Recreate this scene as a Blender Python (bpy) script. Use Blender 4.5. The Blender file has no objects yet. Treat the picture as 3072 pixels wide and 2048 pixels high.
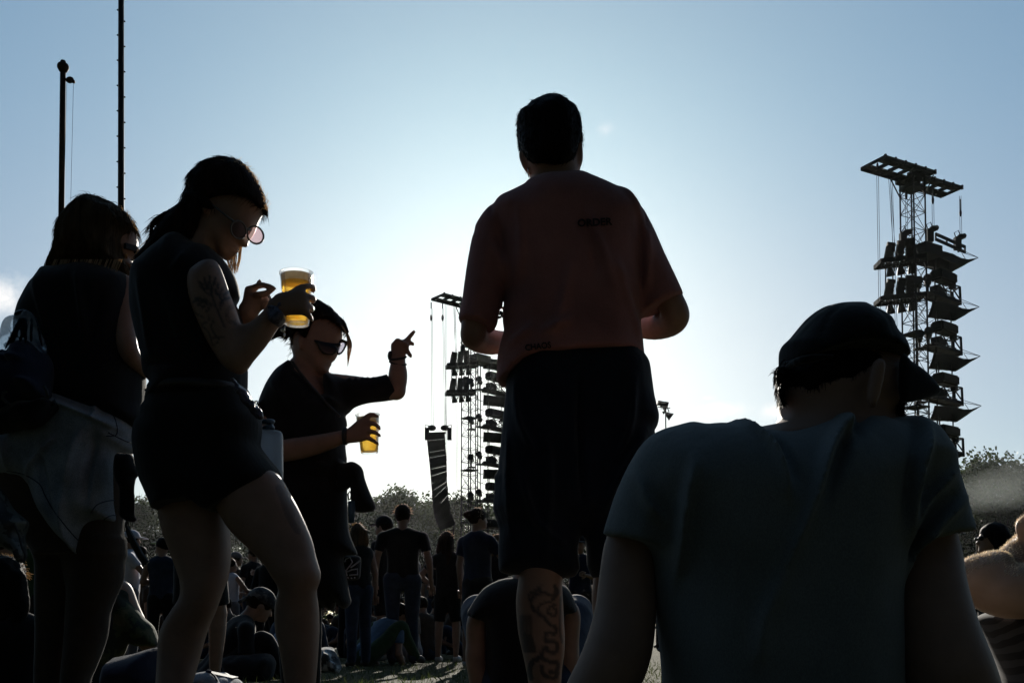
import bpy, bmesh, math, random
import numpy as np
from mathutils import Vector, Matrix
from mathutils.bvhtree import BVHTree
random.seed(7)
R = math.radians
SC = bpy.context.scene
COL = SC.collection

# ------------------------------------------------------------------ camera, sky, sun, exposure
F = 2987.0            # focal length in photo pixels (35 mm on 36 mm, 3072 px wide)
HC = 0.37             # camera height: held just above the grass
PIT = R(2.5)
YC = 1868.0 - F * math.tan(PIT)
cam = bpy.data.cameras.new('camera'); camo = bpy.data.objects.new('camera', cam); COL.objects.link(camo)
cam.sensor_width = 36; cam.lens = 35; cam.clip_start = 0.05; cam.clip_end = 3000
cam.shift_y = (YC - 1024) / 3072
camo.location = (0, 0, HC); camo.rotation_euler = (R(90) + PIT, 0, 0)
SC.camera = camo
SC.view_settings.view_transform = 'Standard'; SC.view_settings.look = 'None'
SC.view_settings.exposure = EXPOSURE = 0.68
SC.view_settings.gamma = 1.0

SUN_EL = R(18.0); SUN_AZ = R(-0.52)      # azimuth measured from +Y towards +X
SUN_DIR = Vector((math.sin(SUN_AZ) * math.cos(SUN_EL), math.cos(SUN_AZ) * math.cos(SUN_EL), math.sin(SUN_EL)))
w = bpy.data.worlds.new('World'); SC.world = w; w.use_nodes = True
nt = w.node_tree; nt.nodes.clear()
def N(tree, t, **kw):
    n = tree.nodes.new(t)
    for k, v in kw.items():
        if hasattr(n, k): setattr(n, k, v)
    return n
def build_world():
    L = nt.links.new
    out = N(nt, 'ShaderNodeOutputWorld'); bg = N(nt, 'ShaderNodeBackground'); bg.inputs[1].default_value = 0.10
    sky = N(nt, 'ShaderNodeTexSky', sky_type='NISHITA')
    sky.sun_disc = False; sky.sun_elevation = SUN_EL; sky.sun_rotation = SUN_AZ
    sky.altitude = 100; sky.air_density = 1.0; sky.dust_density = 1.0; sky.ozone_density = 2.0
    tc = N(nt, 'ShaderNodeTexCoord')
    # small fair-weather clouds standing at a few directions of the sky
    nz = N(nt, 'ShaderNodeTexNoise'); nz.inputs['Scale'].default_value = 34; nz.inputs['Detail'].default_value = 7
    nz.inputs['Roughness'].default_value = 0.62
    L(tc.outputs['Generated'], nz.inputs['Vector'])
    total = None
    for (px, py, sx, sy, amp) in CLOUDS:
        v = Vector(((px - 1536) / F, 1.0, (1868 - py) / F)).normalized()
        sub = N(nt, 'ShaderNodeVectorMath', operation='SUBTRACT'); sub.inputs[1].default_value = v
        L(tc.outputs['Generated'], sub.inputs[0])
        mul = N(nt, 'ShaderNodeVectorMath', operation='MULTIPLY'); mul.inputs[1].default_value = (F / sx, F / sx, F / sy)
        L(sub.outputs[0], mul.inputs[0])
        ln = N(nt, 'ShaderNodeVectorMath', operation='LENGTH'); L(mul.outputs[0], ln.inputs[0])
        m1 = N(nt, 'ShaderNodeMath', operation='SUBTRACT'); m1.inputs[0].default_value = 1.0; m1.use_clamp = True
        L(ln.outputs['Value'], m1.inputs[1])
        m2 = N(nt, 'ShaderNodeMath', operation='MULTIPLY'); m2.inputs[1].default_value = amp; L(m1.outputs[0], m2.inputs[0])
        if total is None: total = m2
        else:
            a = N(nt, 'ShaderNodeMath', operation='MAXIMUM'); L(total.outputs[0], a.inputs[0]); L(m2.outputs[0], a.inputs[1]); total = a
    # noise eats the edge of each cloud
    s = N(nt, 'ShaderNodeMath', operation='MULTIPLY_ADD'); s.inputs[1].default_value = 2.6; s.inputs[2].default_value = -1.45
    L(nz.outputs['Fac'], s.inputs[0])
    ad = N(nt, 'ShaderNodeMath', operation='ADD'); L(total.outputs[0], ad.inputs[0]); L(s.outputs[0], ad.inputs[1])
    gate = N(nt, 'ShaderNodeMath', operation='MULTIPLY'); gate.use_clamp = True; gate.inputs[1].default_value = 1.0
    L(ad.outputs[0], gate.inputs[0])
    g2 = N(nt, 'ShaderNodeMath', operation='MULTIPLY'); g2.use_clamp = True; L(gate.outputs[0], g2.inputs[0]); L(total.outputs[0], g2.inputs[1])
    # sky dimmed away from the sun, an added falloff that keeps the figures dark
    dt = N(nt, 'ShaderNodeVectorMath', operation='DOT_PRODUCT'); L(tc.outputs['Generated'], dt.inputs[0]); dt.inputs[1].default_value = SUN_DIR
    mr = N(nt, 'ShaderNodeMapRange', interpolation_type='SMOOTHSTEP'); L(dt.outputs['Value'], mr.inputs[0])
    mr.inputs[1].default_value = -.1; mr.inputs[2].default_value = .78; mr.inputs[3].default_value = SKY_BACK_DIM; mr.inputs[4].default_value = 1.0
    mix = N(nt, 'ShaderNodeMix', data_type='RGBA'); L(g2.outputs[0], mix.inputs[0])
    gm = N(nt, 'ShaderNodeGamma'); gm.inputs[1].default_value = SKY_GAMMA; L(sky.outputs[0], gm.inputs[0])
    tn = N(nt, 'ShaderNodeMix', data_type='RGBA', blend_type='MULTIPLY'); tn.inputs[0].default_value = 1.0
    L(gm.outputs[0], tn.inputs[6])
    sz = N(nt, 'ShaderNodeSeparateXYZ'); L(tc.outputs['Generated'], sz.inputs[0]); er = N(nt, 'ShaderNodeMapRange', interpolation_type='SMOOTHSTEP'); L(sz.outputs[2], er.inputs[0]); er.inputs[1].default_value = .22; er.inputs[2].default_value = .5
    te = N(nt, 'ShaderNodeMix', data_type='RGBA'); L(er.outputs[0], te.inputs[0]); te.inputs[6].default_value = SKY_LOW; te.inputs[7].default_value = SKY_TINT; L(te.outputs[2], tn.inputs[7])
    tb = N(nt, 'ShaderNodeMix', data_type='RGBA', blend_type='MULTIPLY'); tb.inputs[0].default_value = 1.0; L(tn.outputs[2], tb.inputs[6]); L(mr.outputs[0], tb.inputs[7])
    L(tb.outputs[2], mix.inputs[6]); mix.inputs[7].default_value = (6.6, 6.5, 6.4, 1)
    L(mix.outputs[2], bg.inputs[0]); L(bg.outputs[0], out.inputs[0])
SKY_GAMMA = 0.65; SKY_BACK_DIM = 0.10; SKY_TINT = (0.71, 0.98, 1.12, 1); SKY_LOW = (0.86, 0.985, 1.07, 1)
CLOUDS = [(0, 880, 150, 90, 1.2), (2150, 1225, 150, 34, 1.2), (2335, 1228, 70, 40, 1.2), (1822, 360, 38, 26, 0.62), (2125, 1188, 40, 14, 0.9),
          (1140, 1290, 40, 20, 0.8), (870, 1020, 50, 50, 0.6)]
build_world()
sl = bpy.data.lights.new('sun', 'SUN'); sl.energy = 5.0; sl.angle = R(0.5); sl.color = (1.0, 0.93, 0.82)
so = bpy.data.objects.new('sun', sl); COL.objects.link(so)
so.rotation_euler = SUN_DIR.to_track_quat('Z', 'Y').to_euler()
# ------------------------------------------------------------------ scene helpers
def P(px, py, d):
    """point at distance d (along +Y) seen at photo pixel px, py"""
    a = (px - 1536) / F; b = (YC - py) / F
    cy = math.cos(PIT) - b * math.sin(PIT); cz = math.sin(PIT) + b * math.cos(PIT)
    return Vector((a / cy * d, d, HC + cz / cy * d))
def gz(y):
    return -0.0115 * max(0.0, min(y, 40.0) - 3.5)
def zoom(x0, y0, k):
    """points measured on an enlargement of the photo -> photo pixels"""
    return lambda pts: [(x0 + p[0] / k, y0 + p[1] / k) + tuple(p[2:]) for p in pts]
zA = zoom(0, 440, 1.96); zB = zoom(0, 1140, 1.726); zC = zoom(500, 740, 1.96); zD = zoom(500, 1400, 2.42)
zE = zoom(1200, 860, 1.96); zG = zoom(1340, 240, 1.7425); zH = zoom(1400, 1340, 2.215); zI = zoom(2200, 860, 1.96)
zJ = zoom(2540, 420, 2.7045); zK = zoom(2540, 860, 2.7045); zM = zoom(2700, 1440, 2.578); zN = zoom(1900, 1180, 9.8)
zO = zoom(560, 800, 5.227); zQ = zoom(980, 960, 3.563); zS = zoom(1040, 1480, 2.761); zT = zoom(0, 860, 3.563)
zU = zoom(340, 1560, 3.213); zF = zoom(0, 0, .765625)

def tag(o, label=None, cat=None, group=None, kind=None):
    if label: o['label'] = label
    if cat: o['category'] = cat
    if group: o['group'] = group
    if kind: o['kind'] = kind
    return o
def empty(name, loc, label, cat, group=None):
    o = bpy.data.objects.new(name, None); COL.objects.link(o); o.location = loc
    o.empty_display_size = 0.1
    return tag(o, label, cat, group)
def link(name, me, mat, parent=None):
    o = bpy.data.objects.new(name, me); COL.objects.link(o)
    if mat is not None: me.materials.append(mat)
    if parent is not None:
        o.parent = parent; o.matrix_parent_inverse = Matrix.Translation(parent.location).inverted()
    return o
def mesh_from(V, Fc, smooth=True):
    me = bpy.data.meshes.new('m'); me.from_pydata([tuple(v) for v in V], [], [tuple(f) for f in Fc]); me.validate(); me.update()
    if smooth: me.polygons.foreach_set('use_smooth', [True] * len(me.polygons))
    return me
class MB:
    """collects simple solids for one mesh part"""
    def __init__(s): s.v = []; s.f = []
    def add(s, V, Fc):
        n = len(s.v); s.v += [tuple(v) for v in V]; s.f += [tuple(i + n for i in f) for f in Fc]; return s
    def box(s, c, size, M=None):
        x, y, z = [q / 2 for q in size]; c = Vector(c); M = M or Matrix.Identity(3)
        V = [c + M @ Vector((sx * x, sy * y, sz * z)) for sx in (-1, 1) for sy in (-1, 1) for sz in (-1, 1)]
        return s.add(V, [(0, 1, 3, 2), (4, 6, 7, 5), (0, 4, 5, 1), (2, 3, 7, 6), (0, 2, 6, 4), (1, 5, 7, 3)])
    def bar(s, a, b, wd, ht=None):
        """square bar between two points"""
        a = Vector(a); b = Vector(b); t = (b - a)
        if t.length < 1e-6: return s
        t.normalize(); up = Vector((0, 0, 1)) if abs(t.z) < .95 else Vector((1, 0, 0))
        n = t.cross(up).normalized(); m = n.cross(t).normalized(); h = (ht or wd) / 2; q = wd / 2
        V = [p + n * sx * q + m * sy * h for p in (a, b) for sx, sy in ((-1, -1), (1, -1), (1, 1), (-1, 1))]
        return s.add(V, [(3, 2, 1, 0), (4, 5, 6, 7), (0, 1, 5, 4), (1, 2, 6, 5), (2, 3, 7, 6), (3, 0, 4, 7)])
    def tube(s, pts, r, n=8, close=True):
        pts = [Vector(p) for p in pts]; rs = r if isinstance(r, (list, tuple)) else [r] * len(pts)
        V = []; Fc = []; ref = None
        for i, p in enumerate(pts):
            t = (pts[min(i + 1, len(pts) - 1)] - pts[max(i - 1, 0)])
            if t.length < 1e-9: t = Vector((0, 0, 1))
            t.normalize()
            if ref is None: ref = Vector((0, 0, 1)) if abs(t.z) < .9 else Vector((1, 0, 0))
            a = (ref - t * ref.dot(t))
            if a.length < 1e-6: a = t.orthogonal()
            a.normalize(); b = t.cross(a); ref = a
            for k in range(n):
                an = 2 * math.pi * k / n; V.append(p + (a * math.cos(an) + b * math.sin(an)) * rs[i])
        for i in range(len(pts) - 1):
            for k in range(n):
                Fc.append((i * n + k, i * n + (k + 1) % n, (i + 1) * n + (k + 1) % n, (i + 1) * n + k))
        if close:
            Fc.append(tuple(range(n - 1, -1, -1))); Fc.append(tuple((len(pts) - 1) * n + k for k in range(n)))
        return s.add(V, Fc)
    def lathe(s, prof, c=(0, 0, 0), n=24, M=None):
        """prof: (radius, height) pairs turned around local Z"""
        c = Vector(c); M = M or Matrix.Identity(3); V = []; Fc = []
        for r, z in prof:
            for k in range(n):
                a = 2 * math.pi * k / n; V.append(c + M @ Vector((r * math.cos(a), r * math.sin(a), z)))
        m = len(prof)
        for i in range(m - 1):
            for k in range(n): Fc.append((i * n + k, i * n + (k + 1) % n, (i + 1) * n + (k + 1) % n, (i + 1) * n + k))
        if prof[0][0] > 1e-6: Fc.append(tuple(range(n - 1, -1, -1)))
        if prof[-1][0] > 1e-6: Fc.append(tuple((m - 1) * n + k for k in range(n)))
        return s.add(V, Fc)
    def ball(s, c, r, n=10):
        r = r if isinstance(r, (tuple, list)) else (r, r, r); V = []; Fc = []; c = Vector(c)
        for i in range(n + 1):
            th = math.pi * i / n
            for k in range(n * 2):
                ph = math.pi * k / n
                V.append(c + Vector((r[0] * math.sin(th) * math.cos(ph), r[1] * math.sin(th) * math.sin(ph), r[2] * math.cos(th))))
        for i in range(n):
            for k in range(n * 2):
                Fc.append((i * 2 * n + k, (i + 1) * 2 * n + k, (i + 1) * 2 * n + (k + 1) % (2 * n), i * 2 * n + (k + 1) % (2 * n)))
        return s.add(V, Fc)
    def build(s, name, mat, parent=None, smooth=False):
        return link(name, mesh_from(s.v, s.f, smooth), mat, parent)

# ------------------------------------------------------------------ implicit bodies (soft unions of limbs, lofts and rounded outlines)
_rng = np.random.default_rng(3); _LAT = _rng.random((32, 32, 32)).astype(np.float32)
def vnoise(X, Y, Z):
    def fr(a): i = np.floor(a).astype(np.int32); t = (a - i).astype(np.float32); return i % 32, (i + 1) % 32, t * t * (3 - 2 * t)
    x0, x1, tx = fr(X); y0, y1, ty = fr(Y); z0, z1, tz = fr(Z); L = _LAT
    a = L[x0, y0, z0] * (1 - tx) + L[x1, y0, z0] * tx; b = L[x0, y1, z0] * (1 - tx) + L[x1, y1, z0] * tx
    c = L[x0, y0, z1] * (1 - tx) + L[x1, y0, z1] * tx; d = L[x0, y1, z1] * (1 - tx) + L[x1, y1, z1] * tx
    return (a * (1 - ty) + b * ty) * (1 - tz) + (c * (1 - ty) + d * ty) * tz - .5
def smin(a, b, k):
    if k <= 0: return np.minimum(a, b)
    h = np.clip(.5 + .5 * (b - a) / k, 0, 1)
    return b * (1 - h) + a * h - k * h * (1 - h)
def catmull(pts, n=5, closed=False):
    p = [np.array(q, float) for q in pts]; m = len(p); out = []
    rng = range(m if closed else m - 1)
    for i in rng:
        p1 = p[i]; p2 = p[(i + 1) % m]
        p0 = p[(i - 1) % m] if closed or i > 0 else 2 * p1 - p2
        p3 = p[(i + 2) % m] if closed or i < m - 2 else 2 * p2 - p1
        for j in range(n):
            t = j / n
            out.append(.5 * ((2 * p1) + (p2 - p0) * t + (2 * p0 - 5 * p1 + 4 * p2 - p3) * t * t + (3 * p1 - p0 - 3 * p2 + p3) * t ** 3))
    if not closed: out.append(p[-1])
    return out
class Body:
    """a field of soft-united solids; d0 is the distance of the figure from the camera"""
    def __init__(s, d0, h, k=.02): s.d = d0; s.h = h; s.k = k; s.ops = []; s.folds = []
    def S(s, dd=0): return (s.d + dd) / F          # metres per photo pixel
    # ---- in world metres
    def cone(s, a, b, ra, rb, ky=1.0, k=None, mode='u', cut=(False, False)):
        a = np.array(a, float); b = np.array(b, float); m = max(ra, rb) * max(1, ky)
        lo = np.minimum(a, b) - m; hi = np.maximum(a, b) + m
        def fn(X, Y, Z):
            ab = b - a; L2 = (ab * ab).sum() + 1e-12
            t = ((X - a[0]) * ab[0] + (Y - a[1]) * ab[1] + (Z - a[2]) * ab[2]) / L2; tc = np.clip(t, 0, 1)
            dx = X - a[0] - tc * ab[0]; dy = (Y - a[1] - tc * ab[1]) / ky; dz = Z - a[2] - tc * ab[2]
            f = np.sqrt(dx * dx + dy * dy + dz * dz) - (ra + (rb - ra) * tc)
            if cut[0]: f = np.maximum(f, -t * math.sqrt(L2))
            if cut[1]: f = np.maximum(f, (t - 1) * math.sqrt(L2))
            return f
        s.ops.append((fn, lo, hi, s.k if k is None else k, mode)); return s
    def chain(s, pts, ky=1.0, k=None, n=4, cut=(False, False), kin=None, mode='u'):
        """pts: (x, y, z, r)"""
        q = catmull(pts, n) if n > 1 and len(pts) > 2 else [np.array(p, float) for p in pts]
        for i in range(len(q) - 1):
            s.cone(q[i][:3], q[i + 1][:3], q[i][3], q[i + 1][3], ky, (k if i == 0 else (kin if kin is not None else .004)), mode,
                   (cut[0] and i == 0, cut[1] and i == len(q) - 2))
        return s
    def ell(s, c, r, M=None, k=None, mode='u'):
        c = np.array(c, float); r = np.array(r, float); m = r.max()
        Mi = np.array(M.transposed()) if M is not None else None
        def fn(X, Y, Z):
            x = X - c[0]; y = Y - c[1]; z = Z - c[2]
            if Mi is not None:
                x, y, z = (Mi[0, 0] * x + Mi[0, 1] * y + Mi[0, 2] * z, Mi[1, 0] * x + Mi[1, 1] * y + Mi[1, 2] * z, Mi[2, 0] * x + Mi[2, 1] * y + Mi[2, 2] * z)
            q = np.sqrt((x / r[0]) ** 2 + (y / r[1]) ** 2 + (z / r[2]) ** 2)
            return (q - 1) * r.min()
        s.ops.append((fn, c - m, c + m, s.k if k is None else k, mode)); return s
    # ---- in photo pixels + depth offset
    def limb(s, pts, ky=1.0, k=None, n=4, cut=(False, False), kin=None, mode='u'):
        """pts: (px, py, dd, r_px)"""
        q = []
        for (px, py, dd, r) in pts:
            w_ = P(px, py, s.d + dd); q.append((w_.x, w_.y, w_.z, r * s.S(dd)))
        return s.chain(q, ky, k, n, cut, kin, mode)
    def loft(s, rings, k=None, p=2.2, mode='u', n=5):
        """horizontal slices: (py, x_left, x_right, dd, half_depth_m)"""
        q = np.array(catmull(rings, n)) if n > 1 else np.array(rings, float)
        W = []
        for (py, xl, xr, dd, hd) in q:
            a = P(xl, py, s.d + dd); b = P(xr, py, s.d + dd); W.append((a.z, a.x, b.x, a.y, hd))
        W = np.array(W); W = W[np.argsort(W[:, 0])]
        z0, z1 = W[0, 0], W[-1, 0]
        lo = np.array([W[:, 1].min(), (W[:, 3] - W[:, 4]).min(), z0]); hi = np.array([W[:, 2].max(), (W[:, 3] + W[:, 4]).max(), z1])
        def fn(X, Y, Z):
            z = Z
            l = np.interp(z, W[:, 0], W[:, 1]); r_ = np.interp(z, W[:, 0], W[:, 2]); yc = np.interp(z, W[:, 0], W[:, 3]); hd = np.interp(z, W[:, 0], W[:, 4])
            hx = np.maximum((r_ - l) / 2, 1e-3); cx = (l + r_) / 2
            q_ = ((np.abs((X - cx) / hx)) ** p + (np.abs((Y - yc) / hd)) ** p) ** (1 / p)
            f = (q_ - 1) * np.minimum(hx, hd)
            return np.maximum(f, np.maximum(z0 - z, z - z1))
        s.ops.append((fn, lo, hi, s.k if k is None else k, mode)); return s
    def poly(s, pts, T, Rr, dd=0.0, k=None, mode='u', n=3, slope=(0.0, 0.0), y_fn=None, cuts=()):
        """a rounded solid with the outline pts (photo pixels); T half thickness, Rr rounding radius (metres);
        slope: how its middle surface leans away along x and z"""
        q = catmull([p[:2] for p in pts], n, True) if n > 1 else pts
        W = [P(a[0], a[1], s.d + dd) for a in q]; A = np.array([(v.x, v.z) for v in W]); yc = s.d + dd
        cx, cz = A.mean(0)
        ex = abs(slope[0]) * np.ptp(A[:, 0]) / 2 + abs(slope[1]) * np.ptp(A[:, 1]) / 2 + (0.25 if y_fn else 0)
        lo = np.array([A[:, 0].min(), yc - T - ex, A[:, 1].min()]); hi = np.array([A[:, 0].max(), yc + T + ex, A[:, 1].max()])
        B = np.roll(A, -1, 0); C = []                     # cuts: keep what lies left of a -> b as seen in the photo
        for c_ in cuts:                                    # a longer cut is a hem line: keep what lies above it
            c_ = [P(q[0], q[1], s.d + dd) for q in c_]; C.append([(q.x, q.z) for q in c_])
        def fn(X, Y, Z):
            gx, gz_ = np.meshgrid(X.ravel(), Z.ravel(), indexing='ij'); px_, pz_ = gx.ravel(), gz_.ravel()
            best = np.full(px_.shape, 1e9); ins = np.zeros(px_.shape, bool)
            for a, b in zip(A, B):
                e = b - a; L2 = e @ e + 1e-12
                t = np.clip(((px_ - a[0]) * e[0] + (pz_ - a[1]) * e[1]) / L2, 0, 1)
                dx = px_ - a[0] - t * e[0]; dz = pz_ - a[1] - t * e[1]; best = np.minimum(best, dx * dx + dz * dz)
                if a[1] != b[1]:
                    c = ((a[1] > pz_) != (b[1] > pz_)) & (px_ < (b[0] - a[0]) * (pz_ - a[1]) / (b[1] - a[1]) + a[0]); ins ^= c
            d2 = np.sqrt(best) * np.where(ins, 1, -1)
            e = np.clip(1 - d2 / Rr, 0, None).reshape(gx.shape)[:, None, :]
            ym = yc + slope[0] * (X - cx) + slope[1] * (Z - cz)
            if y_fn is not None: ym = ym + y_fn(X - cx, Z - cz)
            v = (Y - ym) / T
            f = (np.sqrt(e * e + v * v) - 1) * min(Rr, T)
            for c_ in C:
                if len(c_) > 2:
                    f = np.maximum(f, (np.interp(X, [q[0] for q in c_], [q[1] for q in c_]) - Z) * .8); continue
                a, b = c_
                f = np.maximum(f, ((X - a[0]) * (b[1] - a[1]) - (Z - a[1]) * (b[0] - a[0])) / math.hypot(b[0] - a[0], b[1] - a[1]))
            return f
        s.ops.append((fn, lo, hi, s.k if k is None else k, mode)); return s
    def crease(s, pts, width_px, amp, front=True):
        """a cloth fold (amp > 0 ridge, < 0 groove, metres) along a line in the photo"""
        A = np.array([(v.x, v.z) for v in (P(q[0], q[1], s.d) for q in catmull([p[:2] for p in pts], 5))]); s.folds.append((A, width_px * s.S() * .85, amp * 1.6, front)); return s
    def mesh(s, wrinkle=None, smooth=2, post=None):
        h = s.h; m = 3 * h + np.array([0, 2 * max([abs(q[2]) for q in s.folds], default=0), 0])
        pos = [o for o in s.ops if o[4] == 'u']
        lo = np.min([o[1] for o in pos], 0) - m; hi = np.max([o[2] for o in pos], 0) + m
        n = np.ceil((hi - lo) / h).astype(int) + 1
        ax = [lo[i] + h * np.arange(n[i]) for i in range(3)]
        f = np.full(n, .3, np.float32)
        for fn, a, b, k, mode in s.ops:
            pad = (k or 0) + 2 * h
            i0 = np.clip(np.floor((a - pad - lo) / h).astype(int), 0, n - 1); i1 = np.clip(np.ceil((b + pad - lo) / h).astype(int) + 1, 1, n)
            if (i1 <= i0).any(): continue
            sl_ = tuple(slice(i0[i], i1[i]) for i in range(3))
            X = ax[0][sl_[0]][:, None, None]; Y = ax[1][sl_[1]][None, :, None]; Z = ax[2][sl_[2]][None, None, :]
            v = fn(X, Y, Z).astype(np.float32)
            f[sl_] = smin(f[sl_], v, k) if mode == 'u' else np.maximum(f[sl_], -v)
        for A, wd, amp, front in s.folds:
            m0 = A.min(0) - 3 * wd; m1 = A.max(0) + 3 * wd
            i0 = np.clip(((m0 - lo[[0, 2]]) / h).astype(int), 0, None); i1 = np.clip(((m1 - lo[[0, 2]]) / h).astype(int) + 1, 1, None)
            gx, gz_ = np.meshgrid(ax[0][i0[0]:i1[0]], ax[2][i0[1]:i1[1]], indexing='ij'); best = np.full(gx.shape, 1e9); tt = np.zeros(gx.shape); nseg = len(A) - 1
            for j in range(nseg):
                e = A[j + 1] - A[j]; t = np.clip(((gx - A[j][0]) * e[0] + (gz_ - A[j][1]) * e[1]) / (e @ e + 1e-12), 0, 1); d2 = (gx - A[j][0] - t * e[0]) ** 2 + (gz_ - A[j][1] - t * e[1]) ** 2
                u = d2 < best; best[u] = d2[u]; tt[u] = ((j + t) / nseg)[u]
            g = amp * np.exp(-best / wd ** 2) * np.sin(np.clip(tt, .02, .98) * math.pi) ** .6; jy = int((s.d + .02 - lo[1]) / h) if front else f.shape[1]
            f[i0[0]:i1[0], :max(jy, 1), i0[1]:i1[1]] -= g[:, None, :].astype(np.float32)
        if wrinkle:
            for (amp, fx, fy, fz, seed) in wrinkle:
                X = ax[0][:, None, None] * fx + seed; Y = ax[1][None, :, None] * fy + seed; Z = ax[2][None, None, :] * fz + seed
                X, Y, Z = np.broadcast_arrays(X, Y, Z); near = np.abs(f) < .03
                g = np.zeros_like(f); g[near] = vnoise(X[near], Y[near], Z[near]); f += amp * g
        return nets(f, lo, h, smooth)
def nets(f, lo, h, smooth):
    """surface nets"""
    sgn = f < 0; n = np.array(f.shape)
    c = np.zeros(n - 1, np.int8)
    for dx in (0, 1):
        for dy in (0, 1):
            for dz in (0, 1): c += sgn[dx:n[0] - 1 + dx, dy:n[1] - 1 + dy, dz:n[2] - 1 + dz]
    act = (c > 0) & (c < 8); idx = np.full(act.shape, -1, np.int64); I = np.argwhere(act); idx[act] = np.arange(len(I))
    acc = np.zeros((len(I), 3)); cnt = np.zeros(len(I))
    cr = [(dx, dy, dz) for dx in (0, 1) for dy in (0, 1) for dz in (0, 1)]
    for a in cr:
        for ax_ in range(3):
            if a[ax_]: continue
            b = list(a); b[ax_] = 1
            fa = f[I[:, 0] + a[0], I[:, 1] + a[1], I[:, 2] + a[2]]; fb = f[I[:, 0] + b[0], I[:, 1] + b[1], I[:, 2] + b[2]]
            x = (fa < 0) != (fb < 0); t = np.where(x, fa / np.where(x, fa - fb, 1), 0)
            q = np.array(a, float)[None].repeat(len(I), 0); q[:, ax_] += t
            acc += q * x[:, None]; cnt += x
    V = (I + acc / cnt[:, None]) * h + lo
    Q = []
    for ax_ in range(3):
        s0 = [slice(None)] * 3; s1 = [slice(None)] * 3; s0[ax_] = slice(0, -1); s1[ax_] = slice(1, None)
        A = sgn[tuple(s0)]; B = sgn[tuple(s1)]; E = np.argwhere(A != B)
        u, v = (ax_ + 1) % 3, (ax_ + 2) % 3
        ok = (E[:, u] > 0) & (E[:, v] > 0) & (E[:, u] < n[u] - 1) & (E[:, v] < n[v] - 1); E = E[ok]
        if not len(E): continue
        def g(du, dv):
            J = E.copy(); J[:, u] -= du; J[:, v] -= dv; return idx[J[:, 0], J[:, 1], J[:, 2]]
        q = np.stack([g(0, 0), g(1, 0), g(1, 1), g(0, 1)], 1)
        fl = A[E[:, 0], E[:, 1], E[:, 2]]; q[~fl] = q[~fl][:, ::-1]; Q.append(q)
    Q = np.concatenate(Q); Q = Q[:, ::1]
    for _ in range(smooth):
        e0 = np.concatenate([Q[:, i] for i in range(4)] + [Q[:, (i + 1) % 4] for i in range(4)]); e1 = np.concatenate([Q[:, (i + 1) % 4] for i in range(4)] + [Q[:, i] for i in range(4)])
        sm = np.stack([np.bincount(e0, V[e1, i], len(V)) for i in range(3)], 1); ct = np.bincount(e0, minlength=len(V))
        V = V * .5 + .5 * sm / np.maximum(ct, 1)[:, None]
    return V, Q
def np_mesh(V, Q, extra=None):
    me = bpy.data.meshes.new('m'); V = np.asarray(V, np.float32)
    me.vertices.add(len(V)); me.vertices.foreach_set('co', V.ravel())
    me.loops.add(Q.size); me.loops.foreach_set('vertex_index', Q.ravel().astype(np.int32))
    me.polygons.add(len(Q)); me.polygons.foreach_set('loop_start', (np.arange(len(Q)) * 4).astype(np.int32))
    me.polygons.foreach_set('use_smooth', np.ones(len(Q), bool)); me.update(calc_edges=True)
    return me
def fur(V, Q, n, L, r, flow, lift=.15, jit=.25, seed=1, keep=None):
    """strands that run over a hair surface along flow"""
    rg = np.random.default_rng(seed); c = V[Q].mean(1); nr = np.cross(V[Q[:, 2]] - V[Q[:, 0]], V[Q[:, 3]] - V[Q[:, 1]]); nr /= np.linalg.norm(nr, axis=1, keepdims=True) + 1e-9; fl = np.array(flow, float); ps = []
    for i in rg.integers(0, len(Q), n):
        p = Vector(c[i]); m = Vector(nr[i])
        if keep is not None and not keep(p): continue
        f = Vector(fl); t = f - m * f.dot(m); t = (t.normalized() if t.length > .05 else m.orthogonal().normalized()) + m * lift + Vector(rg.normal(0, jit, 3)); t.normalize(); l = L * rg.uniform(.5, 1.2); a = p - m * .002; b = p + t * l * .5; e = b + (t + Vector((0, 0, -.35)) + Vector(rg.normal(0, jit * .6, 3)) - m * lift * .8).normalized() * l * .5; ps.append([a, b, e])
    mb = MB()
    for q in ps: mb.tube(q, [r, r * .8, r * .25], 3, False)
    return mb
def grow(body, name, mat, parent, wrinkle=None, smooth=2, pins=None, extra=None, hair=None):
    """pins: (px, py, radius_px, strength) dark marks drawn on the skin as an attribute"""
    V, Q = body.mesh(wrinkle, smooth); me = np_mesh(V, Q)
    if hair is not None: extra = fur(V, Q, **hair)
    if pins is not None:
        a = me.attributes.new('ink', 'FLOAT', 'POINT'); a.data.foreach_set('value', pins(V).astype(np.float32))
    if extra is not None:                                  # fingers and the like, joined into the same mesh
        bm = bmesh.new(); bm.from_mesh(me); m2 = mesh_from(extra.v, extra.f); bm.from_mesh(m2); bm.to_mesh(me); bm.free()
        bpy.data.meshes.remove(m2); me.polygons.foreach_set('use_smooth', [True] * len(me.polygons))
    return link(name, me, mat, parent)
def project(V):
    """world points -> photo pixels"""
    V = np.asarray(V, float); y = V[:, 1]; z = V[:, 2] - HC
    fw = y * math.cos(PIT) + z * math.sin(PIT); up = -y * math.sin(PIT) + z * math.cos(PIT)
    return 1536 + F * V[:, 0] / fw, YC - F * up / fw
def strands(paths, r0, r1, n=4):
    mb = MB()
    for p in paths:
        q = [Vector(v) for v in catmull(p, 4)] if len(p) > 2 else [Vector(v) for v in p]
        m = len(q); mb.tube(q, [r0 + (r1 - r0) * i / (m - 1) for i in range(m)], n)
    return mb

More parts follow.
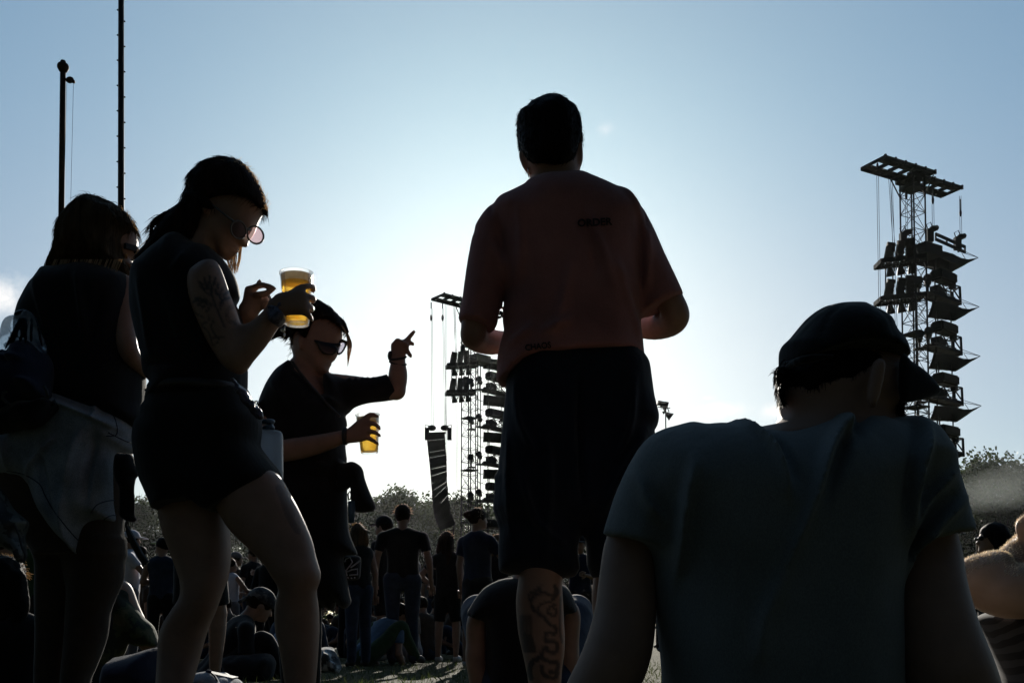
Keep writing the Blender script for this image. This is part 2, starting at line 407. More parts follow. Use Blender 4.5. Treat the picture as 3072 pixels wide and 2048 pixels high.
# ------------------------------------------------------------------ materials
def mat(name):
    m = bpy.data.materials.new(name); m.use_nodes = True; t = m.node_tree; return m, t, t.nodes['Principled BSDF'], t.nodes['Material Output']
def noise(t, scale, detail=4, rough=.6, vec=None):
    n = N(t, 'ShaderNodeTexNoise'); n.inputs['Scale'].default_value = scale; n.inputs['Detail'].default_value = detail; n.inputs['Roughness'].default_value = rough
    tc = N(t, 'ShaderNodeTexCoord')
    if vec:
        mp = N(t, 'ShaderNodeMapping'); mp.inputs['Scale'].default_value = vec; t.links.new(tc.outputs['Object'], mp.inputs[0]); t.links.new(mp.outputs[0], n.inputs['Vector'])
    else: t.links.new(tc.outputs['Object'], n.inputs['Vector'])
    return n
def ramp(t, src, stops):
    r = N(t, 'ShaderNodeValToRGB'); e = r.color_ramp.elements
    while len(e) < len(stops): e.new(.5)
    for i, (p, c) in enumerate(stops): e[i].position = p; e[i].color = (*c, 1)
    t.links.new(src, r.inputs[0]); return r
def bump(t, bs, src, dist, strength=.5):
    b = N(t, 'ShaderNodeBump'); b.inputs['Distance'].default_value = dist; b.inputs['Strength'].default_value = strength
    t.links.new(src, b.inputs['Height']); t.links.new(b.outputs[0], bs.inputs['Normal'])
def vary(c, f): return tuple(max(0, q * f) for q in c)
def m_cloth(name, c, var=.35, scale=9, fine=420, rough=.9, heather=.0, sheen=.12, fold=.005):
    m, t, b, o = mat(name); n = noise(t, scale, 5); r = ramp(t, n.outputs['Fac'], [(.3, vary(c, 1 - var)), (.7, vary(c, 1 + var))])
    src = r.outputs[0]
    if heather:
        hn = noise(t, 620, 2, .6, (1, 1, .5)); hr_ = ramp(t, hn.outputs['Fac'], [(.35, (1 - heather,) * 3), (.65, (1 + heather,) * 3)]); hm = N(t, 'ShaderNodeMix', data_type='RGBA', blend_type='MULTIPLY'); hm.inputs[0].default_value = 1; t.links.new(src, hm.inputs[6]); t.links.new(hr_.outputs[0], hm.inputs[7]); src = hm.outputs[2]
    t.links.new(src, b.inputs['Base Color']); b.inputs['Roughness'].default_value = rough
    b.inputs['Specular IOR Level'].default_value = .15; b.inputs['Sheen Weight'].default_value = sheen
    f = noise(t, fine, 2); f2 = noise(t, 22, 3, .5, (1, 1, .45))
    a = N(t, 'ShaderNodeMath', operation='MULTIPLY_ADD'); a.inputs[1].default_value = .08; t.links.new(f.outputs['Fac'], a.inputs[0]); t.links.new(f2.outputs['Fac'], a.inputs[2])
    bump(t, b, a.outputs[0], fold, .8); return m
def m_skin(name, c, ink=False):
    m, t, b, o = mat(name); n = noise(t, 14, 5); r = ramp(t, n.outputs['Fac'], [(.3, vary(c, .82)), (.7, vary(c, 1.12))])
    src = r.outputs[0]
    if ink:
        at = N(t, 'ShaderNodeAttribute'); at.attribute_name = 'ink'
        mx = N(t, 'ShaderNodeMix', data_type='RGBA'); t.links.new(at.outputs['Fac'], mx.inputs[0]); t.links.new(src, mx.inputs[6]); mx.inputs[7].default_value = (.02, .025, .03, 1); src = mx.outputs[2]
    t.links.new(src, b.inputs['Base Color']); b.inputs['Roughness'].default_value = .55; b.inputs['Specular IOR Level'].default_value = .35
    b.inputs['Subsurface Weight'].default_value = .0
    f = noise(t, 700, 2); bump(t, b, f.outputs['Fac'], .0006, .4); return m
def m_hair(name, c, tr=.35):
    m, t, b, o = mat(name); n = noise(t, 60, 4, .6, (1, 1, .06)); r = ramp(t, n.outputs['Fac'], [(.3, vary(c, .45)), (.72, vary(c, 1.5))])
    t.links.new(r.outputs[0], b.inputs['Base Color']); b.inputs['Roughness'].default_value = .6; b.inputs['Specular IOR Level'].default_value = .08
    n2 = noise(t, 220, 3, .6, (1, 1, .05)); bump(t, b, n2.outputs['Fac'], .006, .9)
    if tr:
        tl = N(t, 'ShaderNodeBsdfTranslucent'); mx = N(t, 'ShaderNodeMixShader'); mx.inputs[0].default_value = tr
        c2 = N(t, 'ShaderNodeMix', data_type='RGBA', blend_type='MULTIPLY'); c2.inputs[0].default_value = 1; t.links.new(r.outputs[0], c2.inputs[6]); c2.inputs[7].default_value = (1.5, 1.44, 1.36, 1)
        t.links.new(c2.outputs[2], tl.inputs[0]); t.links.new(b.outputs[0], mx.inputs[1]); t.links.new(tl.outputs[0], mx.inputs[2]); t.links.new(mx.outputs[0], o.inputs[0])
    return m
def m_plain(name, c, rough=.5, metal=0, var=.25, scale=6, bmp=0.0):
    m, t, b, o = mat(name); n = noise(t, scale, 5); r = ramp(t, n.outputs['Fac'], [(.3, vary(c, 1 - var)), (.7, vary(c, 1 + var))])
    t.links.new(r.outputs[0], b.inputs['Base Color']); b.inputs['Roughness'].default_value = rough; b.inputs['Metallic'].default_value = metal
    if bmp: bump(t, b, noise(t, scale * 8, 4).outputs['Fac'], bmp, .7)
    return m
def m_clear(name, c, trans=.8, rough=.05, tl=(1, 1, 1)):
    """thin clear plastic"""
    m, t, b, o = mat(name); t.nodes.remove(b)
    tr = N(t, 'ShaderNodeBsdfTransparent'); tr.inputs[0].default_value = (*c, 1); g = N(t, 'ShaderNodeBsdfGlossy'); g.inputs['Roughness'].default_value = rough
    d = N(t, 'ShaderNodeBsdfTranslucent'); d.inputs[0].default_value = (*tl, 1)
    lw = N(t, 'ShaderNodeLayerWeight'); lw.inputs[0].default_value = .25
    m1 = N(t, 'ShaderNodeMixShader'); m1.inputs[0].default_value = 1 - trans; t.links.new(tr.outputs[0], m1.inputs[1]); t.links.new(d.outputs[0], m1.inputs[2])
    m2 = N(t, 'ShaderNodeMixShader'); q = N(t, 'ShaderNodeMath', operation='MULTIPLY'); q.inputs[1].default_value = .6; t.links.new(lw.outputs['Fresnel'], q.inputs[0]); t.links.new(q.outputs[0], m2.inputs[0])
    t.links.new(m1.outputs[0], m2.inputs[1]); t.links.new(g.outputs[0], m2.inputs[2]); t.links.new(m2.outputs[0], o.inputs[0]); return m
def m_beer():
    m, t, b, o = mat('beer'); t.nodes.remove(b)
    n = noise(t, 30, 3, .5, (1, 1, .5)); r = ramp(t, n.outputs['Fac'], [(.35, (.93, .64, .17)), (.65, (1.0, .78, .30))])
    rf = N(t, 'ShaderNodeBsdfRefraction'); rf.inputs['IOR'].default_value = 1.03; rf.inputs['Roughness'].default_value = .22; t.links.new(r.outputs[0], rf.inputs[0])
    d = N(t, 'ShaderNodeBsdfTranslucent'); t.links.new(r.outputs[0], d.inputs[0]); mx = N(t, 'ShaderNodeMixShader'); mx.inputs[0].default_value = .3
    t.links.new(rf.outputs[0], mx.inputs[1]); t.links.new(d.outputs[0], mx.inputs[2]); t.links.new(mx.outputs[0], o.inputs[0]); return m
SK = (.27, .165, .12)
M = dict(skin=m_skin('skin', SK), skin_ink=m_skin('skin_with_ink', SK, True), skin_pale=m_skin('pale_skin', (.5, .35, .27)),
    black=m_cloth('black_cotton', (.009, .009, .011)), black2=m_cloth('black_jersey', (.006, .006, .0065), .3, 14), navy=m_cloth('navy_cotton', (.012, .017, .04)),
    red=m_cloth('faded_red_cotton', (.29, .13, .122), .22, 5, heather=.1), greyblue=m_cloth('grey_blue_cotton', (.14, .155, .158), .15, 7, 600, heather=.14), shorts=m_cloth('navy_shorts', (.008, .011, .02), .3),
    denim=m_cloth('light_denim', (.23, .26, .30), .3, 12, 500, heather=.3), jeans=m_cloth('dark_denim', (.02, .032, .06), .35, 10), white=m_cloth('white_cotton', (.5, .52, .6), .12),
    blue=m_cloth('blue_cloth', (.06, .12, .2), .3), teal=m_cloth('teal_cloth', (.03, .09, .1), .3), grey=m_cloth('grey_cloth', (.13, .13, .14), .2), brownc=m_cloth('brown_cloth', (.05, .035, .025), .3),
    h_dark=m_hair('dark_brown_hair', (.022, .013, .008), .3), h_black=m_hair('black_hair', (.01, .007, .006), .22), h_blond=m_hair('dark_blond_hair', (.105, .078, .048), .35), h_gold=m_hair('sunlit_blond_strands', (.52, .41, .28), .5),  # h_gold: blond strands, also sun glow put into the colour of loose hair
    steel=m_plain('dark_steel', (.008, .008, .0085), .7, .1), steel2=m_plain('grey_steel', (.02, .02, .021), .7, .1), rust=m_plain('rusty_iron', (.035, .022, .016), .8, .2, .5, 9),
    blackp=m_plain('black_plastic', (.008, .008, .009), .65), sail=m_cloth('black_sail_cloth', (.009, .01, .011), .2), lens=m_plain('dark_glass', (.003, .003, .004), .35), white_p=m_plain('white_frame', (.12, .11, .1), .5),
    metal=m_plain('shiny_metal', (.6, .58, .55), .25, 1.0), leather=m_plain('dark_leather', (.012, .01, .009), .5), sole=m_plain('pale_rubber', (.4, .4, .4), .7), ink=m_plain('black_print', (.006, .005, .006), .8),
    beads=m_plain('coloured_beads', (.07, .06, .09), .4, 0, .8, 180), bluep=m_plain('blue_plastic', (.03, .08, .14), .4), foam=m_cloth('beer_foam', (.75, .68, .55), .08))
M['beer'] = m_beer(); M['cup'] = m_clear('clear_cup', (.96, .97, .97), .9); M['pink_lens'] = m_clear('pink_lens', (.62, .42, .45), .8, .05, (.8, .6, .6)); M['grey_lens'] = m_clear('grey_lens', (.32, .3, .36), .8, .05, (.5, .5, .6))
M['film'] = m_clear('clear_film', (.82, .87, .9), .72, .15, (.8, .85, .9)); M['milk'] = m_clear('milky_plastic', (.35, .37, .4), .4, .3, (.62, .65, .7))
M['bag_blue'] = m_clear('dark_blue_film', (.02, .04, .06), .25, .2, (.03, .05, .08))
# ------------------------------------------------------------------ ground and grass
def build_ground():
    xs = sorted(set([-300, -200, -100, -50] + list(range(-24, 25, 2)) + [50, 100, 200, 300])); ys = [-60, -20, -8] + [i * .5 - 2 for i in range(0, 50)] + [26, 30, 35, 40, 60, 100, 200, 300, 420]
    V = [(x, y, gz(y) + (random.uniform(-.012, .012) if 0 < y < 24 and abs(x) < 24 else 0)) for y in ys for x in xs]; nx = len(xs)
    Fc = [(j * nx + i, j * nx + i + 1, (j + 1) * nx + i + 1, (j + 1) * nx + i) for j in range(len(ys) - 1) for i in range(nx - 1)]
    m, t, b, o = mat('meadow'); n = noise(t, 1.3, 7, .65); r = ramp(t, n.outputs['Fac'], [(.3, (.022, .03, .009)), (.55, (.045, .045, .018)), (.75, (.07, .058, .032))])
    t.links.new(r.outputs[0], b.inputs['Base Color']); b.inputs['Roughness'].default_value = .95; b.inputs['Specular IOR Level'].default_value = .1
    bump(t, b, noise(t, 60, 4).outputs['Fac'], .02, .8)
    tag(link('ground', mesh_from(V, Fc), m), kind='structure')
    rg = random.Random(5); mb = MB()
    for i in range(15000):
        y = 2.2 + 9.5 * rg.random() ** 1.3; x = rg.uniform(-.62, .62) * y
        z = gz(y) - .004; h = rg.uniform(.025, .07); a = rg.uniform(0, 6.28); wd = rg.uniform(.002, .004); lx, ly = rg.gauss(0, .025), rg.gauss(0, .025)
        c, s_ = math.cos(a) * wd, math.sin(a) * wd
        mb.add([(x - c, y - s_, z), (x + c, y + s_, z), (x + c * .6 + lx * .4, y + s_ * .6 + ly * .4, z + h * .6), (x + lx, y + ly, z + h), (x - c * .6 + lx * .4, y - s_ * .6 + ly * .4, z + h * .6)], [(0, 1, 2, 3, 4)])
    g, t, b, o = mat('grass_blades'); n = noise(t, 3, 4); r = ramp(t, n.outputs['Fac'], [(.3, (.035, .06, .012)), (.6, (.075, .085, .03)), (.8, (.13, .11, .055))])
    t.links.new(r.outputs[0], b.inputs['Base Color']); b.inputs['Roughness'].default_value = .7
    tl = N(t, 'ShaderNodeBsdfTranslucent'); t.links.new(r.outputs[0], tl.inputs[0]); mx = N(t, 'ShaderNodeMixShader'); mx.inputs[0].default_value = .4
    t.links.new(b.outputs[0], mx.inputs[1]); t.links.new(tl.outputs[0], mx.inputs[2]); t.links.new(mx.outputs[0], o.inputs[0])
    tag(mb.build('grass', g), kind='stuff')
build_ground()

# ------------------------------------------------------------------ trees far behind the field
def m_leaf():
    m, t, b, o = mat('tree_leaves'); n = noise(t, .9, 5); r = ramp(t, n.outputs['Fac'], [(.3, (.022, .035, .012)), (.7, (.06, .08, .028))])
    t.links.new(r.outputs[0], b.inputs['Base Color']); b.inputs['Roughness'].default_value = .6; b.inputs['Specular IOR Level'].default_value = .3
    tl = N(t, 'ShaderNodeBsdfTranslucent'); t.links.new(r.outputs[0], tl.inputs[0]); mx = N(t, 'ShaderNodeMixShader'); mx.inputs[0].default_value = .3
    t.links.new(b.outputs[0], mx.inputs[1]); t.links.new(tl.outputs[0], mx.inputs[2]); t.links.new(mx.outputs[0], o.inputs[0]); return m
M['leaf'] = m_leaf(); M['bark'] = m_plain('bark', (.045, .035, .027), .9, 0, .4, 5, .03)
def tree_proto(seed, H, Wd, nclump, nleaf):
    rg = random.Random(seed)
    root = bpy.data.objects.new('tree', None); COL.objects.link(root)
    tr = MB(); th = H * .2; tr.tube([(0, 0, -.5), (.05, 0, th * .5), (.1, .05, th), (.1, .1, H * .62)], [.42, .34, .28, .1], 9)
    cl = []
    for i in range(nclump):
        u = rg.random(); zz = H * (.16 + .8 * u); prof = math.sin(min(1, (u * .86 + .16)) * math.pi) ** .55
        a = rg.uniform(0, 6.283); rr = Wd / 2 * prof * math.sqrt(rg.uniform(.12, 1)); c = Vector((rr * math.cos(a), rr * math.sin(a), zz)); cl.append((c, rg.uniform(.7, 1.5) * Wd / 10))
        s0 = Vector((.1, .05, th * rg.uniform(.75, 1.5))); md = (s0 + c) / 2 + Vector((0, 0, -.4)); 
        if i % 3 == 0: tr.tube([s0, md, c], [.1, .05, .02], 5)
    tr.build('trunk', M['bark'], root, True)
    lf = MB()
    for c, r in cl:
        for k in range(nleaf):
            d_ = Vector((rg.gauss(0, 1), rg.gauss(0, 1), rg.gauss(0, .8))); d_.normalize(); p = c + d_ * r * rg.random() ** .4 * Vector((1, 1, .75)).length / 1.6
            s_ = rg.uniform(.10, .25); n = Vector((rg.gauss(0, 1), rg.gauss(0, 1), rg.gauss(0, 1))).normalized(); a = n.orthogonal().normalized(); b = n.cross(a)
            lf.add([p - a * s_, p + b * s_ * .6, p + a * s_, p - b * s_ * .6], [(0, 1, 2, 3)])
    lf.build('crown', M['leaf'], root); return root
def copy_tree(o, parent=None):
    c = o.copy(); COL.objects.link(c)
    if parent is not None: c.parent = parent; c.matrix_parent_inverse = o.matrix_parent_inverse.copy()
    for ch in list(o.children): copy_tree(ch, c)
    return c
def build_trees():
    protos = [tree_proto(11, 16, 13, 140, 200), tree_proto(12, 17, 11.5, 130, 200), tree_proto(13, 15, 14, 145, 190)]; used = [False] * 3
    row = [(-60, 1490, 128), (170, 1510, 124), (430, 1495, 126, 'broad leafy tree whose top shows between the two women on the left'), (600, 1490, 122), (735, 1520, 130, 'hazy tree visible between the bare legs of the woman in shorts'),
           (930, 1505, 120), (1090, 1500, 124, 'hazy tree beside the dangling jacket sleeve of the pointing woman'), (1200, 1468, 118, 'tallest rounded tree of the hazy group left of the hanging speaker array'), (1300, 1500, 126, 'hazy tree standing behind the hanging speaker array'),
           (1395, 1482, 119, 'hazy tree behind the foot of the lattice tower left of the standing man'), (1490, 1520, 124), (1640, 1500, 128), (1830, 1495, 121), (2050, 1490, 127), (2280, 1500, 122), (2520, 1490, 126), (2740, 1480, 130),
           (2900, 1420, 112, 'smaller smoky tree beside the seated man\'s shoulder at the right'), (2985, 1366, 104, 'large smoky tree with the highest crown at the right edge'), (3130, 1400, 110, 'tree cut off by the right edge of the picture')]
    for i, r in enumerate(row):
        px, top, d = r[:3]; d *= 1.9; k = [0, 1, 2, 1, 0, 2, 0, 2, 1, 0, 1, 2, 0, 1, 2, 0, 1, 1, 2, 0][i]; o = protos[k] if not used[k] else copy_tree(protos[k]); used[k] = True
        hgt = (P(px, top, d).z - gz(d)); x = P(px, top, d).x; sc = hgt / [16, 17, 15][k]; o.location = (x, d, gz(d) - .2); o.scale = (sc * random.uniform(.95, 1.2), sc, sc); o.rotation_euler.z = random.uniform(0, 6.28)
        tag(o, r[3] if len(r) > 3 else 'leafy tree of the far row hidden behind the crowd in front', 'tree', 'trees lining the far side of the field')
    # low dark undergrowth closing the far edge of the field
    rg = random.Random(4); mb = MB()
    for i in range(15000):
        a = rg.uniform(-.62, .62); d = rg.uniform(236, 262); p = Vector((a * d, d, gz(d) + 15 * rg.random() ** .8 + 1.6 * math.sin(a * 60))); s_ = rg.uniform(.5, 1.3)
        n = Vector((rg.gauss(0, 1), rg.gauss(0, 1), rg.gauss(0, 1))).normalized(); u = n.orthogonal().normalized(); b = n.cross(u); mb.add([p - u * s_, p + b * s_ * .7, p + u * s_, p - b * s_ * .7], [(0, 1, 2, 3)])
    tag(mb.build('undergrowth', M['leaf']), kind='stuff')
build_trees()

# ------------------------------------------------------------------ lattice towers with lamps, sails and work platforms
def build_towers():
    D = 56.0; base = Vector((P(2745, 1000, D).x, D, gz(D))); inv = lambda p: p - base
    def T(x, y, d): return inv(P(*zJ([(x, y)])[0], d))
    root = bpy.data.objects.new('lattice_tower', None); COL.objects.link(root); S = M['steel']
    def yawM(a): return Matrix.Rotation(a, 3, 'Z')
    Y28 = yawM(R(28)); up = Vector((0, 0, 1))
    ztop = T(555, 290, D).z
    # mast: four chords with cross bracing
    mb = MB(); hw = .47; cs = [Y28 @ Vector((sx * hw, sy * hw, 0)) for sx, sy in ((-1, -1), (1, -1), (1, 1), (-1, 1))]
    for c in cs: mb.tube([c - up * .3, c + up * ztop], .05, 6)
    nb = int(ztop / 1.05)
    for i in range(nb):
        z0, z1 = i * 1.05, (i + 1) * 1.05
        for k in range(4):
            a, b = cs[k], cs[(k + 1) % 4]; mb.tube([a + up * z1, b + up * z1], .025, 4)
            mb.tube([a + up * z0, b + up * z1] if (i + k) % 2 else [b + up * z0, a + up * z1], .02, 4)
            if i % 2: mb.tube([b + up * z0, a + up * z1] if (i + k) % 2 else [a + up * z0, b + up * z1], .02, 4)
    for i in range(0, int(ztop / 4.2) + 1):
        mb.box(up * (i * 4.2 + .4), (hw * 2.2, hw * 2.2, .09), Y28)
    mb.build('mast', S, root)
    # service shaft at the back right of the mast
    mb = MB()
    for dx, dy in ((1.0, .7), (1.75, 1.3), (.75, 1.5)):
        mb.tube([(dx, dy, 0), (dx, dy, T(700, 820, D).z)], .045, 6)
    for i in range(int(ztop * .8 / .75)):
        z = i * .75; mb.tube([(1.0, .7, z), (1.75, 1.3, z + .5)], .018, 4); mb.tube([(.75, 1.5, z + .75), (1.0, .7, z)], .018, 4); mb.tube([(1.75, 1.3, z), (.75, 1.5, z + .4)], .018, 4)
    mb.build('ladder_shaft', S, root)
    # top frames: flat ladders of I-beams seen from below
    def frame(name, u0, u1, v0, v1, z, nx):
        mb = MB(); q = lambda u, v: Y28 @ Vector((u, -v, 0)) + up * z
        for v in (v0, v1): mb.bar(q(u0, v), q(u1, v), .10, .2)
        mb.bar(q(u0, v0 + (v1 - v0) * .24), q(u1, v0 + (v1 - v0) * .24), .3, .1); mb.bar(q(u0, v0 + (v1 - v0) * .76), q(u1, v0 + (v1 - v0) * .76), .3, .1)
        for i in range(nx + 1):
            u = u0 + (u1 - u0) * i / nx; mb.bar(q(u, v0), q(u, v1), .16 if 0 < i < nx else .1, .16)
            mb.bar(q(u, v1), q(u, v1 + .12), .1, .25)
        mb.build(name, S, root)
    frame('top_frame', -3.25, .75, -.75, .9, ztop, 5); frame('top_frame', -.3, 3.6, -.9, .45, ztop - .12, 5)
    mb = MB()
    for i in range(5): mb.box(Y28 @ Vector((random.uniform(-.6, .9), random.uniform(-.5, .6), 0)) + up * (ztop - .25 - .12 * i), (.5, .35, .2), Y28)
    for c in cs: mb.tube([c + up * (ztop - 1.2), c * 1.7 + up * (ztop - .1)], .04, 5)
    mb.build('head_block', S, root)
    # helper: a deck given by its upper edge as seen in the photo
    def deck(mbb, a, b, depth, th=.12, rail=0):
        off = Vector((0, depth, 0)); p = [a, b, b + off, a + off]
        for i in range(4): mbb.bar(p[i], p[(i + 1) % 4], .12, th * 1.6)
        n = 6
        for i in range(n): mbb.bar(a + (b - a) * (i + .5) / n, a + (b - a) * (i + .5) / n + off, (b - a).length / n * .72, .05)
    def dL(x): return D + max(0, (560 - x)) * .0028
    def dRr(x): return D + (x - 580) / 78 * .62
    for y, in ((978,), (1283,)):                       # two lamp decks on the left of the mast
        mb = MB(); a = T(285, y, dL(285) - .5); b = T(640, y - 40, dL(640) - .5); b.z = a.z; deck(mb, a, b, 1.15, .16)
        lo = Vector((0, 0, -.38))
        for i in range(9):
            f0 = i / 9; f1 = (i + 1) / 9; p0 = a + (b - a) * f0; p1 = a + (b - a) * f1; mb.bar(p0 + lo, p1 + lo, .05); mb.bar(p0, p1 + lo, .035); mb.bar(p0, p0 + lo, .035)
        mb.build('lamp_deck', S, root)
        for k, (x, yy, w_, h_) in enumerate(((346, 915, .46, 1.15), (432, 895, .4, 1.05), (512, 880, .44, 1.15)) if y == 978 else ((346, 1205, .44, 1.05), (438, 1190, .42, 1.0), (512, 1170, .44, 1.0))):
            c = T(x, yy, dL(x) - .35); pn = MB(); Mx = Matrix.Rotation(R(8 - 6 * k), 3, 'Y') @ Matrix.Rotation(R(14), 3, 'X'); pn.box(c, (w_, .16, h_), Mx)
            for i in range(2):
                for j in range(4): pn.lathe([(.0, 0), (.115, 0), (.125, .06), (.0, .06)], c + Mx @ Vector(((i - .5) * w_ * .5, -.12, (j - 1.5) * h_ * .24)), 10, Mx @ Matrix.Rotation(R(90), 3, 'X'))
            for s_ in (-1, 1): pn.bar(c + Mx @ Vector((s_ * w_ * .52, 0, h_ * .3)), c + Mx @ Vector((s_ * w_ * .5, 0, -h_ * .75)), .04)
            pn.build('light_panel', M['steel2'], root)
        for k, x in enumerate((354, 440, 528) if y == 978 else (356, 445, 530)):
            sp = MB(); c = T(x, y + 88 - 12 * k, dL(x) - .1); Mx = Matrix.Rotation(R(200), 3, 'X') @ Matrix.Rotation(R(14), 3, 'Y')
            sp.lathe([(0, -.28), (.13, -.26), (.16, -.1), (.22, .1), (.25, .26), (.22, .26), (.18, .12), (0, .1)], c, 14, Mx)
            for s_ in (-1, 1): sp.bar(c + Vector((s_ * .26, 0, 0)), c + Vector((s_ * .2, 0, .42)), .035, .05)
            sp.bar(c + Vector((-.22, 0, .42)), c + Vector((.22, 0, .42)), .05); sp.bar(c + Vector((0, 0, .4)), c + Vector((0, 0, .75)), .05); sp.build('spotlight', M['blackp'], root)
    mb = MB(); a = T(316, 1040, dL(316)); b = T(316, 1275, dL(316)); mb.tube([a, b], .04, 6); a = T(372, 1095, dL(372)); b = T(378, 1255, dL(378)); mb.tube([a, b], .03, 6); mb.build('deck_hanger', S, root)
    # right wing: repeated work decks with open cages, hammock-like sails and lamp crates
    def sail(zs):
        top = catmull([(700, 1300), (790, 1318), (870, 1334), (930, 1360), (1000, 1370), (1076, 1353)], 4); bot = catmull([(650, 1440), (770, 1456), (830, 1462), (880, 1466), (990, 1402), (1076, 1354)], 4); n = len(top); V = []
        for i in range(n):
            f = i / (n - 1); q0 = T(*top[i], dRr(top[i][0]) - .6 * (1 - f)); q1 = T(*bot[i], dRr(bot[i][0]) + 1.1 * (1 - f))
            for j in range(9):
                g = j / 8; p = q0.lerp(q1, g); p.z -= .16 * math.sin(g * math.pi) * (1 - f) + .01 * math.sin(i * 2.1 + j); V.append(p + up * zs)
        Fc = [(i * 9 + j, i * 9 + j + 1, (i + 1) * 9 + j + 1, (i + 1) * 9 + j) for i in range(n - 1) for j in range(8)]
        me = mesh_from(V, Fc); o = link('sail', me, M['sail'], root); md = o.modifiers.new('thick', 'SOLIDIFY'); md.thickness = .02
        mb = MB(); tip = T(1076, 1352, dRr(1076)) + up * zs
        for x, y in ((930, 1312), (925, 1290)): mb.tube([T(x, y, dRr(x)) + up * zs, tip], .018, 4)
        mb.tube([T(942, 1322, dRr(942)) + up * zs, T(972, 1368, dRr(972)) + up * zs], .02, 4); mb.build('sail_stay', S, root)
    def cage(zs):
        mb = MB(); q = lambda x, y, w_=0: T(x, y, dRr(x)) + up * zs + Vector((0, w_, 0))
        a = q(690, 1222); b = q(925, 1316); b.z = a.z; bb = T(925, 1316, dRr(925)); a.z = b.z = bb.z + zs; deck(mb, a, b, 1.0)
        for w_ in (0, 1.0):
            mb.bar(q(918, 1190, w_), q(925, 1338, w_), .11); mb.bar(q(812, 1160, w_), q(918, 1190, w_), .07); mb.bar(q(845, 1172, w_), q(845, 1282, w_), .06); mb.bar(q(845, 1178, w_), q(918, 1290, w_), .06)
            mb.bar(q(770, 1160, w_), q(812, 1240, w_), .06); mb.bar(q(740, 1215, w_), q(880, 1280, w_), .05); mb.bar(q(720, 1225, w_), q(918, 1196, w_), .035)
        mb.bar(q(720, 1180), q(890, 1146), .08); mb.bar(q(842, 1162), q(862, 1152), .2, .12); mb.bar(q(918, 1190), q(918, 1190, 1.0), .07); mb.bar(q(845, 1178), q(845, 1178, 1.0), .05)
        c = [q(742 + 12 * k, 1190 + 14 * k, .4) for k in range(4)]
        for k in range(3): mb.box((c[k] + c[k + 1]) / 2, (.5, .5, .42), yawM(R(38)))
        mb.build('work_cage', S, root)
        for x, y in ((640, 1175), (565, 1195)):          # follow spots beside the mast
            sp = MB(); p = q(x, y - 12, -.3); Mx = Matrix.Rotation(R(75), 3, 'X') @ Matrix.Rotation(R(-20), 3, 'Y'); sp.lathe([(0, -.4), (.16, -.38), (.2, -.1), (.2, .3), (.26, .42), (0, .42)], p, 12, Mx); sp.bar(p - up * .1, p - up * .65, .09); sp.box(p - up * .68, (.6, .5, .08)); sp.build('follow_spot', M['blackp'], root)
    def crate(zs):
        mb = MB(); a = T(725, 1462, dRr(725)) + up * zs; b = T(862, 1548, dRr(862)) + up * zs; b.z = a.z - .05; t = (b - a); ln = t.length; ang = math.atan2(t.y, t.x); c = (a + b) / 2 - up * .3; Mx = yawM(ang)
        bm = bmesh.new(); bmesh.ops.create_cube(bm, size=1, matrix=Matrix.Translation(c) @ Mx.to_4x4() @ Matrix.Diagonal((ln, .8, .62, 1))); bmesh.ops.bevel(bm, geom=bm.edges[:], offset=.1, segments=2, affect='EDGES'); me = bpy.data.meshes.new('m'); bm.to_mesh(me); bm.free(); link('lamp_crate', me, M['sail'], root)
        for f in (-.4, .4): hb = MB(); hb.bar(c + Mx @ Vector((f * ln, 0, .2)), c + Mx @ Vector((f * ln, 0, 1.1)), .06); hb.build('crate_hanger', S, root)
        mb.box(c + Mx @ Vector((.42 * ln, -.1, -.42)), (.3, .3, .3), Mx); mb.bar(c + Mx @ Vector((.3 * ln, -.1, -.32)), c + Mx @ Vector((.62 * ln, -.1, -.34)), .06); mb.build('crate_bracket', S, root)
    for k in (-1, 0, 1, 2):
        sail(-3.04 * k)
        if k > -1: cage(-3.04 * k)
        crate(-3.04 * k)
    cage(-3.04 * 3); crate(-3.04 * 3)
    # top right: twin rails with chain hoists, dark deck behind
    mb = MB(); q = lambda x, y, w_=0: T(x, y, dRr(x)) + Vector((0, w_, 0))
    for y in (0, 42): mb.bar(q(722, 762 + y), q(962, 868 + y), .1, .16)
    for x in (722, 812, 905, 960): mb.bar(q(x, 762 + (x - 722) * .44), q(x, 806 + (x - 722) * .44), .08)
    a = q(590, 850); b = q(915, 905); b.z = a.z = a.z - .1; deck(mb, a, b, 1.7, .2); mb.bar(q(905, 880), q(912, 910), .12)
    mb.box(T(655, 900, D + .3), (1.5, .9, .6), yawM(R(30))); mb.build('work_deck', S, root)
    def hoist(x, y, xt, yt, right, n=1):
        hb = MB(); c = T(x, y, (dRr(x) if right else dL(x)) - .2); hb.ball(c + Vector((.12, 0, .12)), (.26, .22, .17), 7); hb.box(c + Vector((-.12, 0, -.3)), (.36, .32, .75)); hb.ball(c + Vector((.28, 0, .16)), (.14, .16, .16), 6)
        hb.tube([c + Vector((-.2, 0, .05)), c + Vector((-.3, 0, .35)), c + Vector((-.05, 0, .5)), c + Vector((.05, 0, .2))], .03, 5); hb.build('chain_hoist', M['blackp'], root)
        tp = T(xt, yt, (dRr(xt) if right else dL(xt)) - .2); cb = MB()
        for i in range(2): cb.tube([c + Vector((.05 + .1 * i, 0, .2)), Vector((c.x + .05 + .1 * i, c.y, ztop - .1))], .014, 4)
        e = Vector((c.x + .1, c.y, ztop - .1)); cb.tube([e - up * .2, e - up * .9], .03, 5); cb.ball(e - up * 1.05, (.08, .08, .22), 5); cb.build('hoist_chain', S, root)
    hoist(690, 735, 700, 470, True); hoist(915, 800, 925, 425, True); hoist(475, 765, 485, 400, False)
    mb = MB()
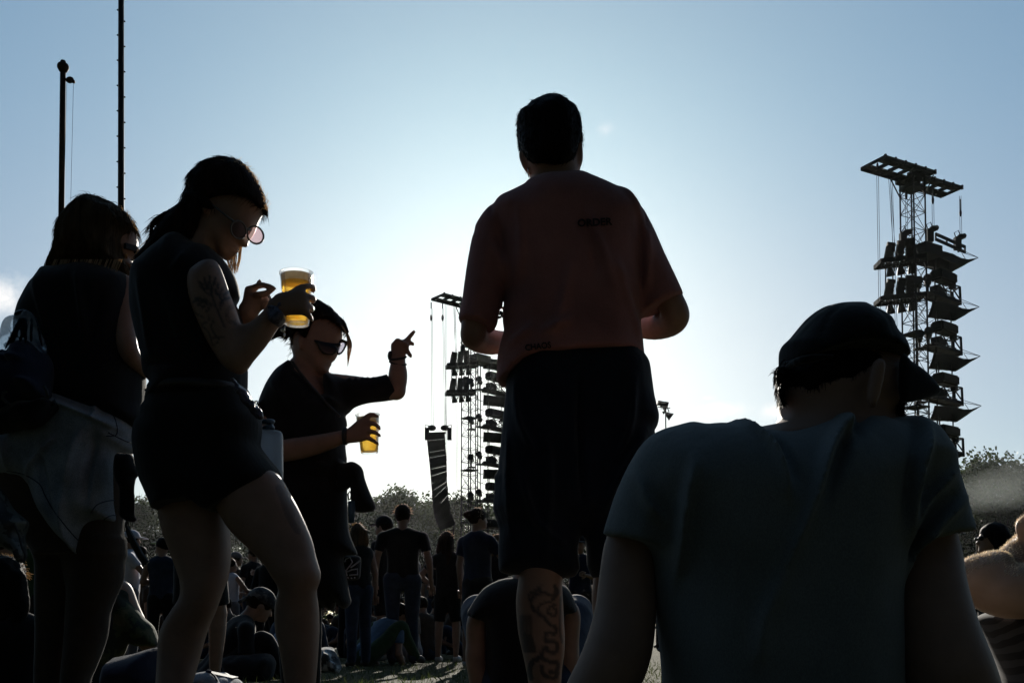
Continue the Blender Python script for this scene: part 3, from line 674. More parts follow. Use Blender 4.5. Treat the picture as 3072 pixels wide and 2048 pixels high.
    for x, yb, k in ((250, 2600, 1), (345, 985, 1), (362, 2550, 2)):
        t0 = T(x, 215 + (x - 250) * .5, dL(x) - .6); bt = T(x, yb, dL(x) - .6); bt.x = t0.x + (.25 if x > 300 else 0); mb.ball(t0, (.07, .07, .24), 6)
        for i in range(2): mb.tube([t0 + Vector((.05 * i * 2 - .05, 0, 0)), bt + Vector((.1 * i - .05, 0, 0))], .014, 4)
    mb.build('steel_cable', S, root)
    root.location = base; tag(root, 'right-hand lattice stage tower with five sails, hung lamps and a flat top frame', 'stage tower', 'lattice stage towers')
    c = copy_tree(root); D2 = 79.5; c.location = (P(1409, 1200, D2).x, D2, gz(D2)); c.rotation_euler.z = R(12)
    zt2 = P(1340, 916, D2).z - gz(D2); c.scale.z = zt2 / ztop
    tag(c, 'more distant lattice stage tower half hidden behind the standing man in the red shirt', 'stage tower', 'lattice stage towers')
    # ---- curved speaker array hanging from the far tower
    la = empty('line_array', P(1285, 1470, D2 - 1), 'curved hanging column of black loudspeaker boxes left of the far tower', 'speaker array')
    Lf = [(155, 868), (165, 970), (175, 1060), (185, 1180), (195, 1300), (210, 1370), (236, 1432)]; Rt = [(263, 862), (269, 950), (275, 1040), (276, 1130), (283, 1200), (293, 1300), (326, 1398)]
    Lf = [np.array(p) for p in catmull(Lf, 6)]; Rt = [np.array(p) for p in catmull(Rt, 6)]; nbx = 17; m_ = len(Lf) - 1
    samp = lambda A, f: A[min(int(f * m_), m_ - 1)] * (1 - (f * m_ - min(int(f * m_), m_ - 1))) + A[min(int(f * m_), m_ - 1) + 1] * (f * m_ - min(int(f * m_), m_ - 1))
    for i in range(nbx):
        f0 = i / nbx; f1 = (i + .99) / nbx; f2 = (i + (.96 if i > 4 else .985)) / nbx; q = [samp(Lf, f0), samp(Rt, f0), samp(Rt, f2) + (2 if i % 3 == 1 else 0), samp(Lf, f1)]; bx = MB(); V = []
        for dd in (-.75, .2):
            for k, p in enumerate(q):
                w_ = P(*zE([tuple(p)])[0], D2 - 1 + dd); V.append(w_)
        bx.add(V, [(3, 2, 1, 0), (4, 5, 6, 7), (0, 1, 5, 4), (1, 2, 6, 5), (2, 3, 7, 6), (3, 0, 4, 7)]); bx.build('speaker_cabinet', M['steel2'] if i % 2 else M['blackp'], la)
    fm = MB(); e = lambda x, y, dd=-.3: P(*zE([(x, y)])[0], D2 - 1 + dd); fm.bar(e(160, 862), e(270, 858), .2, .14); fm.bar(e(240, 1432), e(245, 1462), .08); fm.bar(e(318, 1400), e(312, 1462), .08); fm.bar(e(240, 1440), e(318, 1428), .08); fm.build('array_frame', S, la)
    for x, x1 in ((165, 183), (285, 250)):
        hb = MB(); c = e(x, 850); sg = 1 if x < 200 else -1; hb.box(c + Vector((-.08 * sg, 0, -.2)), (.34, .34, .95)); hb.ball(c + Vector((.3 * sg, 0, .28)), (.34, .25, .24), 7); hb.tube([c + Vector((-.2 * sg, 0, .2)), c + Vector((-.25 * sg, 0, .5)), c + Vector((.1 * sg, 0, .45))], .04, 5); hb.build('chain_hoist', M['blackp'], la)
        cb = MB(); tp = e(x1, 128)
        for i in range(2): cb.tube([c + Vector((.3 * sg + .12 * i, 0, .3)), tp + Vector((.09 * i, 0, 0))], .016, 4)
        cb.ball(tp - up * .75, (.09, .09, .28), 6); cb.tube([tp, tp + up * .5], .05, 5); cb.build('hoist_chain', S, la)
build_towers()

# ------------------------------------------------------------------ poles
def build_poles():
    d = 12.0; c = P(188, 700, d); top = P(189, 206, d).z; b = Vector((c.x, d, gz(d))); up = Vector((0, 0, 1)); t = Vector((P(189, 206, d).x, d, top)); bx = Vector((P(184, 640, d).x, d, P(184, 640, d).z)); dr = (t - bx).normalized(); foot = bx + dr * ((gz(d) - bx.z) / dr.z)
    r = empty('flagpole', foot, 'shorter weathered flagpole with a mushroom cap and pulley at the left', 'flagpole')
    mb = MB(); n = 14; mb.tube([foot.lerp(t, i / n) for i in range(n + 1)], [(.040 - .006 * i / n) * (1 + random.uniform(-.02, .02)) for i in range(n + 1)], 14); mb.build('pole', M['rust'], r, True)
    mb = MB(); mb.lathe([(.034, -.02), (.05, 0), (.068, .035), (.07, .06), (.06, .085), (.036, .10), (.034, .115), (.03, .128), (0, .132)], t - up * .03, 20); mb.build('cap', M['rust'], r, True)
    mb = MB(); p = P(*zL([(228, 262)])[0], d); mb.ball(p, (.05, .03, .042), 9); mb.box(p + Vector((.045, 0, -.022)), (.03, .03, .03)); mb.bar(p + Vector((-.045, 0, 0)), p + Vector((-.085, 0, .02)), .04, .03); mb.build('pulley', M['rust'], r, True)
    mb = MB()
    for x in (262, 196): a = P(*zL([(x, 290)])[0], d); mb.tube([a, Vector((a.x - .02, d, .9))], .0022, 4)
    mb.build('halyard', M['steel2'], r)
    d = 14.0; zz = P(362, -700, d); a = P(363, 640, d); tt = P(363.3, 0, d); dr = (tt - a).normalized(); foot = a + dr * ((gz(d) - a.z) / dr.z); t = foot + dr * 13.5
    r = empty('climbing_pole', foot, 'tall dark steel mast with climbing pegs running out of the top', 'mast')
    mb = MB(); mb.tube([foot, t], [.052, .034], 18); mb.build('pole', M['steel'], r, True); mb = MB()
    for i in range(34):
        p = foot + dr * (.6 + .372 * i); s_ = 1 if i % 2 else -1
        for s_, o_ in ((1, 0), (-1, .17)):
            q = p + dr * o_; w_ = .05 - .0013 * i * .372; mb.tube([q + Vector((s_ * w_ * .8, 0, 0)), q + Vector((s_ * (w_ + .012), 0, 0))], .009, 6); mb.ball(q + Vector((s_ * (w_ + .012), 0, 0)), .013, 4)
    mb.build('climbing_peg', M['steel'], r)
    # floodlight mast far behind the standing man
    d = 95.0; S = lambda x, y: P(*zN([(x, y)])[0], d); f = S(950, 600); foot = Vector((f.x, d, gz(d)))
    r = empty('floodlight_mast', foot, 'far floodlight mast with lamp heads between the standing man and the seated man', 'floodlight')
    mb = MB(); mb.tube([foot, S(950, 430)], [.09, .06], 8); mb.build('pole', M['steel2'], r)
    mb = MB(); mb.bar(S(725, 392), S(1085, 428), .12, .06); mb.bar(S(790, 440), S(870, 445), .05); mb.tube([S(890, 430), S(960, 560)], .1, 6); mb.tube([S(1010, 430), S(1050, 540)], .05, 5); mb.tube([S(960, 420), S(960, 480)], .05, 5); mb.build('cross_bar', M['steel2'], r)
    mb = MB(); Mx = Matrix.Rotation(R(12), 3, 'Y'); mb.box(S(850, 300), (.95, .7, .34), Mx); mb.box(S(960, 320), (.4, .6, .4), Mx); mb.box(S(900, 370), (.7, .6, .28), Mx); mb.build('lamp_housing', M['steel2'], r)
    for x, y, k in ((1040, 640, 1.0), (890, 555, .4)):
        mb = MB(); Mx = Matrix.Rotation(R(125), 3, 'Y'); mb.lathe([(0, -.35 * k), (.2 * k, -.3 * k), (.28 * k, 0), (.42 * k, .3 * k), (.36 * k, .32 * k), (0, .2 * k)], S(x, y), 12, Mx); mb.build('floodlight', M['steel2'], r)
zL = zoom(140, 160, 3.2667)
build_poles()
# ------------------------------------------------------------------ the people in front
def person(px, d, label, group=None):
    x = P(px, 1500, d).x
    return empty('person', (x, d, gz(d)), label, 'person', group)
def px_lines(lines):
    """ink drawn on the camera-facing skin along polylines given in photo pixels: (points, width_px, strength)"""
    def fn(V):
        x, y = project(V); out = np.zeros(len(V))
        for pts, wd, st in lines:
            q = np.array(catmull(pts, 6) if len(pts) > 2 else pts)[:, :2]; d2 = np.full(len(V), 1e9)
            box = (x > q[:, 0].min() - 9) & (x < q[:, 0].max() + 9) & (y > q[:, 1].min() - 9) & (y < q[:, 1].max() + 9)
            if not box.any(): continue
            xx, yy = x[box], y[box]; dd = np.full(len(xx), 1e9)
            for a, b in zip(q[:-1], q[1:]):
                e = b - a; L2 = e @ e + 1e-9; t = np.clip(((xx - a[0]) * e[0] + (yy - a[1]) * e[1]) / L2, 0, 1); dd = np.minimum(dd, np.hypot(xx - a[0] - t * e[0], yy - a[1] - t * e[1]))
            o = np.clip((wd + 2.2 - dd) / 3.2, 0, 1) * st; out[box] = np.maximum(out[box], o)
        return out
    return fn
def leafy(c, L, a, wd=3.0):
    return ([(c[0] - L * math.cos(a), c[1] - L * math.sin(a)), (c[0] + L * math.cos(a), c[1] + L * math.sin(a))], wd, .85)
def outer_strands(outline, d, n, length, seed, dd=0.0, r=.00085, spread=.6, depth=.05):
    """loose hairs that leave the outline of a head (outline in photo pixels, in order)"""
    rg = random.Random(seed); q = [np.array(p[:2]) for p in catmull(outline, 6)]; c = np.mean(q, 0); ps = []
    for i in range(n):
        j = rg.randrange(len(q) - 1); a = q[j] + (q[j + 1] - q[j]) * rg.random(); t = q[j + 1] - q[j]; t = t / (np.linalg.norm(t) + 1e-6); nn = np.array([-t[1], t[0]]);
        if nn @ (a - c) < 0: nn = -nn
        L = length * rg.uniform(.3, 1.1); s_ = rg.choice((-1, 1)); z = dd + rg.uniform(-depth, depth); k = rg.uniform(-.2, spread)
        p0 = a - nn * L * .25; p1 = a + nn * L * .3 * k + t * s_ * L * .4; p2 = a + nn * L * k + t * s_ * L * .8
        ps.append([P(p0[0], p0[1], d + z), P(p1[0], p1[1], d + z), P(p2[0], p2[1], d + z)])
    return strands(ps, r, r * .4, 3)

# ---- standing man in the faded red shirt, seen from behind
def man_red():
    d = 2.62; h = .0062
    r = person(1660, d, 'standing man seen from behind in a faded red T-shirt and long dark shorts'); b = Body(d, h, .02)
    c = P(1650, 400, d); b.ell((c.x, c.y + .01, c.z), (.077, .1, .118))
    b.poly(zG([(376, 330), (390, 326), (404, 352), (415, 390), (438, 428), (432, 446), (410, 436), (390, 402), (378, 362)]), .012, .012, -.0, k=.008)
    b.poly(zG([(690, 282), (717, 275), (719, 340), (718, 388), (704, 402), (696, 396)]), .012, .012, -.0, k=.008)
    b.poly(zG([(640, 380), (700, 360), (700, 410), (694, 450), (686, 475), (650, 470)]), .04, .03, .03, k=.02)
    b.loft([(zG([(0, y)])[0][1], zG([(xl, 0)])[0][0], zG([(xr, 0)])[0][0], .01, .058) for y, xl, xr in ((400, 450, 680), (440, 451, 690), (480, 457, 691), (520, 440, 715), (560, 400, 780))])
    b.loft([(y, xl, xr, 0, hd) for y, xl, xr, hd in ((545, 1570, 1770, .06), (640, 1530, 1860, .075), (800, 1545, 1890, .085), (1000, 1545, 1895, .085), (1150, 1530, 1910, .09), (1300, 1520, 1930, .1))])
    b.limb([(1530, 655, 0, 48), (1447, 860, 0, 44), (*zG([(140, 1275)])[0], -.01, 40), (*zG([(152, 1322)])[0], .03, 40), (*zG([(235, 1345)])[0], .12, 38), (*zG([(330, 1340)])[0], .22, 29), (*zG([(420, 1300)])[0], .30, 26)])
    b.limb([(1880, 650, 0, 48), (1965, 800, 0, 44), (*zG([(1198, 1160)])[0], -.01, 42), (*zG([(1195, 1228)])[0], .03, 44), (*zG([(1100, 1262)])[0], .12, 40), (*zG([(990, 1262)])[0], .22, 30), (*zG([(900, 1240)])[0], .30, 26)])
    for hx, hy, s_ in ((450, 1295, 1), (870, 1235, -1)):       # hands in front of the belly
        p = zG([(hx, hy)])[0]; b.limb([(p[0] - 20 * s_, p[1], .31, 26), (p[0] + 45 * s_, p[1] - 10, .34, 34)], ky=.55)
        for k in range(4): b.limb([(p[0] + 48 * s_, p[1] - 36 + k * 17, .34, 9.5), (p[0] + (98 - 4 * abs(k - 1)) * s_, p[1] - 42 + k * 17, .345, 8.5), (p[0] + (120 - 6 * abs(k - 1)) * s_, p[1] - 36 + k * 16, .325, 7.5)], k=.006)
        b.limb([(p[0] + 10 * s_, p[1] - 24, .32, 11), (p[0] + 45 * s_, p[1] - 62, .34, 10), (p[0] + 75 * s_, p[1] - 78, .33, 8)], k=.006)
    hx = lambda y, xl, xr, dd, hd: (zH([(0, y)])[0][1], zH([(xl, 0)])[0][0], zH([(xr, 0)])[0][0], dd, hd)
    b.loft([hx(560, 330, 690, 0, .07), hx(760, 350, 660, 0, .066), hx(890, 343, 642, .0, .06), hx(950, 334, 641, .0, .062), hx(1010, 328, 645, .005, .066), hx(1080, 329, 649, .01, .068), hx(1150, 334, 652, .01, .068), hx(1250, 346, 658, .01, .066), hx(1360, 370, 656, .005, .06), hx(1480, 396, 640, 0, .054), hx(1568, 411, 634, 0, .05), hx(1750, 440, 610, 0, .045), hx(1950, 455, 590, 0, .045)])
    b.loft([(1500, 1770, 1960, 0, .08), (1700, 1785, 1935, 0, .066), (1790, 1780, 1935, .005, .068), (1900, 1790, 1930, .01, .066), (2050, 1810, 1915, 0, .052), (2200, 1822, 1905, 0, .045)])
    ink = []
    H = lambda *p: zH(list(p))
    ink += [(H((420, 1000), (440, 1060), (490, 1120)), 4, .8), (H((450, 1090), (430, 1040), (450, 985), (520, 965), (580, 985), (600, 930)), 4, .8), (H((590, 920), (610, 960), (580, 1010)), 5, .85), (H((540, 1100), (560, 1060), (600, 1080), (590, 1120), (560, 1110)), 4, .8),
            (H((520, 1130), (560, 1180), (600, 1200), (590, 1240), (550, 1230)), 5, .85), (H((530, 1240), (530, 1290), (600, 1300), (600, 1360), (550, 1360), (530, 1330)), 6, .85), (H((520, 1340), (500, 1400), (560, 1430), (610, 1440), (600, 1500), (560, 1500)), 6, .85), (H((500, 1400), (440, 1430), (420, 1500), (430, 1540)), 8, .85), (H((500, 1460), (520, 1520), (590, 1540), (610, 1500)), 6, .85),
            (H((630, 1000), (625, 1200), (640, 1300)), 3, .7), (H((600, 1050), (560, 1030), (500, 1040), (480, 1080), (510, 1120)), 3, .8)]
    for k in range(6): ink.append((H((425 + 16 * k, 1010 - 9 * k), (415 + 15 * k, 980 - 10 * k), (428 + 15 * k, 960 - 9 * k)), 2, .75))
    for k in range(5): ink.append((H((362 + 4 * k, 1125), (365 + 4 * k, 1230), (385 + 4 * k, 1360)), 4, .6))
    for k in range(4): ink.append((H((385 + 14 * k, 1240 + 5 * k), (395 + 20 * k, 1360)), 5, .75))
    for k in range(3): ink.append((H((370 + 25 * k, 1120), (378 + 25 * k, 1230)), 5, .55))
    grow(b, 'body', M['skin_ink'], r, pins=px_lines(ink))
    # shirt
    s = Body(d, h, .018)
    s.poly(zG([(462, 496), (500, 481), (560, 472), (690, 471), (735, 482), (775, 500), (850, 535), (930, 580), (990, 625), (1035, 690), (1035, 800), (1030, 1000), (1030, 1210), (1038, 1350), (1050, 1440), (1062, 1560), (1050, 1700), (700, 1720), (340, 1720), (268, 1660), (262, 1560), (268, 1490), (270, 1440), (277, 1400), (292, 1340), (309, 1285), (302, 1235), (304, 1180), (313, 1120), (306, 1092), (280, 1000), (262, 850), (215, 700), (260, 610), (330, 572), (395, 540), (420, 514)]), .145, .11, 0, cuts=[zG([(255, 1545), (285, 1552), (312, 1545), (345, 1512), (400, 1478), (500, 1455), (700, 1442), (850, 1436), (960, 1434), (1010, 1448), (1060, 1452)])])
    s.poly(zG([(300, 595), (260, 610), (200, 660), (150, 730), (142, 768), (128, 800), (100, 930), (80, 1050), (66, 1140), (46, 1230), (30, 1330), (140, 1400), (242, 1360), (244, 1272), (257, 1240), (260, 1200), (268, 1165), (280, 1140), (285, 1112), (292, 1092), (310, 1000), (330, 850), (340, 700)]), .08, .07, -.012, k=.002, cuts=[tuple(zG([(50, 1236), (244, 1274)]))])
    s.poly(zG([(940, 600), (990, 625), (1056, 694), (1110, 790), (1160, 890), (1210, 990), (1264, 1100), (1300, 1190), (1180, 1240), (1090, 1270), (1020, 1290), (1000, 1100), (975, 900), (930, 720)]), .08, .07, -.012, cuts=[tuple(zG([(1030, 1206), (1263, 1103)]))])
    for a, q, amp in (((240, 880), (300, 1090), .012), ((700, 740), (870, 1180), .007), ((690, 760), (780, 1100), -.006), ((1030, 780), (1028, 1150), .012), ((640, 1000), (540, 1400), .006), ((860, 1000), (1020, 1400), .009), ((900, 1080), (990, 1300), -.008), ((370, 700), (375, 1100), .006), ((900, 560), (1010, 760), .006), ((480, 1380), (640, 1300), .008), ((300, 1420), (450, 1330), .008)):
        q0, q1 = zG([a, q]); s.crease([q0, ((q0[0] + q1[0]) / 2 + 7, (q0[1] + q1[1]) / 2), q1], 16, amp)
    for L in ([(990, 628), (1022, 690), (1036, 780), (1032, 900)], [(260, 612), (232, 680), (250, 780), (275, 900)], [(390, 545), (560, 500), (760, 520)]): s.crease(zG(L), 4, -.004)
    V, Q = s.mesh([(.011, 7, 5, 2.6, 3), (.005, 17, 12, 8, 8)], 2); me = np_mesh(V, Q); link('shirt', me, M['red'], r)
    col = Body(d, .005, .006); col.limb([(*zG([(458, 500)])[0], .02, 10), (*zG([(480, 483)])[0], -.04, 10), (*zG([(560, 473)])[0], -.07, 10), (*zG([(640, 470)])[0], -.07, 10), (*zG([(700, 473)])[0], -.03, 10), (*zG([(735, 486)])[0], .02, 10)], n=6); grow(col, 'collar', M['red'], r)
    # printed words on the back
    bv = BVHTree.FromPolygons([Vector(v) for v in V], [tuple(q) for q in Q])
    def word(txt, x0, x1, yb, yt, rot, name):
        cu = bpy.data.curves.new('t', 'FONT'); cu.body = txt; cu.resolution_u = 3; cu.offset = .018; to = bpy.data.objects.new('t', cu); COL.objects.link(to); bpy.context.view_layer.update()
        me = to.evaluated_get(bpy.context.evaluated_depsgraph_get()).to_mesh(); co = np.array([v.co[:] for v in me.vertices]); fs = [tuple(p.vertices) for p in me.polygons]; to.to_mesh_clear() if hasattr(to, 'to_mesh_clear') else None
        bpy.data.objects.remove(to); mn = co.min(0); mx_ = co.max(0); out = []; cr, sr = math.cos(rot), math.sin(rot)
        for c_ in co:
            u = (c_[0] - mn[0]) / (mx_[0] - mn[0]); v = (c_[1] - mn[1]) / (mx_[1] - mn[1]); lx = u * (x1 - x0); ly = -v * (yb - yt); p = P(x0 + lx * cr - ly * sr, yb + lx * sr + ly * cr, d - .3)
            o_ = Vector((0, 0, HC)); dr = (p - o_).normalized(); hit = bv.ray_cast(o_, dr)[0]; out.append((hit if hit else p) - dr * .004)
        bm = bmesh.new(); vs = [bm.verts.new(v) for v in out]
        for f in fs:
            try: bm.faces.new([vs[i] for i in f])
            except ValueError: pass
        m2 = bpy.data.meshes.new('m'); bm.to_mesh(m2); bm.free(); o = link(name, m2, M['ink'], r); sd = o.modifiers.new('t', 'SOLIDIFY'); sd.thickness = .0015; sd.offset = 0
    word('ORDER', *[zG([(692, 0)])[0][0], zG([(876, 0)])[0][0], zG([(0, 730)])[0][1], zG([(0, 690)])[0][1]], R(-3), 'printed_word')
    word('CHAOS', *[zG([(414, 0)])[0][0], zG([(552, 0)])[0][0], zG([(0, 1390)])[0][1], zG([(0, 1356)])[0][1]], R(-7), 'printed_word')
    # shorts
    s = Body(d, h, .02)
    s.poly(zF([(1160, 845), (1157, 890), (1154, 935), (1149, 1000), (1144, 1080), (1147, 1200), (1340, 1210), (1525, 1200), (1518, 1080), (1512, 1010), (1505, 985), (1513, 970), (1515, 952), (1508, 930), (1500, 900), (1495, 860), (1491, 830), (1478, 806), (1462, 770), (1330, 762), (1210, 770), (1182, 815), (1166, 850)]), .132, .09, .0)
    s.poly(zF([(1147, 1120), (1147, 1200), (1141, 1295), (1150, 1316), (1200, 1320), (1322, 1320), (1327, 1260), (1334, 1215), (1345, 1150), (1345, 1080), (1150, 1080)]), .105, .09, 0)
    s.poly(zF([(1338, 1080), (1345, 1150), (1349, 1215), (1352, 1245), (1366, 1320), (1450, 1330), (1526, 1325), (1530, 1200), (1522, 1080)]), .105, .09, 0)
    for L, w_, amp in (([(1330, 850), (1325, 1000), (1335, 1180)], 8, -.012), ([(1180, 880), (1190, 980), (1230, 1060)], 9, .01), ([(1190, 1080), (1230, 1200), (1300, 1260)], 10, .012), ([(1450, 880), (1440, 990), (1400, 1080)], 9, .01), ([(1480, 1000), (1420, 1100), (1370, 1200)], 11, .012), ([(1165, 1000), (1162, 1120), (1175, 1250)], 6, .008), ([(1250, 1000), (1260, 1120), (1250, 1280)], 12, .010)): s.crease(zF(L), w_ * 1.3, amp)
    grow(s, 'shorts', M['shorts'], r, [(.014, 8, 5, 4, 5), (.007, 22, 18, 14, 2)])
    hr = Body(d, .0055, .012); ol = zG([(376, 292), (370, 240), (367, 200), (372, 158), (380, 138), (396, 128), (412, 122), (440, 95), (500, 68), (560, 61), (620, 75), (665, 105), (698, 150), (711, 200), (716, 262), (702, 290), (692, 340), (680, 392), (640, 420), (600, 448), (545, 455), (490, 442), (450, 430), (425, 400), (395, 340)])
    hr.poly(ol[:15] + zG([(718, 300), (700, 420), (640, 500), (545, 520), (450, 500), (390, 400), (372, 310)]), .108, .085, .0, k=.01, cuts=[zG([(340, 290), (376, 294), (395, 345), (425, 402), (450, 432), (490, 444), (545, 457), (600, 450), (640, 422), (670, 396), (684, 345), (700, 292), (740, 280)])])
    for k in range(5):
        a = random.uniform(3.5, 4.0); x = 1648 + 92 * math.cos(a); y = 385 + 105 * math.sin(a) * (1 if a > 3.1 else .8); hr.limb([(x, y, random.uniform(-.05, .05), 9), (x + 8 * math.cos(a) + random.uniform(-7, 7), y - 7 + 6 * math.sin(a), random.uniform(-.03, .03), 3)], k=.006)
    grow(hr, 'hair', M['h_black'], r, [(.006, 60, 60, 9, 4)], hair=dict(n=3200, L=.018, r=.0008, flow=(.3, 0, -1), lift=.02, jit=.12)); outer_strands(ol[1:16], d, 170, 17, 4).build('loose_hair', M['h_blond'], r)
    mb = MB(); p = P(*zG([(435, 432)])[0], d - .01); mb.tube([p + Vector((.004 * math.cos(a), .009 * math.cos(a) * .5, .009 * math.sin(a))) for a in [k * .5236 for k in range(13)]], .0017, 6, False); mb.build('earring', M['metal'], r, True)
    for x in (1643, 1862):
        f = Body(d, .008, .02); fx = P(x, 2200, d).x; f.chain([(fx, d - .05, .05, .05), (fx, d + .06, .045, .05), (fx, d + .2, .035, .04)], k=.02); f.cone((fx, d, .1), (fx, d, .06), .05, .05); grow(f, 'shoe', M['blackp'], r)
man_red()

# ---- seated man with the cap, back to the camera
def man_cap():
    d = 1.5; h = .0055; r = person(2400, d, 'seated man from behind in a grey-blue T-shirt and a black peaked cap')
    b = Body(d, h, .018)
    b.poly(zI([(310, 430), (296, 500), (290, 560), (298, 640), (300, 700), (340, 760), (600, 800), (850, 800), (940, 800), (980, 785), (992, 720), (1000, 685), (1010, 640), (1004, 600), (1010, 540), (1002, 430), (800, 360), (500, 360)]), .082, .085, .02)
    b.loft([(zI([(0, y)])[0][1], zI([(xl, 0)])[0][0], zI([(xr, 0)])[0][0], .01, hd) for y, xl, xr, hd in ((620, 296, 880, .065), (700, 298, 900, .066), (755, 288, 930, .068), (800, 262, 960, .07), (830, 215, 1000, .075), (850, 150, 1040, .08), (900, 60, 1100, .09))])
    b.poly(zI([(830, 432), (868, 409), (898, 418), (909, 450), (900, 510), (882, 600), (852, 695), (832, 714), (806, 690), (795, 620), (806, 520)]), .014, .014, -.082, k=.008)
    b.poly(zI([(850, 450), (880, 440), (885, 480), (862, 560), (850, 620), (842, 560)]), .008, .008, -.1, mode='s', k=.004)
    tl = lambda x, y: zF([(x, y)])[0]
    b.loft([(y, xl, xr, .02, hd) for y, xl, xr, hd in ((1290, 2230, 2690, .07), (1400, 2060, 2740, .1), (1600, 2000, 2700, .11), (1900, 2010, 2680, .12), (2250, 2000, 2700, .13), (2330, 2020, 2690, .12))])
    b.limb([(2740, 1440, 0, 80), (2788, 1640, -.0, 92), (2796, 1760, -.02, 104), (2820, 1900, -.04, 118), (2870, 2060, -.05, 128), (2960, 2240, -.02, 90), (3040, 2390, .02, 60)])
    b.limb([(1985, 1420, 0, 75), (*tl(1452, 1240), 0, 74), (*tl(1443, 1330), -.01, 84), (*tl(1436, 1420), -.02, 92), (*tl(1412, 1520), -.03, 100), (*tl(1350, 1640), -.02, 90), (*tl(1290, 1800), .02, 60)])
    for x, y, s_ in ((3075, 2440, 1), (1640, 2380, -1)):        # hands flat on the grass
        b.limb([(x, y, .02, 48), (x + 12 * s_, y + 20, .08, 52)], ky=.9)
        for k in range(4): b.limb([(x + (k - 1.5) * 32, y + 30, .1, 18), (x + (k - 1.5) * 40, y + 42, .16 + .01 * (k % 3), 15)], k=.006)
        b.limb([(x - 40 * s_, y + 15, .05, 19), (x - 85 * s_, y + 40, .09, 16)], k=.006)
    for s_ in (-1, 1):                                          # crossed legs in front
        b.chain([(P(2350, 2300, d).x + .09 * s_, d + .05, .10, .09), (P(2350, 2300, d).x + .36 * s_, d + .36, .16, .065), (P(2350, 2300, d).x - .08 * s_, d + .46, .07, .045), (P(2350, 2300, d).x - .2 * s_, d + .44, .05, .035)])
    grow(b, 'body', M['skin'], r)
    s = Body(d, h, .02)
    s.poly([tl(1690, 964), tl(1665, 970), tl(1640, 970)] [::-1] and zI([(190, 845), (280, 853), (360, 828), (440, 801), (530, 776), (600, 756), (640, 745), (672, 741), (692, 757), (740, 749), (800, 763), (850, 760), (876, 783), (960, 788), (1070, 790), (1112, 808), (1150, 840), (1185, 890), (1222, 950), (1250, 1040)]) + [tl(2110, 1160), tl(2085, 1240), tl(2066, 1300), tl(2058, 1400), tl(2058, 1560), tl(2070, 1760), tl(1520, 1760), tl(1524, 1600), tl(1512, 1480), tl(1506, 1330), tl(1490, 1240), tl(1452, 1130), tl(1470, 1050), tl(1505, 1008), tl(1560, 985), tl(1640, 970), tl(1664, 970), tl(1690, 963)] + zI([(20, 785), (45, 790), (100, 812), (150, 832)]), .15, .12, 0, n=3)
    s.poly([tl(1600, 976), tl(1560, 985), tl(1500, 1010), tl(1450, 1070), tl(1416, 1130), tl(1396, 1190), tl(1386, 1230), tl(1372, 1310), tl(1440, 1350), tl(1520, 1340), tl(1560, 1180), tl(1620, 1060)], .085, .08, -.01, cuts=[(tl(1388, 1227), tl(1512, 1255))])
    s.poly([(2700, 1270), (2760, 1272), (2787, 1289), (2822, 1345), (2848, 1380), (2871, 1440), (2894, 1510), (2917, 1576), (2944, 1645), (2975, 1740), (2890, 1790), (2780, 1790), (2640, 1760), (2640, 1500), (2640, 1350)], .09, .07, -.01, cuts=[((2660, 1634), (2780, 1616)), ((2720, 1616), (2884, 1614)), ((2872, 1690), (2944, 1648))])
    for pts, w_, amp in (([(1690, 966), (1730, 1060), (1752, 1180)], 16, .012), ([(1700, 960), (1750, 1050), (1775, 1150)], 18, -.010), ([(1935, 950), (1850, 1050), (1790, 1200), (1740, 1330)], 17, .014), ([(1965, 960), (1880, 1060), (1820, 1190)], 18, -.010), ([(2090, 972), (2040, 1100), (2030, 1250)], 16, .012), ([(2070, 975), (2020, 1090), (2005, 1230)], 18, -.008),
            ([(1560, 1080), (1540, 1200), (1530, 1350)], 16, .012), ([(2150, 1090), (2070, 1170), (2040, 1240)], 14, .009), ([(2140, 1140), (2080, 1210), (2050, 1290)], 14, -.009), ([(2180, 1150), (2090, 1230), (2055, 1330)], 14, .009), ([(1740, 1330), (1700, 1420), (1690, 1520)], 26, .009), ([(1450, 1100), (1470, 1170), (1510, 1220)], 14, .008), ([(1900, 960), (1905, 1010), (1890, 1080)], 12, .008)):
        s.crease([tl(*p) for p in pts], w_, amp)
    grow(s, 'shirt', M['greyblue'], r, [(.014, 9, 6, 4, 2), (.006, 22, 15, 12, 9)])
    s = Body(d, .01, .03); cx = P(2350, 2300, d).x; s.ell((cx, d + .02, .1), (.2, .17, .12))
    for q in (-1, 1): s.chain([(cx + .09 * q, d + .05, .10, .11), (cx + .36 * q, d + .36, .16, .085)])
    grow(s, 'shorts', M['shorts'], r)
    hr = Body(d, .005, .01); hr.poly(zI([(296, 440), (290, 482), (272, 500), (267, 525), (275, 560), (279, 600), (285, 640), (292, 668), (300, 740), (500, 760), (700, 720), (830, 600), (900, 500), (840, 400), (700, 370), (400, 370)]), .093, .085, .02, cuts=[zI([(240, 655), (292, 670), (350, 674), (450, 664), (540, 634), (640, 600), (720, 585), (790, 600), (800, 520), (830, 430), (920, 410)])])
    for k in range(40):
        y = random.uniform(470, 670); x = np.interp(y, [470, 500, 540, 600, 670], [290, 272, 270, 280, 292]); hr.limb([(*zI([(x + 12, y)])[0], random.uniform(-.04, .06), 9), (*zI([(x - 5, y + 10)])[0], random.uniform(-.04, .06), 3)], k=.004)
    grow(hr, 'hair', M['h_black'], r, [(.005, 70, 70, 14, 4)], hair=dict(n=3000, L=.014, r=.0007, flow=(.1, 0, -1), lift=.1, jit=.15))
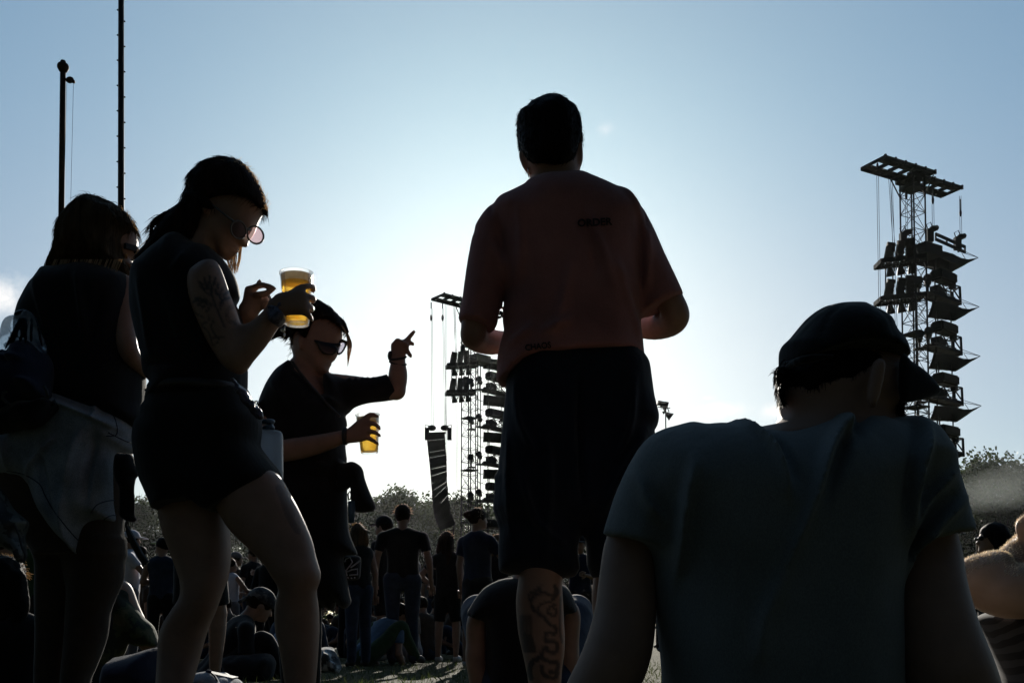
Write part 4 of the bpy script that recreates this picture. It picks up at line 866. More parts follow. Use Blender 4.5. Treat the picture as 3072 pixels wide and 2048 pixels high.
    bd = Body(d, .006, .01); bd.poly(zI([(925, 600), (975, 620), (1000, 640), (1003, 685), (990, 720), (986, 782), (940, 800), (900, 770), (905, 680)]), .07, .07, -.0); grow(bd, 'beard', M['h_black'], r, [(.006, 80, 80, 60, 4)], hair=dict(n=900, L=.012, r=.0006, flow=(.3, 0, -1), lift=.4, jit=.4))
    cp = Body(d, .005, .012); cp.poly(zI([(293, 484), (291, 420), (292, 352), (301, 334), (340, 299), (380, 250), (430, 190), (480, 147), (540, 115), (620, 100), (700, 97), (745, 100), (780, 119), (850, 150), (910, 190), (931, 225), (946, 270), (976, 302), (1005, 352), (1024, 424), (1030, 520), (900, 600), (500, 640), (310, 600)]), .108, .095, .02, cuts=[zI([(270, 492), (300, 484), (430, 448), (560, 421), (700, 399), (820, 408), (960, 436), (1040, 430)])])
    cp.limb([(*zI([(700, 100)])[0], .02, 10), (*zI([(740, 99)])[0], .02, 9)], k=.01)
    cp.limb([(*zI([(305, 470)])[0], -.02, 9), (*zI([(420, 420)])[0], -.085, 9), (*zI([(600, 398)])[0], -.095, 9)], k=.004)
    for L in ([(715, 99), (600, 150), (500, 250), (440, 440)], [(715, 99), (800, 170), (850, 280), (860, 410)], [(715, 99), (560, 118), (420, 215), (310, 350)]): cp.crease(zI(L), 4, -.002)
    c_ = grow(cp, 'cap', M['black2'], r, [(.004, 12, 12, 12, 2)])
    br = Body(d, .0045, .008); br.poly(zI([(1000, 385), (1030, 412), (1060, 435), (1120, 455), (1180, 488), (1236, 530), (1268, 566), (1272, 598), (1238, 618), (1150, 652), (1080, 672), (1000, 692), (965, 680), (950, 600), (960, 500), (970, 430)]), .014, .02, -.045, slope=(.55, .1)); grow(br, 'peak', M['black2'], c_)
    mb = MB()
    for k in range(7): p = P(*zI([(318 + k * 14, 442 - k * 4)])[0], d - .03 - .007 * k); mb.ball(p, .0035, 4)
    mb.build('snap_strap', M['steel2'], c_)
man_cap()
# ---- cups of beer
def cup(foot, top, r0, r1, fill, label, foam_h=.02):
    """tapered clear cup; foot and top are world points of the bottom and rim centres; fill = share of the height that holds beer"""
    r = empty('beer_cup', foot, label, 'beer cup', 'plastic cups of beer'); ax = (top - foot); H = ax.length; Mx = ax.to_track_quat('Z', 'Y').to_matrix()
    rr = lambda z: r0 + (r1 - r0) * z / H
    mb = MB(); mb.lathe([(0, .003), (r0 * .93, .003), (r0, 0), (r0, .001)] + [(rr(z) , z) for z in np.linspace(.004, H - .004, 8)] + [(r1 + .0016, H - .003), (r1 + .0016, H), (r1 - .0008, H)] + [(rr(z) - .0008, z) for z in np.linspace(H - .006, .006, 6)], foot, 36, Mx); mb.build('cup_wall', M['cup'], r, True)
    fz = H * fill; mb = MB(); mb.lathe([(0, .006), (r0 - .003, .006)] + [(rr(z) - .0022, z) for z in np.linspace(.008, fz, 6)] + [(0, fz)], foot, 36, Mx); mb.build('beer', M['beer'], r, True)
    mb = MB(); mb.lathe([(0, fz + .0005), (rr(fz) - .0022, fz + .0005), (rr(fz + foam_h) - .0022, fz + foam_h), (0, fz + foam_h - .002)], foot, 36, Mx); mb.build('foam', M['foam_thin'], r, True)
    return r
def m_foam():
    m, t, b, o = mat('thin_foam'); t.nodes.remove(b); n = noise(t, 120, 4); d = N(t, 'ShaderNodeBsdfTranslucent'); rp = ramp(t, n.outputs['Fac'], [(.3, (.75, .64, .46)), (.7, (.95, .88, .74))]); t.links.new(rp.outputs[0], d.inputs[0]); df = N(t, 'ShaderNodeBsdfDiffuse'); t.links.new(rp.outputs[0], df.inputs[0])
    mx = N(t, 'ShaderNodeMixShader'); mx.inputs[0].default_value = .4; t.links.new(d.outputs[0], mx.inputs[1]); t.links.new(df.outputs[0], mx.inputs[2]); t.links.new(mx.outputs[0], o.inputs[0]); return m
M['foam_thin'] = m_foam()
def shades(parent, c, Mx, r, lens, frame, name='sunglasses', arm=None, ky=.85):
    """round lens in a ring frame; Mx local Z = looking direction"""
    mb = MB(); mb.tube([c + Mx @ Vector((r * math.cos(a), r * ky * math.sin(a), 0)) for a in [k * .3927 for k in range(17)]], r * .10, 6, False)
    if arm: mb.tube([arm[0], arm[1], arm[2]], [r * .09, r * .1, r * .16], 6)
    f = mb.build(name, frame, parent, True); mb = MB(); n = 20
    V = [c + Mx @ Vector((0, 0, r * .12))] + [c + Mx @ Vector((r * math.cos(a), r * ky * math.sin(a), 0)) for a in [k * 2 * math.pi / n for k in range(n)]]; mb.add(V, [(0, 1 + k, 1 + (k + 1) % n) for k in range(n)]); mb.build('lens', lens, f, True); return f

# ---- woman with the tattooed arm
def woman_tattoo():
    d = 2.6; h = .0055; r = person(760, d, 'woman in black sleeveless top and shorts with a tattooed arm'); b = Body(d, h, .015)
    b.poly(zA([(1150, 250), (1300, 190), (1450, 210), (1520, 280), (1545, 345), (1523, 395), (1510, 428), (1503, 450), (1490, 478), (1472, 505), (1458, 525), (1455, 545), (1447, 557), (1432, 562), (1407, 556), (1398, 570), (1405, 580), (1384, 592), (1390, 602), (1366, 612), (1360, 625), (1340, 638), (1320, 642), (1296, 630), (1268, 610), (1220, 600), (1160, 540), (1125, 400)]), .068, .066, .03)
    b.limb([(*zA([(1190, 500)])[0], .02, 56), (*zA([(1150, 600)])[0], .01, 56), (*zA([(1100, 700)])[0], .0, 66)])
    b.poly(zA([(1175, 280), (1200, 275), (1225, 300), (1228, 345), (1205, 375), (1180, 340)]), .012, .012, -.045, k=.006)
    b.poly(zA([(1258, 645), (1290, 680), (1322, 760), (1352, 850), (1385, 930), (1418, 1035), (1442, 1100), (1452, 1200), (1446, 1280), (1400, 1308), (1340, 1286), (1290, 1240), (1230, 1150), (1180, 1050), (1130, 930), (1102, 810), (1110, 720), (1150, 680), (1200, 650)]), .05, .055, -.14, k=.02)
    b.poly(zC([(330, 640), (380, 560), (428, 490), (442, 452), (500, 424), (560, 372), (596, 330), (640, 296), (690, 330), (705, 420), (662, 450), (640, 480), (615, 520), (580, 570), (520, 642), (470, 694), (440, 720), (400, 716)]), .036, .04, -.15, k=.02)
    # hand round the cup
    b.poly(zO([(1290, 490), (1350, 448), (1420, 370), (1500, 350), (1650, 310), (1750, 272), (1850, 300), (1905, 380), (1918, 470), (1922, 560), (1925, 640), (1890, 705), (1800, 705), (1700, 706), (1560, 712), (1440, 735), (1330, 660)]), .019, .022, -.178, k=.015)
    o = lambda L: [(*zO([(q[0], q[1])])[0], q[2], q[3]) for q in L]
    b.limb(o([(1730, 300, -.178, 9.5), (1850, 258, -.176, 9), (1960, 248, -.150, 8.4), (2000, 280, -.125, 8), (1988, 330, -.112, 7)]), k=.006)
    b.limb(o([(1850, 425, -.178, 9.5), (1950, 425, -.165, 9.2), (2000, 450, -.14, 8.6), (1985, 495, -.118, 7.6)]), k=.006)
    b.limb(o([(1850, 560, -.178, 9.5), (1930, 575, -.168, 9), (1975, 600, -.142, 8.4), (1955, 645, -.12, 7.2)]), k=.006)
    b.limb(o([(1860, 650, -.178, 8.6), (1920, 700, -.175, 8), (1955, 750, -.16, 7.2), (1985, 785, -.15, 6)]), k=.006)
    b.limb(o([(1430, 440, -.17, 10), (1500, 470, -.11, 9.5), (1600, 480, -.075, 8)]), k=.006)
    # other hand, thumb and finger pinched
    b.poly(zO([(820, 585), (850, 530), (880, 470), (897, 370), (910, 290), (942, 254), (1050, 232), (1120, 222), (1150, 270), (1120, 310), (1080, 345), (1110, 400), (1230, 420), (1262, 500), (1250, 570), (1190, 625), (1100, 705), (1040, 780), (960, 740), (880, 680)]), .018, .022, .02, k=.012)
    b.limb(o([(1090, 262, .01, 9.5), (1190, 236, .0, 8.6), (1300, 262, -.005, 8), (1390, 298, -.005, 6.2)]), k=.005)
    b.limb(o([(1080, 385, .0, 10), (1180, 385, -.01, 9.2), (1270, 355, -.01, 8.2), (1340, 322, -.006, 6.4)]), k=.005)
    b.limb(o([(1110, 245, .03, 7), (1142, 190, .035, 6.2), (1148, 166, .035, 4.5)]), k=.004)
    b.limb(o([(1180, 420, .03, 9), (1262, 440, .02, 8.4), (1270, 500, .01, 7.6), (1220, 530, .005, 7)]), k=.005); b.limb(o([(1150, 520, .03, 8.4), (1230, 540, .02, 7.8), (1215, 600, .01, 7)]), k=.005)
    b.limb([(*zO([(960, 700)])[0], .025, 26), (*zO([(860, 860)])[0], .05, 30), (*zO([(700, 1050)])[0], .07, 36), (*zO([(560, 1200)])[0], .08, 38)])
    b.limb([(*zO([(560, 1200)])[0], .08, 38), (*zA([(1280, 900)])[0], .1, 46), (*zA([(1200, 720)])[0], .1, 50)])
    b.loft([(y, xl, xr, 0, hd) for y, xl, xr, hd in ((800, 440, 640, .075), (900, 420, 670, .085), (1050, 440, 690, .085), (1160, 470, 715, .09), (1300, 420, 760, .09), (1440, 480, 760, .08))])
    lu = lambda y, xl, xr, dd, hd: (zU([(0, y)])[0][1], zU([(xl, 0)])[0][0], zU([(xr, 0)])[0][0], dd, hd)
    b.loft([lu(-260, 440, 1040, .04, .085), lu(-100, 440, 1090, .04, .08), lu(100, 478, 1112, .04, .077), lu(330, 562, 1122, .04, .072), lu(540, 636, 1100, .035, .065), lu(640, 650, 1062, .03, .06), lu(750, 640, 1022, .03, .058), lu(870, 562, 978, .035, .06), lu(1000, 482, 920, .045, .062), lu(1130, 441, 876, .05, .06), lu(1300, 428, 830, .05, .055), lu(1450, 418, 788, .04, .05), lu(1568, 410, 752, .03, .046), lu(1750, 412, 660, .02, .04), lu(1950, 430, 610, .02, .036), lu(2240, 440, 600, .02, .036)], k=.02)
    ld = lambda y, xl, xr, dd, hd: (zD([(0, y)])[0][1], zD([(xl, 0)])[0][0], zD([(xr, 0)])[0][0], dd, hd)
    b.loft([ld(-60, 60, 735, -.02, .08), ld(20, 130, 785, -.03, .08), ld(75, 160, 838, -.03, .082), ld(200, 290, 908, -.035, .08), ld(300, 365, 962, -.04, .077), ld(440, 450, 1026, -.045, .074), ld(550, 560, 1066, -.05, .07), ld(640, 652, 1086, -.055, .066), ld(720, 722, 1110, -.06, .063), ld(770, 752, 1121, -.062, .062), ld(830, 792, 1114, -.06, .06), ld(890, 819, 1092, -.055, .057), ld(960, 802, 1098, -.045, .058), ld(1050, 790, 1108, -.035, .06), ld(1200, 797, 1111, -.03, .058), ld(1300, 820, 1106, -.03, .054), ld(1450, 846, 1096, -.03, .048), ld(1568, 863, 1086, -.03, .044), ld(1800, 900, 1062, -.03, .037), ld(2160, 915, 1055, -.03, .037)], k=.02)
    A = lambda *p: zA(list(p)); ink = [(A((1318, 1040), (1296, 985), (1272, 930), (1250, 870), (1232, 815), (1225, 770)), 2.2, .8), (A((1280, 950), (1310, 900), (1320, 850)), 2, .75), (A((1262, 915), (1215, 895), (1165, 892)), 2, .75), (A((1245, 860), (1205, 830), (1180, 800)), 2, .75)]
    for x, y, L, a in ((1178, 782, 9, -2.3), (1205, 770, 9, -1.9), (1195, 808, 9, -2.8), (1232, 762, 10, -1.5), (1255, 785, 9, -1.0), (1215, 800, 8, -2.2), (1245, 820, 9, -1.7), (1160, 872, 9, -2.9), (1150, 890, 9, 2.9), (1175, 902, 8, 2.6), (1185, 880, 8, -2.5), (1210, 885, 8, -2.2), (1200, 915, 9, 2.5), (1222, 935, 10, 2.2), (1300, 830, 10, -1.2), (1325, 845, 10, -.7), (1290, 860, 10, -1.9), (1318, 880, 10, -.4), (1280, 800, 9, -1.5), (1270, 835, 9, -2), (1300, 895, 9, -.9), (1335, 870, 8, -.2), (1262, 760, 8, -1.2)):
        ink.append(leafy(A((x, y))[0], L * .9, a, 3.2))
    ink += [(A((1140, 955), (1165, 970), (1195, 985)), 2, .75), (A((1180, 1020), (1210, 1010), (1225, 1000), (1230, 975)), 2, .7), (A((1255, 1000), (1240, 1040), (1262, 1085), (1285, 1110), (1275, 1135), (1250, 1150)), 2, .8), (A((1180, 1030), (1215, 1060), (1235, 1100), (1245, 1140)), 2, .7), (A((1240, 1105), (1280, 1105), (1312, 1103)), 2, .7)]
    for q in (46, 34): ink.append((A(*[(1372 + q * math.cos(t), 968 + q * 1.25 * math.sin(t)) for t in [1.2 + k * .45 for k in range(9)]]), 1.6, .55))
    ink += [(A((1215, 700), (1240, 680), (1275, 690), (1295, 720)), 1.4, .35), (A((1280, 720), (1270, 760), (1290, 790)), 1.4, .35)]
    ink += [(zD([(815, 140), (850, 230), (880, 320), (930, 420), (960, 460)]), 9, .45), (zD([(850, 180), (900, 280), (920, 340)]), 7, .35)]
    grow(b, 'body', M['skin_ink'], r, pins=px_lines(ink))
    # sleeveless top
    s = Body(d, h, .015)
    s.poly(zA([(1232, 572), (1170, 560), (1090, 500), (1010, 510), (950, 560), (900, 600), (850, 650), (806, 690), (782, 760), (778, 900), (790, 1000), (825, 1150), (845, 1230), (851, 1310), (866, 1350), (896, 1388), (884, 1412), (880, 1540), (1100, 1560), (1440, 1560), (1442, 1480), (1446, 1370), (1445, 1250), (1425, 1060), (1405, 950), (1376, 892), (1390, 862), (1398, 838), (1391, 780), (1370, 720), (1332, 662), (1286, 612)]), .135, .11, 0)
    for a, q, amp in (((900, 820), (960, 1250), .008), ((1050, 900), (1180, 1280), .007), ((880, 1300), (1150, 1340), -.007), ((1180, 680), (1100, 830), .006)):
        q0, q1 = zA([a, q]); s.crease([q0, ((q0[0] + q1[0]) / 2 + 6, (q0[1] + q1[1]) / 2), q1], 13, amp)
    grow(s, 'top', M['black'], r, [(.008, 9, 7, 5, 2)])
    s = Body(d, h, .015)
    s.poly(zB([(772, 40), (774, 70), (769, 102), (746, 140), (741, 190), (719, 205), (701, 300), (715, 420), (735, 510), (760, 570), (788, 640), (812, 700), (850, 760), (1000, 700), (1090, 740), (1180, 760), (1300, 690), (1440, 600)]) + [(846, 1440), (838, 1412), (830, 1398), (801, 1362), (777, 1327), (779, 1300), (781, 1250), (756, 1199), (738, 1150), (700, 1140), (600, 1150)], .14, .11, 0, cuts=[zB([(690, 640), (770, 664), (815, 664), (900, 640), (1010, 622), (1050, 635), (1090, 668), (1132, 676), (1250, 610), (1381, 530), (1445, 486), (1500, 455)])])
    grow(s, 'shorts', M['black2'], r, [(.008, 9, 7, 5, 4)])
    bt = Body(d, .006, .01); bt.loft([(1157, 450, 742, 0, .132), (1172, 449, 744, 0, .134), (1187, 450, 748, 0, .134)], n=2); bt.loft([(1150, 462, 728, 0, .118), (1194, 462, 732, 0, .118)], n=1, mode='s', k=0); grow(bt, 'belt', M['leather'], r)
    # hair
    hr = Body(d, .005, .012); ol = zA([(1093, 300), (1098, 240), (1105, 190), (1125, 150), (1170, 110), (1220, 75), (1290, 57), (1370, 56), (1430, 80), (1480, 125), (1522, 190), (1552, 260), (1567, 330), (1540, 348), (1500, 324), (1420, 312), (1330, 320), (1255, 338), (1225, 400), (1200, 470), (1170, 540), (1120, 590), (1050, 560)])
    hr.poly(ol[:13] + zA([(1568, 345), (1556, 420), (1480, 470), (1330, 470), (1250, 520), (1200, 590), (1120, 620), (1050, 570)]), .086, .08, .02, cuts=[zA([(1000, 640), (1120, 610), (1170, 560), (1205, 470), (1228, 395), (1256, 338), (1330, 320), (1420, 312), (1500, 326), (1540, 350), (1590, 360)])])
    hr.poly(zA([(1100, 230), (1076, 240), (1068, 262), (1074, 285), (1094, 295)]), .02, .02, -.0)
    hr.poly(zA([(1120, 300), (1060, 312), (1000, 362), (950, 420), (910, 470), (884, 520), (860, 555), (830, 590), (803, 620), (792, 655), (830, 660), (900, 640), (980, 600), (1060, 560), (1140, 500)]), .045, .05, -.01)
    hr.limb([(*zA([(1040, 325)])[0], -.02, 6), (*zA([(960, 378)])[0], -.02, 7), (*zA([(905, 412)])[0], -.02, 6), (*zA([(882, 455)])[0], -.02, 5), (*zA([(876, 510)])[0], -.02, 5), (*zA([(850, 570)])[0], -.02, 7)], k=.005)
    hr.limb([(*zA([(1250, 330)])[0], -.06, 8), (*zA([(1190, 300)])[0], -.055, 16), (*zA([(1110, 270)])[0], -.04, 16)], k=.01)
    grow(hr, 'hair', M['h_dark'], r, [(.006, 30, 60, 14, 4)], hair=dict(n=4200, L=.035, r=.0006, flow=(-.9, 0, -.6), lift=.0, jit=.05))
    outer_strands(ol[1:14], d, 190, 26, 8).build('loose_hair', M['h_gold'], r)  # outline hairs gold over dark hair, the sun glow is in their colour
    ps = []
    rg = random.Random(2)
    for k in range(70):
        x0 = rg.uniform(1330, 1415); ps.append([P(*zA([(x0 + 8, rg.uniform(540, 570))])[0], d + rg.uniform(.03, .07)), P(*zA([(x0 + rg.uniform(-4, 6), 640)])[0], d + rg.uniform(.03, .07)), P(*zA([(1350 + (x0 - 1330) * .55 + rg.uniform(-6, 6), rg.uniform(690, 735))])[0], d + rg.uniform(.03, .07))])
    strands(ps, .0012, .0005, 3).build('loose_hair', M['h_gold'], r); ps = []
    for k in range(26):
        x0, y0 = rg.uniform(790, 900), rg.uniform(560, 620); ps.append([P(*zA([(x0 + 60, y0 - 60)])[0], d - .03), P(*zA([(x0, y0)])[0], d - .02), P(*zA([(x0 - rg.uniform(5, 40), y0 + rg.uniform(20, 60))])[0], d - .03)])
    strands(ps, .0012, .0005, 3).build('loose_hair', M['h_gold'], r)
    # sunglasses
    c = P(*zA([(1402, 466)])[0], d - .045); lk = Vector((.80, -.50, -.33)).normalized(); up = Vector((.25, -.1, 1)); xx = up.cross(lk).normalized(); yy = lk.cross(xx); Mx = Matrix((xx, yy, lk)).transposed()
    shades(r, c, Mx, .026, M['lens'], M['white_p'], arm=(P(*zA([(1245, 315)])[0], d - .062), P(*zA([(1320, 375)])[0], d - .07), P(*zA([(1382, 425)])[0], d - .052)))
    c2 = P(*zA([(1503, 497)])[0], d + .02); lk2 = Vector((.72, -.62, -.3)).normalized(); xx = up.cross(lk2).normalized(); yy = lk2.cross(xx); Mx2 = Matrix((xx, yy, lk2)).transposed(); shades(r, c2, Mx2, .026, M['pink_lens'], M['white_p'], arm=(P(*zA([(1445, 460)])[0], d - .02), P(*zA([(1462, 462)])[0], d - .01), P(*zA([(1475, 468)])[0], d)))
    # bracelets, beaded pouch, bottle
    bb = Body(d, .004, .004)
    for k, (x0, y0, x1, y1) in enumerate(((1285, 560, 1470, 880), (1310, 520, 1500, 850), (1345, 490, 1535, 800), (1260, 600, 1440, 860))):
        bb.limb(o([(x0, y0, -.165, 6), ((x0 + x1) / 2 - 22, (y0 + y1) / 2 - 10, -.196, 8.5), ((x0 + x1) / 2 + 40, (y0 + y1) / 2 + 62, -.198, 9), (x1, y1, -.17, 6)]), k=.002)
    for k in range(26): bb.ell(P(*zO([(1300 + 190 * random.random(), 520 + 300 * random.random())])[0], d - .194), (.0065, .006, .0065), k=.002)
    grow(bb, 'bracelet', M['beads'], r); mb = MB(); mb.tube([P(*zO([q])[0], d - .18) for q in ((1545, 850), (1538, 910), (1520, 945), (1535, 1025))], .0022, 6); mb.ball(P(*zO([(1516, 940)])[0], d - .18), .006, 5); mb.ball(P(*zO([(1535, 1020)])[0], d - .18), (.003, .003, .007), 5); mb.build('charm', M['metal'], r, True)
    mb = MB(); mb.tube([P(*zC([q])[0], d - .0) for q in ((598, 258), (606, 276), (616, 296))], [.004, .0038, .0036], 8); tag(mb.build('cigarette', M['white'], None, True), 'thin pale stick pinched between the raised fingers of the tattooed woman', 'cigarette')
    pb = Body(d, .005, .01); pb.poly(zC([(372, 760), (400, 768), (415, 785), (442, 815), (470, 838), (486, 860), (500, 885), (528, 910), (552, 950), (580, 992), (575, 1003), (545, 1000), (505, 975), (455, 905), (410, 840)]), .025, .022, -.13); grow(pb, 'beaded_belt_chain', M['beads'], r, [(.02, 70, 60, 70, 3)])
    mb = MB(); q = [P(*zC([p])[0], d - .13) for p in ((519, 912), (522, 892), (531, 890), (535, 906), (529, 915))]; mb.tube(q, .0022, 6); mb.build('belt_clip', M['metal'], r, True)
    bo = empty('bottle', P(812, 1400, d + .09), 'milky plastic bottle with a dark blue screw cap hanging at the tattooed woman\'s hip', 'bottle'); bx = Body(d + .09, .005, .008)
    bx.poly(zC([(528, 1066), (545, 1064), (640, 1068), (668, 1072), (683, 1090), (684, 1200), (684, 1345), (660, 1420), (560, 1420), (520, 1300)]), .045, .03, 0); grow(bx, 'bottle_body', M['milk'], bo); bx = Body(d + .09, .005, .005)
    bx.limb([(*zC([(600, 1064)])[0], 0, 20), (*zC([(598, 1040)])[0], 0, 20)], cut=(True, True)); bx.limb([(*zC([(598, 1030)])[0], 0, 23), (*zC([(596, 1004)])[0], 0, 21)], cut=(True, True)); grow(bx, 'screw_cap', M['bluep'], bo)
    for x, dd in ((497, .03), (908, -.03)):
        f = Body(d, .008, .02); fx = P(x, 2290, d).x; f.chain([(fx, d + dd - .04, .045, .045), (fx + .05, d + dd - .03, .04, .045), (fx + .15, d + dd - .05, .03, .035)], k=.02); f.cone((fx, d + dd, .1), (fx, d + dd, .06), .046, .046); grow(f, 'shoe', M['blackp'], r)
    cup(P(*zC([(770, 440)])[0], d - .125), P(*zC([(767, 134)])[0], d - .125), 67 / 1.96 * d / F, 95 / 1.96 * d / F, .80, 'full cup of beer gripped by the tattooed woman, higher of the two cups')
woman_tattoo()

# ---- woman pointing with a raised arm
def woman_point():
    d = 3.69; h = .0065; r = person(960, d, 'woman in a black top with dark sunglasses raising one pointing hand'); b = Body(d, h, .015)
    b.poly(zC([(742, 520), (785, 420), (880, 360), (980, 400), (1028, 470), (1034, 520), (1022, 575), (1010, 610), (995, 640), (984, 656), (968, 668), (975, 676), (960, 684), (968, 692), (953, 702), (951, 722), (936, 739), (902, 749), (878, 743), (835, 705), (785, 670), (750, 610)]), .07, .07, .0)
    b.poly(zC([(742, 590), (748, 640), (724, 662), (740, 720), (800, 790), (900, 850), (936, 860), (925, 815), (893, 765), (882, 740), (860, 690)]), .055, .05, .0)
    b.poly(zC([(766, 522), (786, 504), (806, 530), (800, 575), (782, 602), (769, 560)]), .011, .011, -.072, k=.006)
    b.loft([(y, xl, xr, 0, hd) for y, xl, xr, hd in ((1110, 850, 930, .06), (1200, 810, 1000, .08), (1350, 800, 1020, .085), (1500, 800, 1010, .085), (1600, 800, 1010, .085))])
    b.limb([(985, 1150, .03, 36), (1090, 1160, .02, 34), (*zQ([(755, 742)])[0], .0, 25)])
    b.limb([(*zQ([(748, 735)])[0], .0, 26), (*zQ([(762, 640)])[0], -.0, 28), (*zQ([(769, 550)])[0], -.0, 27.5), (*zQ([(769, 460)])[0], .0, 22.5), (*zQ([(767, 380)])[0], .0, 20)])
    b.poly(zQ([(693, 350), (689, 290), (690, 238), (716, 208), (742, 194), (760, 185), (790, 192), (850, 190), (882, 212), (890, 260), (866, 292), (848, 345), (840, 400), (700, 400)]), .017, .018, .0, k=.008)
    q = lambda L: [(*zQ([(p[0], p[1])])[0], p[2], p[3]) for p in L]
    b.limb(q([(835, 225, 0, 8), (880, 175, .0, 6.8), (915, 130, .0, 6.4), (946, 96, 0, 5)]), k=.005)
    b.limb(q([(850, 235, .01, 7), (890, 222, .01, 6.4), (935, 238, .01, 5.4)]), k=.004); b.limb(q([(850, 290, -.01, 7.4), (880, 330, -.012, 6.6), (911, 370, -.014, 5.6)]), k=.005)
    b.limb(q([(800, 220, -.016, 7), (858, 240, -.022, 6.6), (872, 275, -.018, 6)]), k=.004); b.limb(q([(745, 215, -.014, 7), (765, 195, -.016, 6.6), (800, 215, -.02, 6)]), k=.004)
    c_ = lambda L: [(*zC([(p[0], p[1])])[0], p[2], p[3]) for p in L]
    b.limb(c_([(600, 1000, -.05, 44), (590, 1120, -.1, 38), (640, 1190, -.14, 33), (760, 1180, -.15, 33), (900, 1150, -.155, 28), (1030, 1112, -.16, 20), (1060, 1106, -.16, 19)]))
    b.poly(zQ([(190, 1180), (225, 1145), (330, 1058), (400, 1020), (450, 1020), (470, 1070), (470, 1150), (470, 1220), (430, 1270), (360, 1290), (250, 1302), (200, 1290)]), .017, .018, -.165, k=.008)
    b.limb(q([(400, 1045, -.165, 8), (455, 1002, -.17, 7.6), (510, 998, -.168, 7), (553, 1015, -.15, 5.6)]), k=.004)
    b.limb(q([(420, 1105, -.17, 7.8), (490, 1088, -.175, 7.2), (545, 1110, -.165, 6.6), (570, 1152, -.145, 5.4)]), k=.004)
    b.limb(q([(420, 1165, -.17, 7.8), (490, 1175, -.178, 7), (540, 1195, -.168, 6.4), (577, 1222, -.148, 5.2)]), k=.004)
    b.limb(q([(410, 1225, -.168, 7.6), (470, 1255, -.172, 6.6), (520, 1285, -.165, 6), (560, 1315, -.15, 4.8)]), k=.004)
    b.limb(q([(330, 1090, -.16, 8), (385, 1075, -.115, 7.4), (450, 1090, -.085, 6.4)]), k=.004)
    grow(b, 'body', M['skin'], r)
    s = Body(d, h, .018)
    s.poly(zC([(725, 660), (700, 680), (650, 720), (600, 790), (570, 850), (546, 910), (540, 960), (545, 1100), (565, 1300), (590, 1500), (800, 1560), (1000, 1560), (1056, 1500), (1057, 1270), (1060, 1240), (1055, 1200), (1051, 1150), (1062, 1060), (1062, 1010), (1052, 975), (1075, 940), (1040, 800), (972, 745), (932, 744), (928, 800), (930, 858), (890, 832), (840, 785), (780, 715), (748, 672)]), .125, .1, 0)
    s.poly(zC([(925, 750), (970, 745), (1050, 765), (1100, 770), (1150, 767), (1200, 765), (1290, 745), (1330, 730), (1390, 800), (1420, 870), (1352, 886), (1270, 901), (1180, 916), (1110, 938), (1050, 975), (980, 960), (930, 850)]), .058, .05, .01, cuts=[tuple(zC([(1368, 872), (1300, 742)]))])
    s.poly(zC([(545, 900), (560, 1000), (580, 1100), (640, 1130), (690, 1128), (690, 1245), (600, 1250), (540, 1150), (530, 1000)]), .06, .05, -.1)
    for x in (1075, 1110, 1150, 1180, 1215, 1245, 1275): s.limb([(*zC([(x, 768)])[0], -.03, 5), (*zC([(x + 4, 764)])[0], .0, 5.5), (*zC([(x + 3, 768)])[0], .04, 5)], k=.006)
    for a, q2, amp in (((640, 800), (760, 1000), .007), ((950, 900), (1040, 960), .008), ((980, 1000), (900, 1100), .006), ((700, 1270), (1000, 1300), .008), ((760, 740), (900, 870), .006)):
        s.crease(zC([a, ((a[0] + q2[0]) / 2 + 5, (a[1] + q2[1]) / 2), q2]), 9, amp)
    grow(s, 'top', M['black'], r, [(.008, 9, 7, 5, 7)])
    s = Body(d, h, .02)
    s.poly(zD([(760, -20), (1000, -40), (1315, -20), (1312, 160), (1318, 300), (1322, 430), (1345, 520), (1393, 632), (1340, 640), (1286, 642), (1280, 700), (1298, 760), (1311, 830), (1326, 910), (1340, 985), (1292, 1030), (1250, 1000), (1226, 975), (1205, 1040), (1120, 1000), (900, 900), (770, 500)]), .11, .08, .0)
    s.limb([(905, 1560, 0, 62), (915, 1750, 0, 48), (920, 1900, .0, 44), (925, 2150, 0, 34)]); s.limb([(890, 1560, .05, 62), (880, 1750, .1, 48), (875, 1900, .1, 42), (880, 2140, .1, 32)])
    grow(s, 'trousers', M['black2'], r, [(.008, 9, 7, 5, 3)])
    s = Body(d, h, .015)
    s.poly(zC([(1000, 1262), (1052, 1266), (1090, 1257), (1130, 1274), (1155, 1300), (1166, 1350), (1190, 1410), (1216, 1470), (1233, 1518), (1222, 1545), (1180, 1557), (1122, 1553), (1099, 1530), (1086, 1450), (1089, 1385), (1060, 1420), (1000, 1430)]), .06, .05, -.06)
    s.loft([(1372, 805, 1040, 0, .135), (1400, 800, 1042, 0, .142), (1440, 802, 1040, 0, .14)], n=2)
    grow(s, 'tied_jacket', M['black2'], r, [(.012, 14, 10, 9, 3)])
    hr = Body(d, .006, .012); ol = zC([(722, 500), (716, 460), (735, 420), (780, 365), (838, 322), (870, 308), (896, 308), (940, 328), (990, 368), (1020, 408), (1043, 452), (1028, 470), (985, 440), (930, 432), (885, 450), (866, 500), (845, 560), (815, 520), (788, 498), (765, 515), (752, 560), (742, 545)])
    hr.poly(ol[:11] + zC([(1046, 480), (1030, 540), (960, 580), (840, 610), (750, 600), (735, 560)]), .09, .08, .0, cuts=[zC([(700, 590), (738, 572), (762, 518), (786, 502), (812, 530), (836, 566), (856, 520), (884, 452), (930, 434), (985, 442), (1030, 472), (1070, 500)])]); hr.poly(zC([(615, 527), (622, 510), (642, 488), (664, 462), (705, 448), (728, 470), (722, 512), (692, 528), (664, 517), (641, 523)]), .035, .03, .02); hr.limb(c_([(1000, 400, -.0, 9), (1040, 450, -.01, 9), (1062, 490, -.02, 7)]), k=.01)
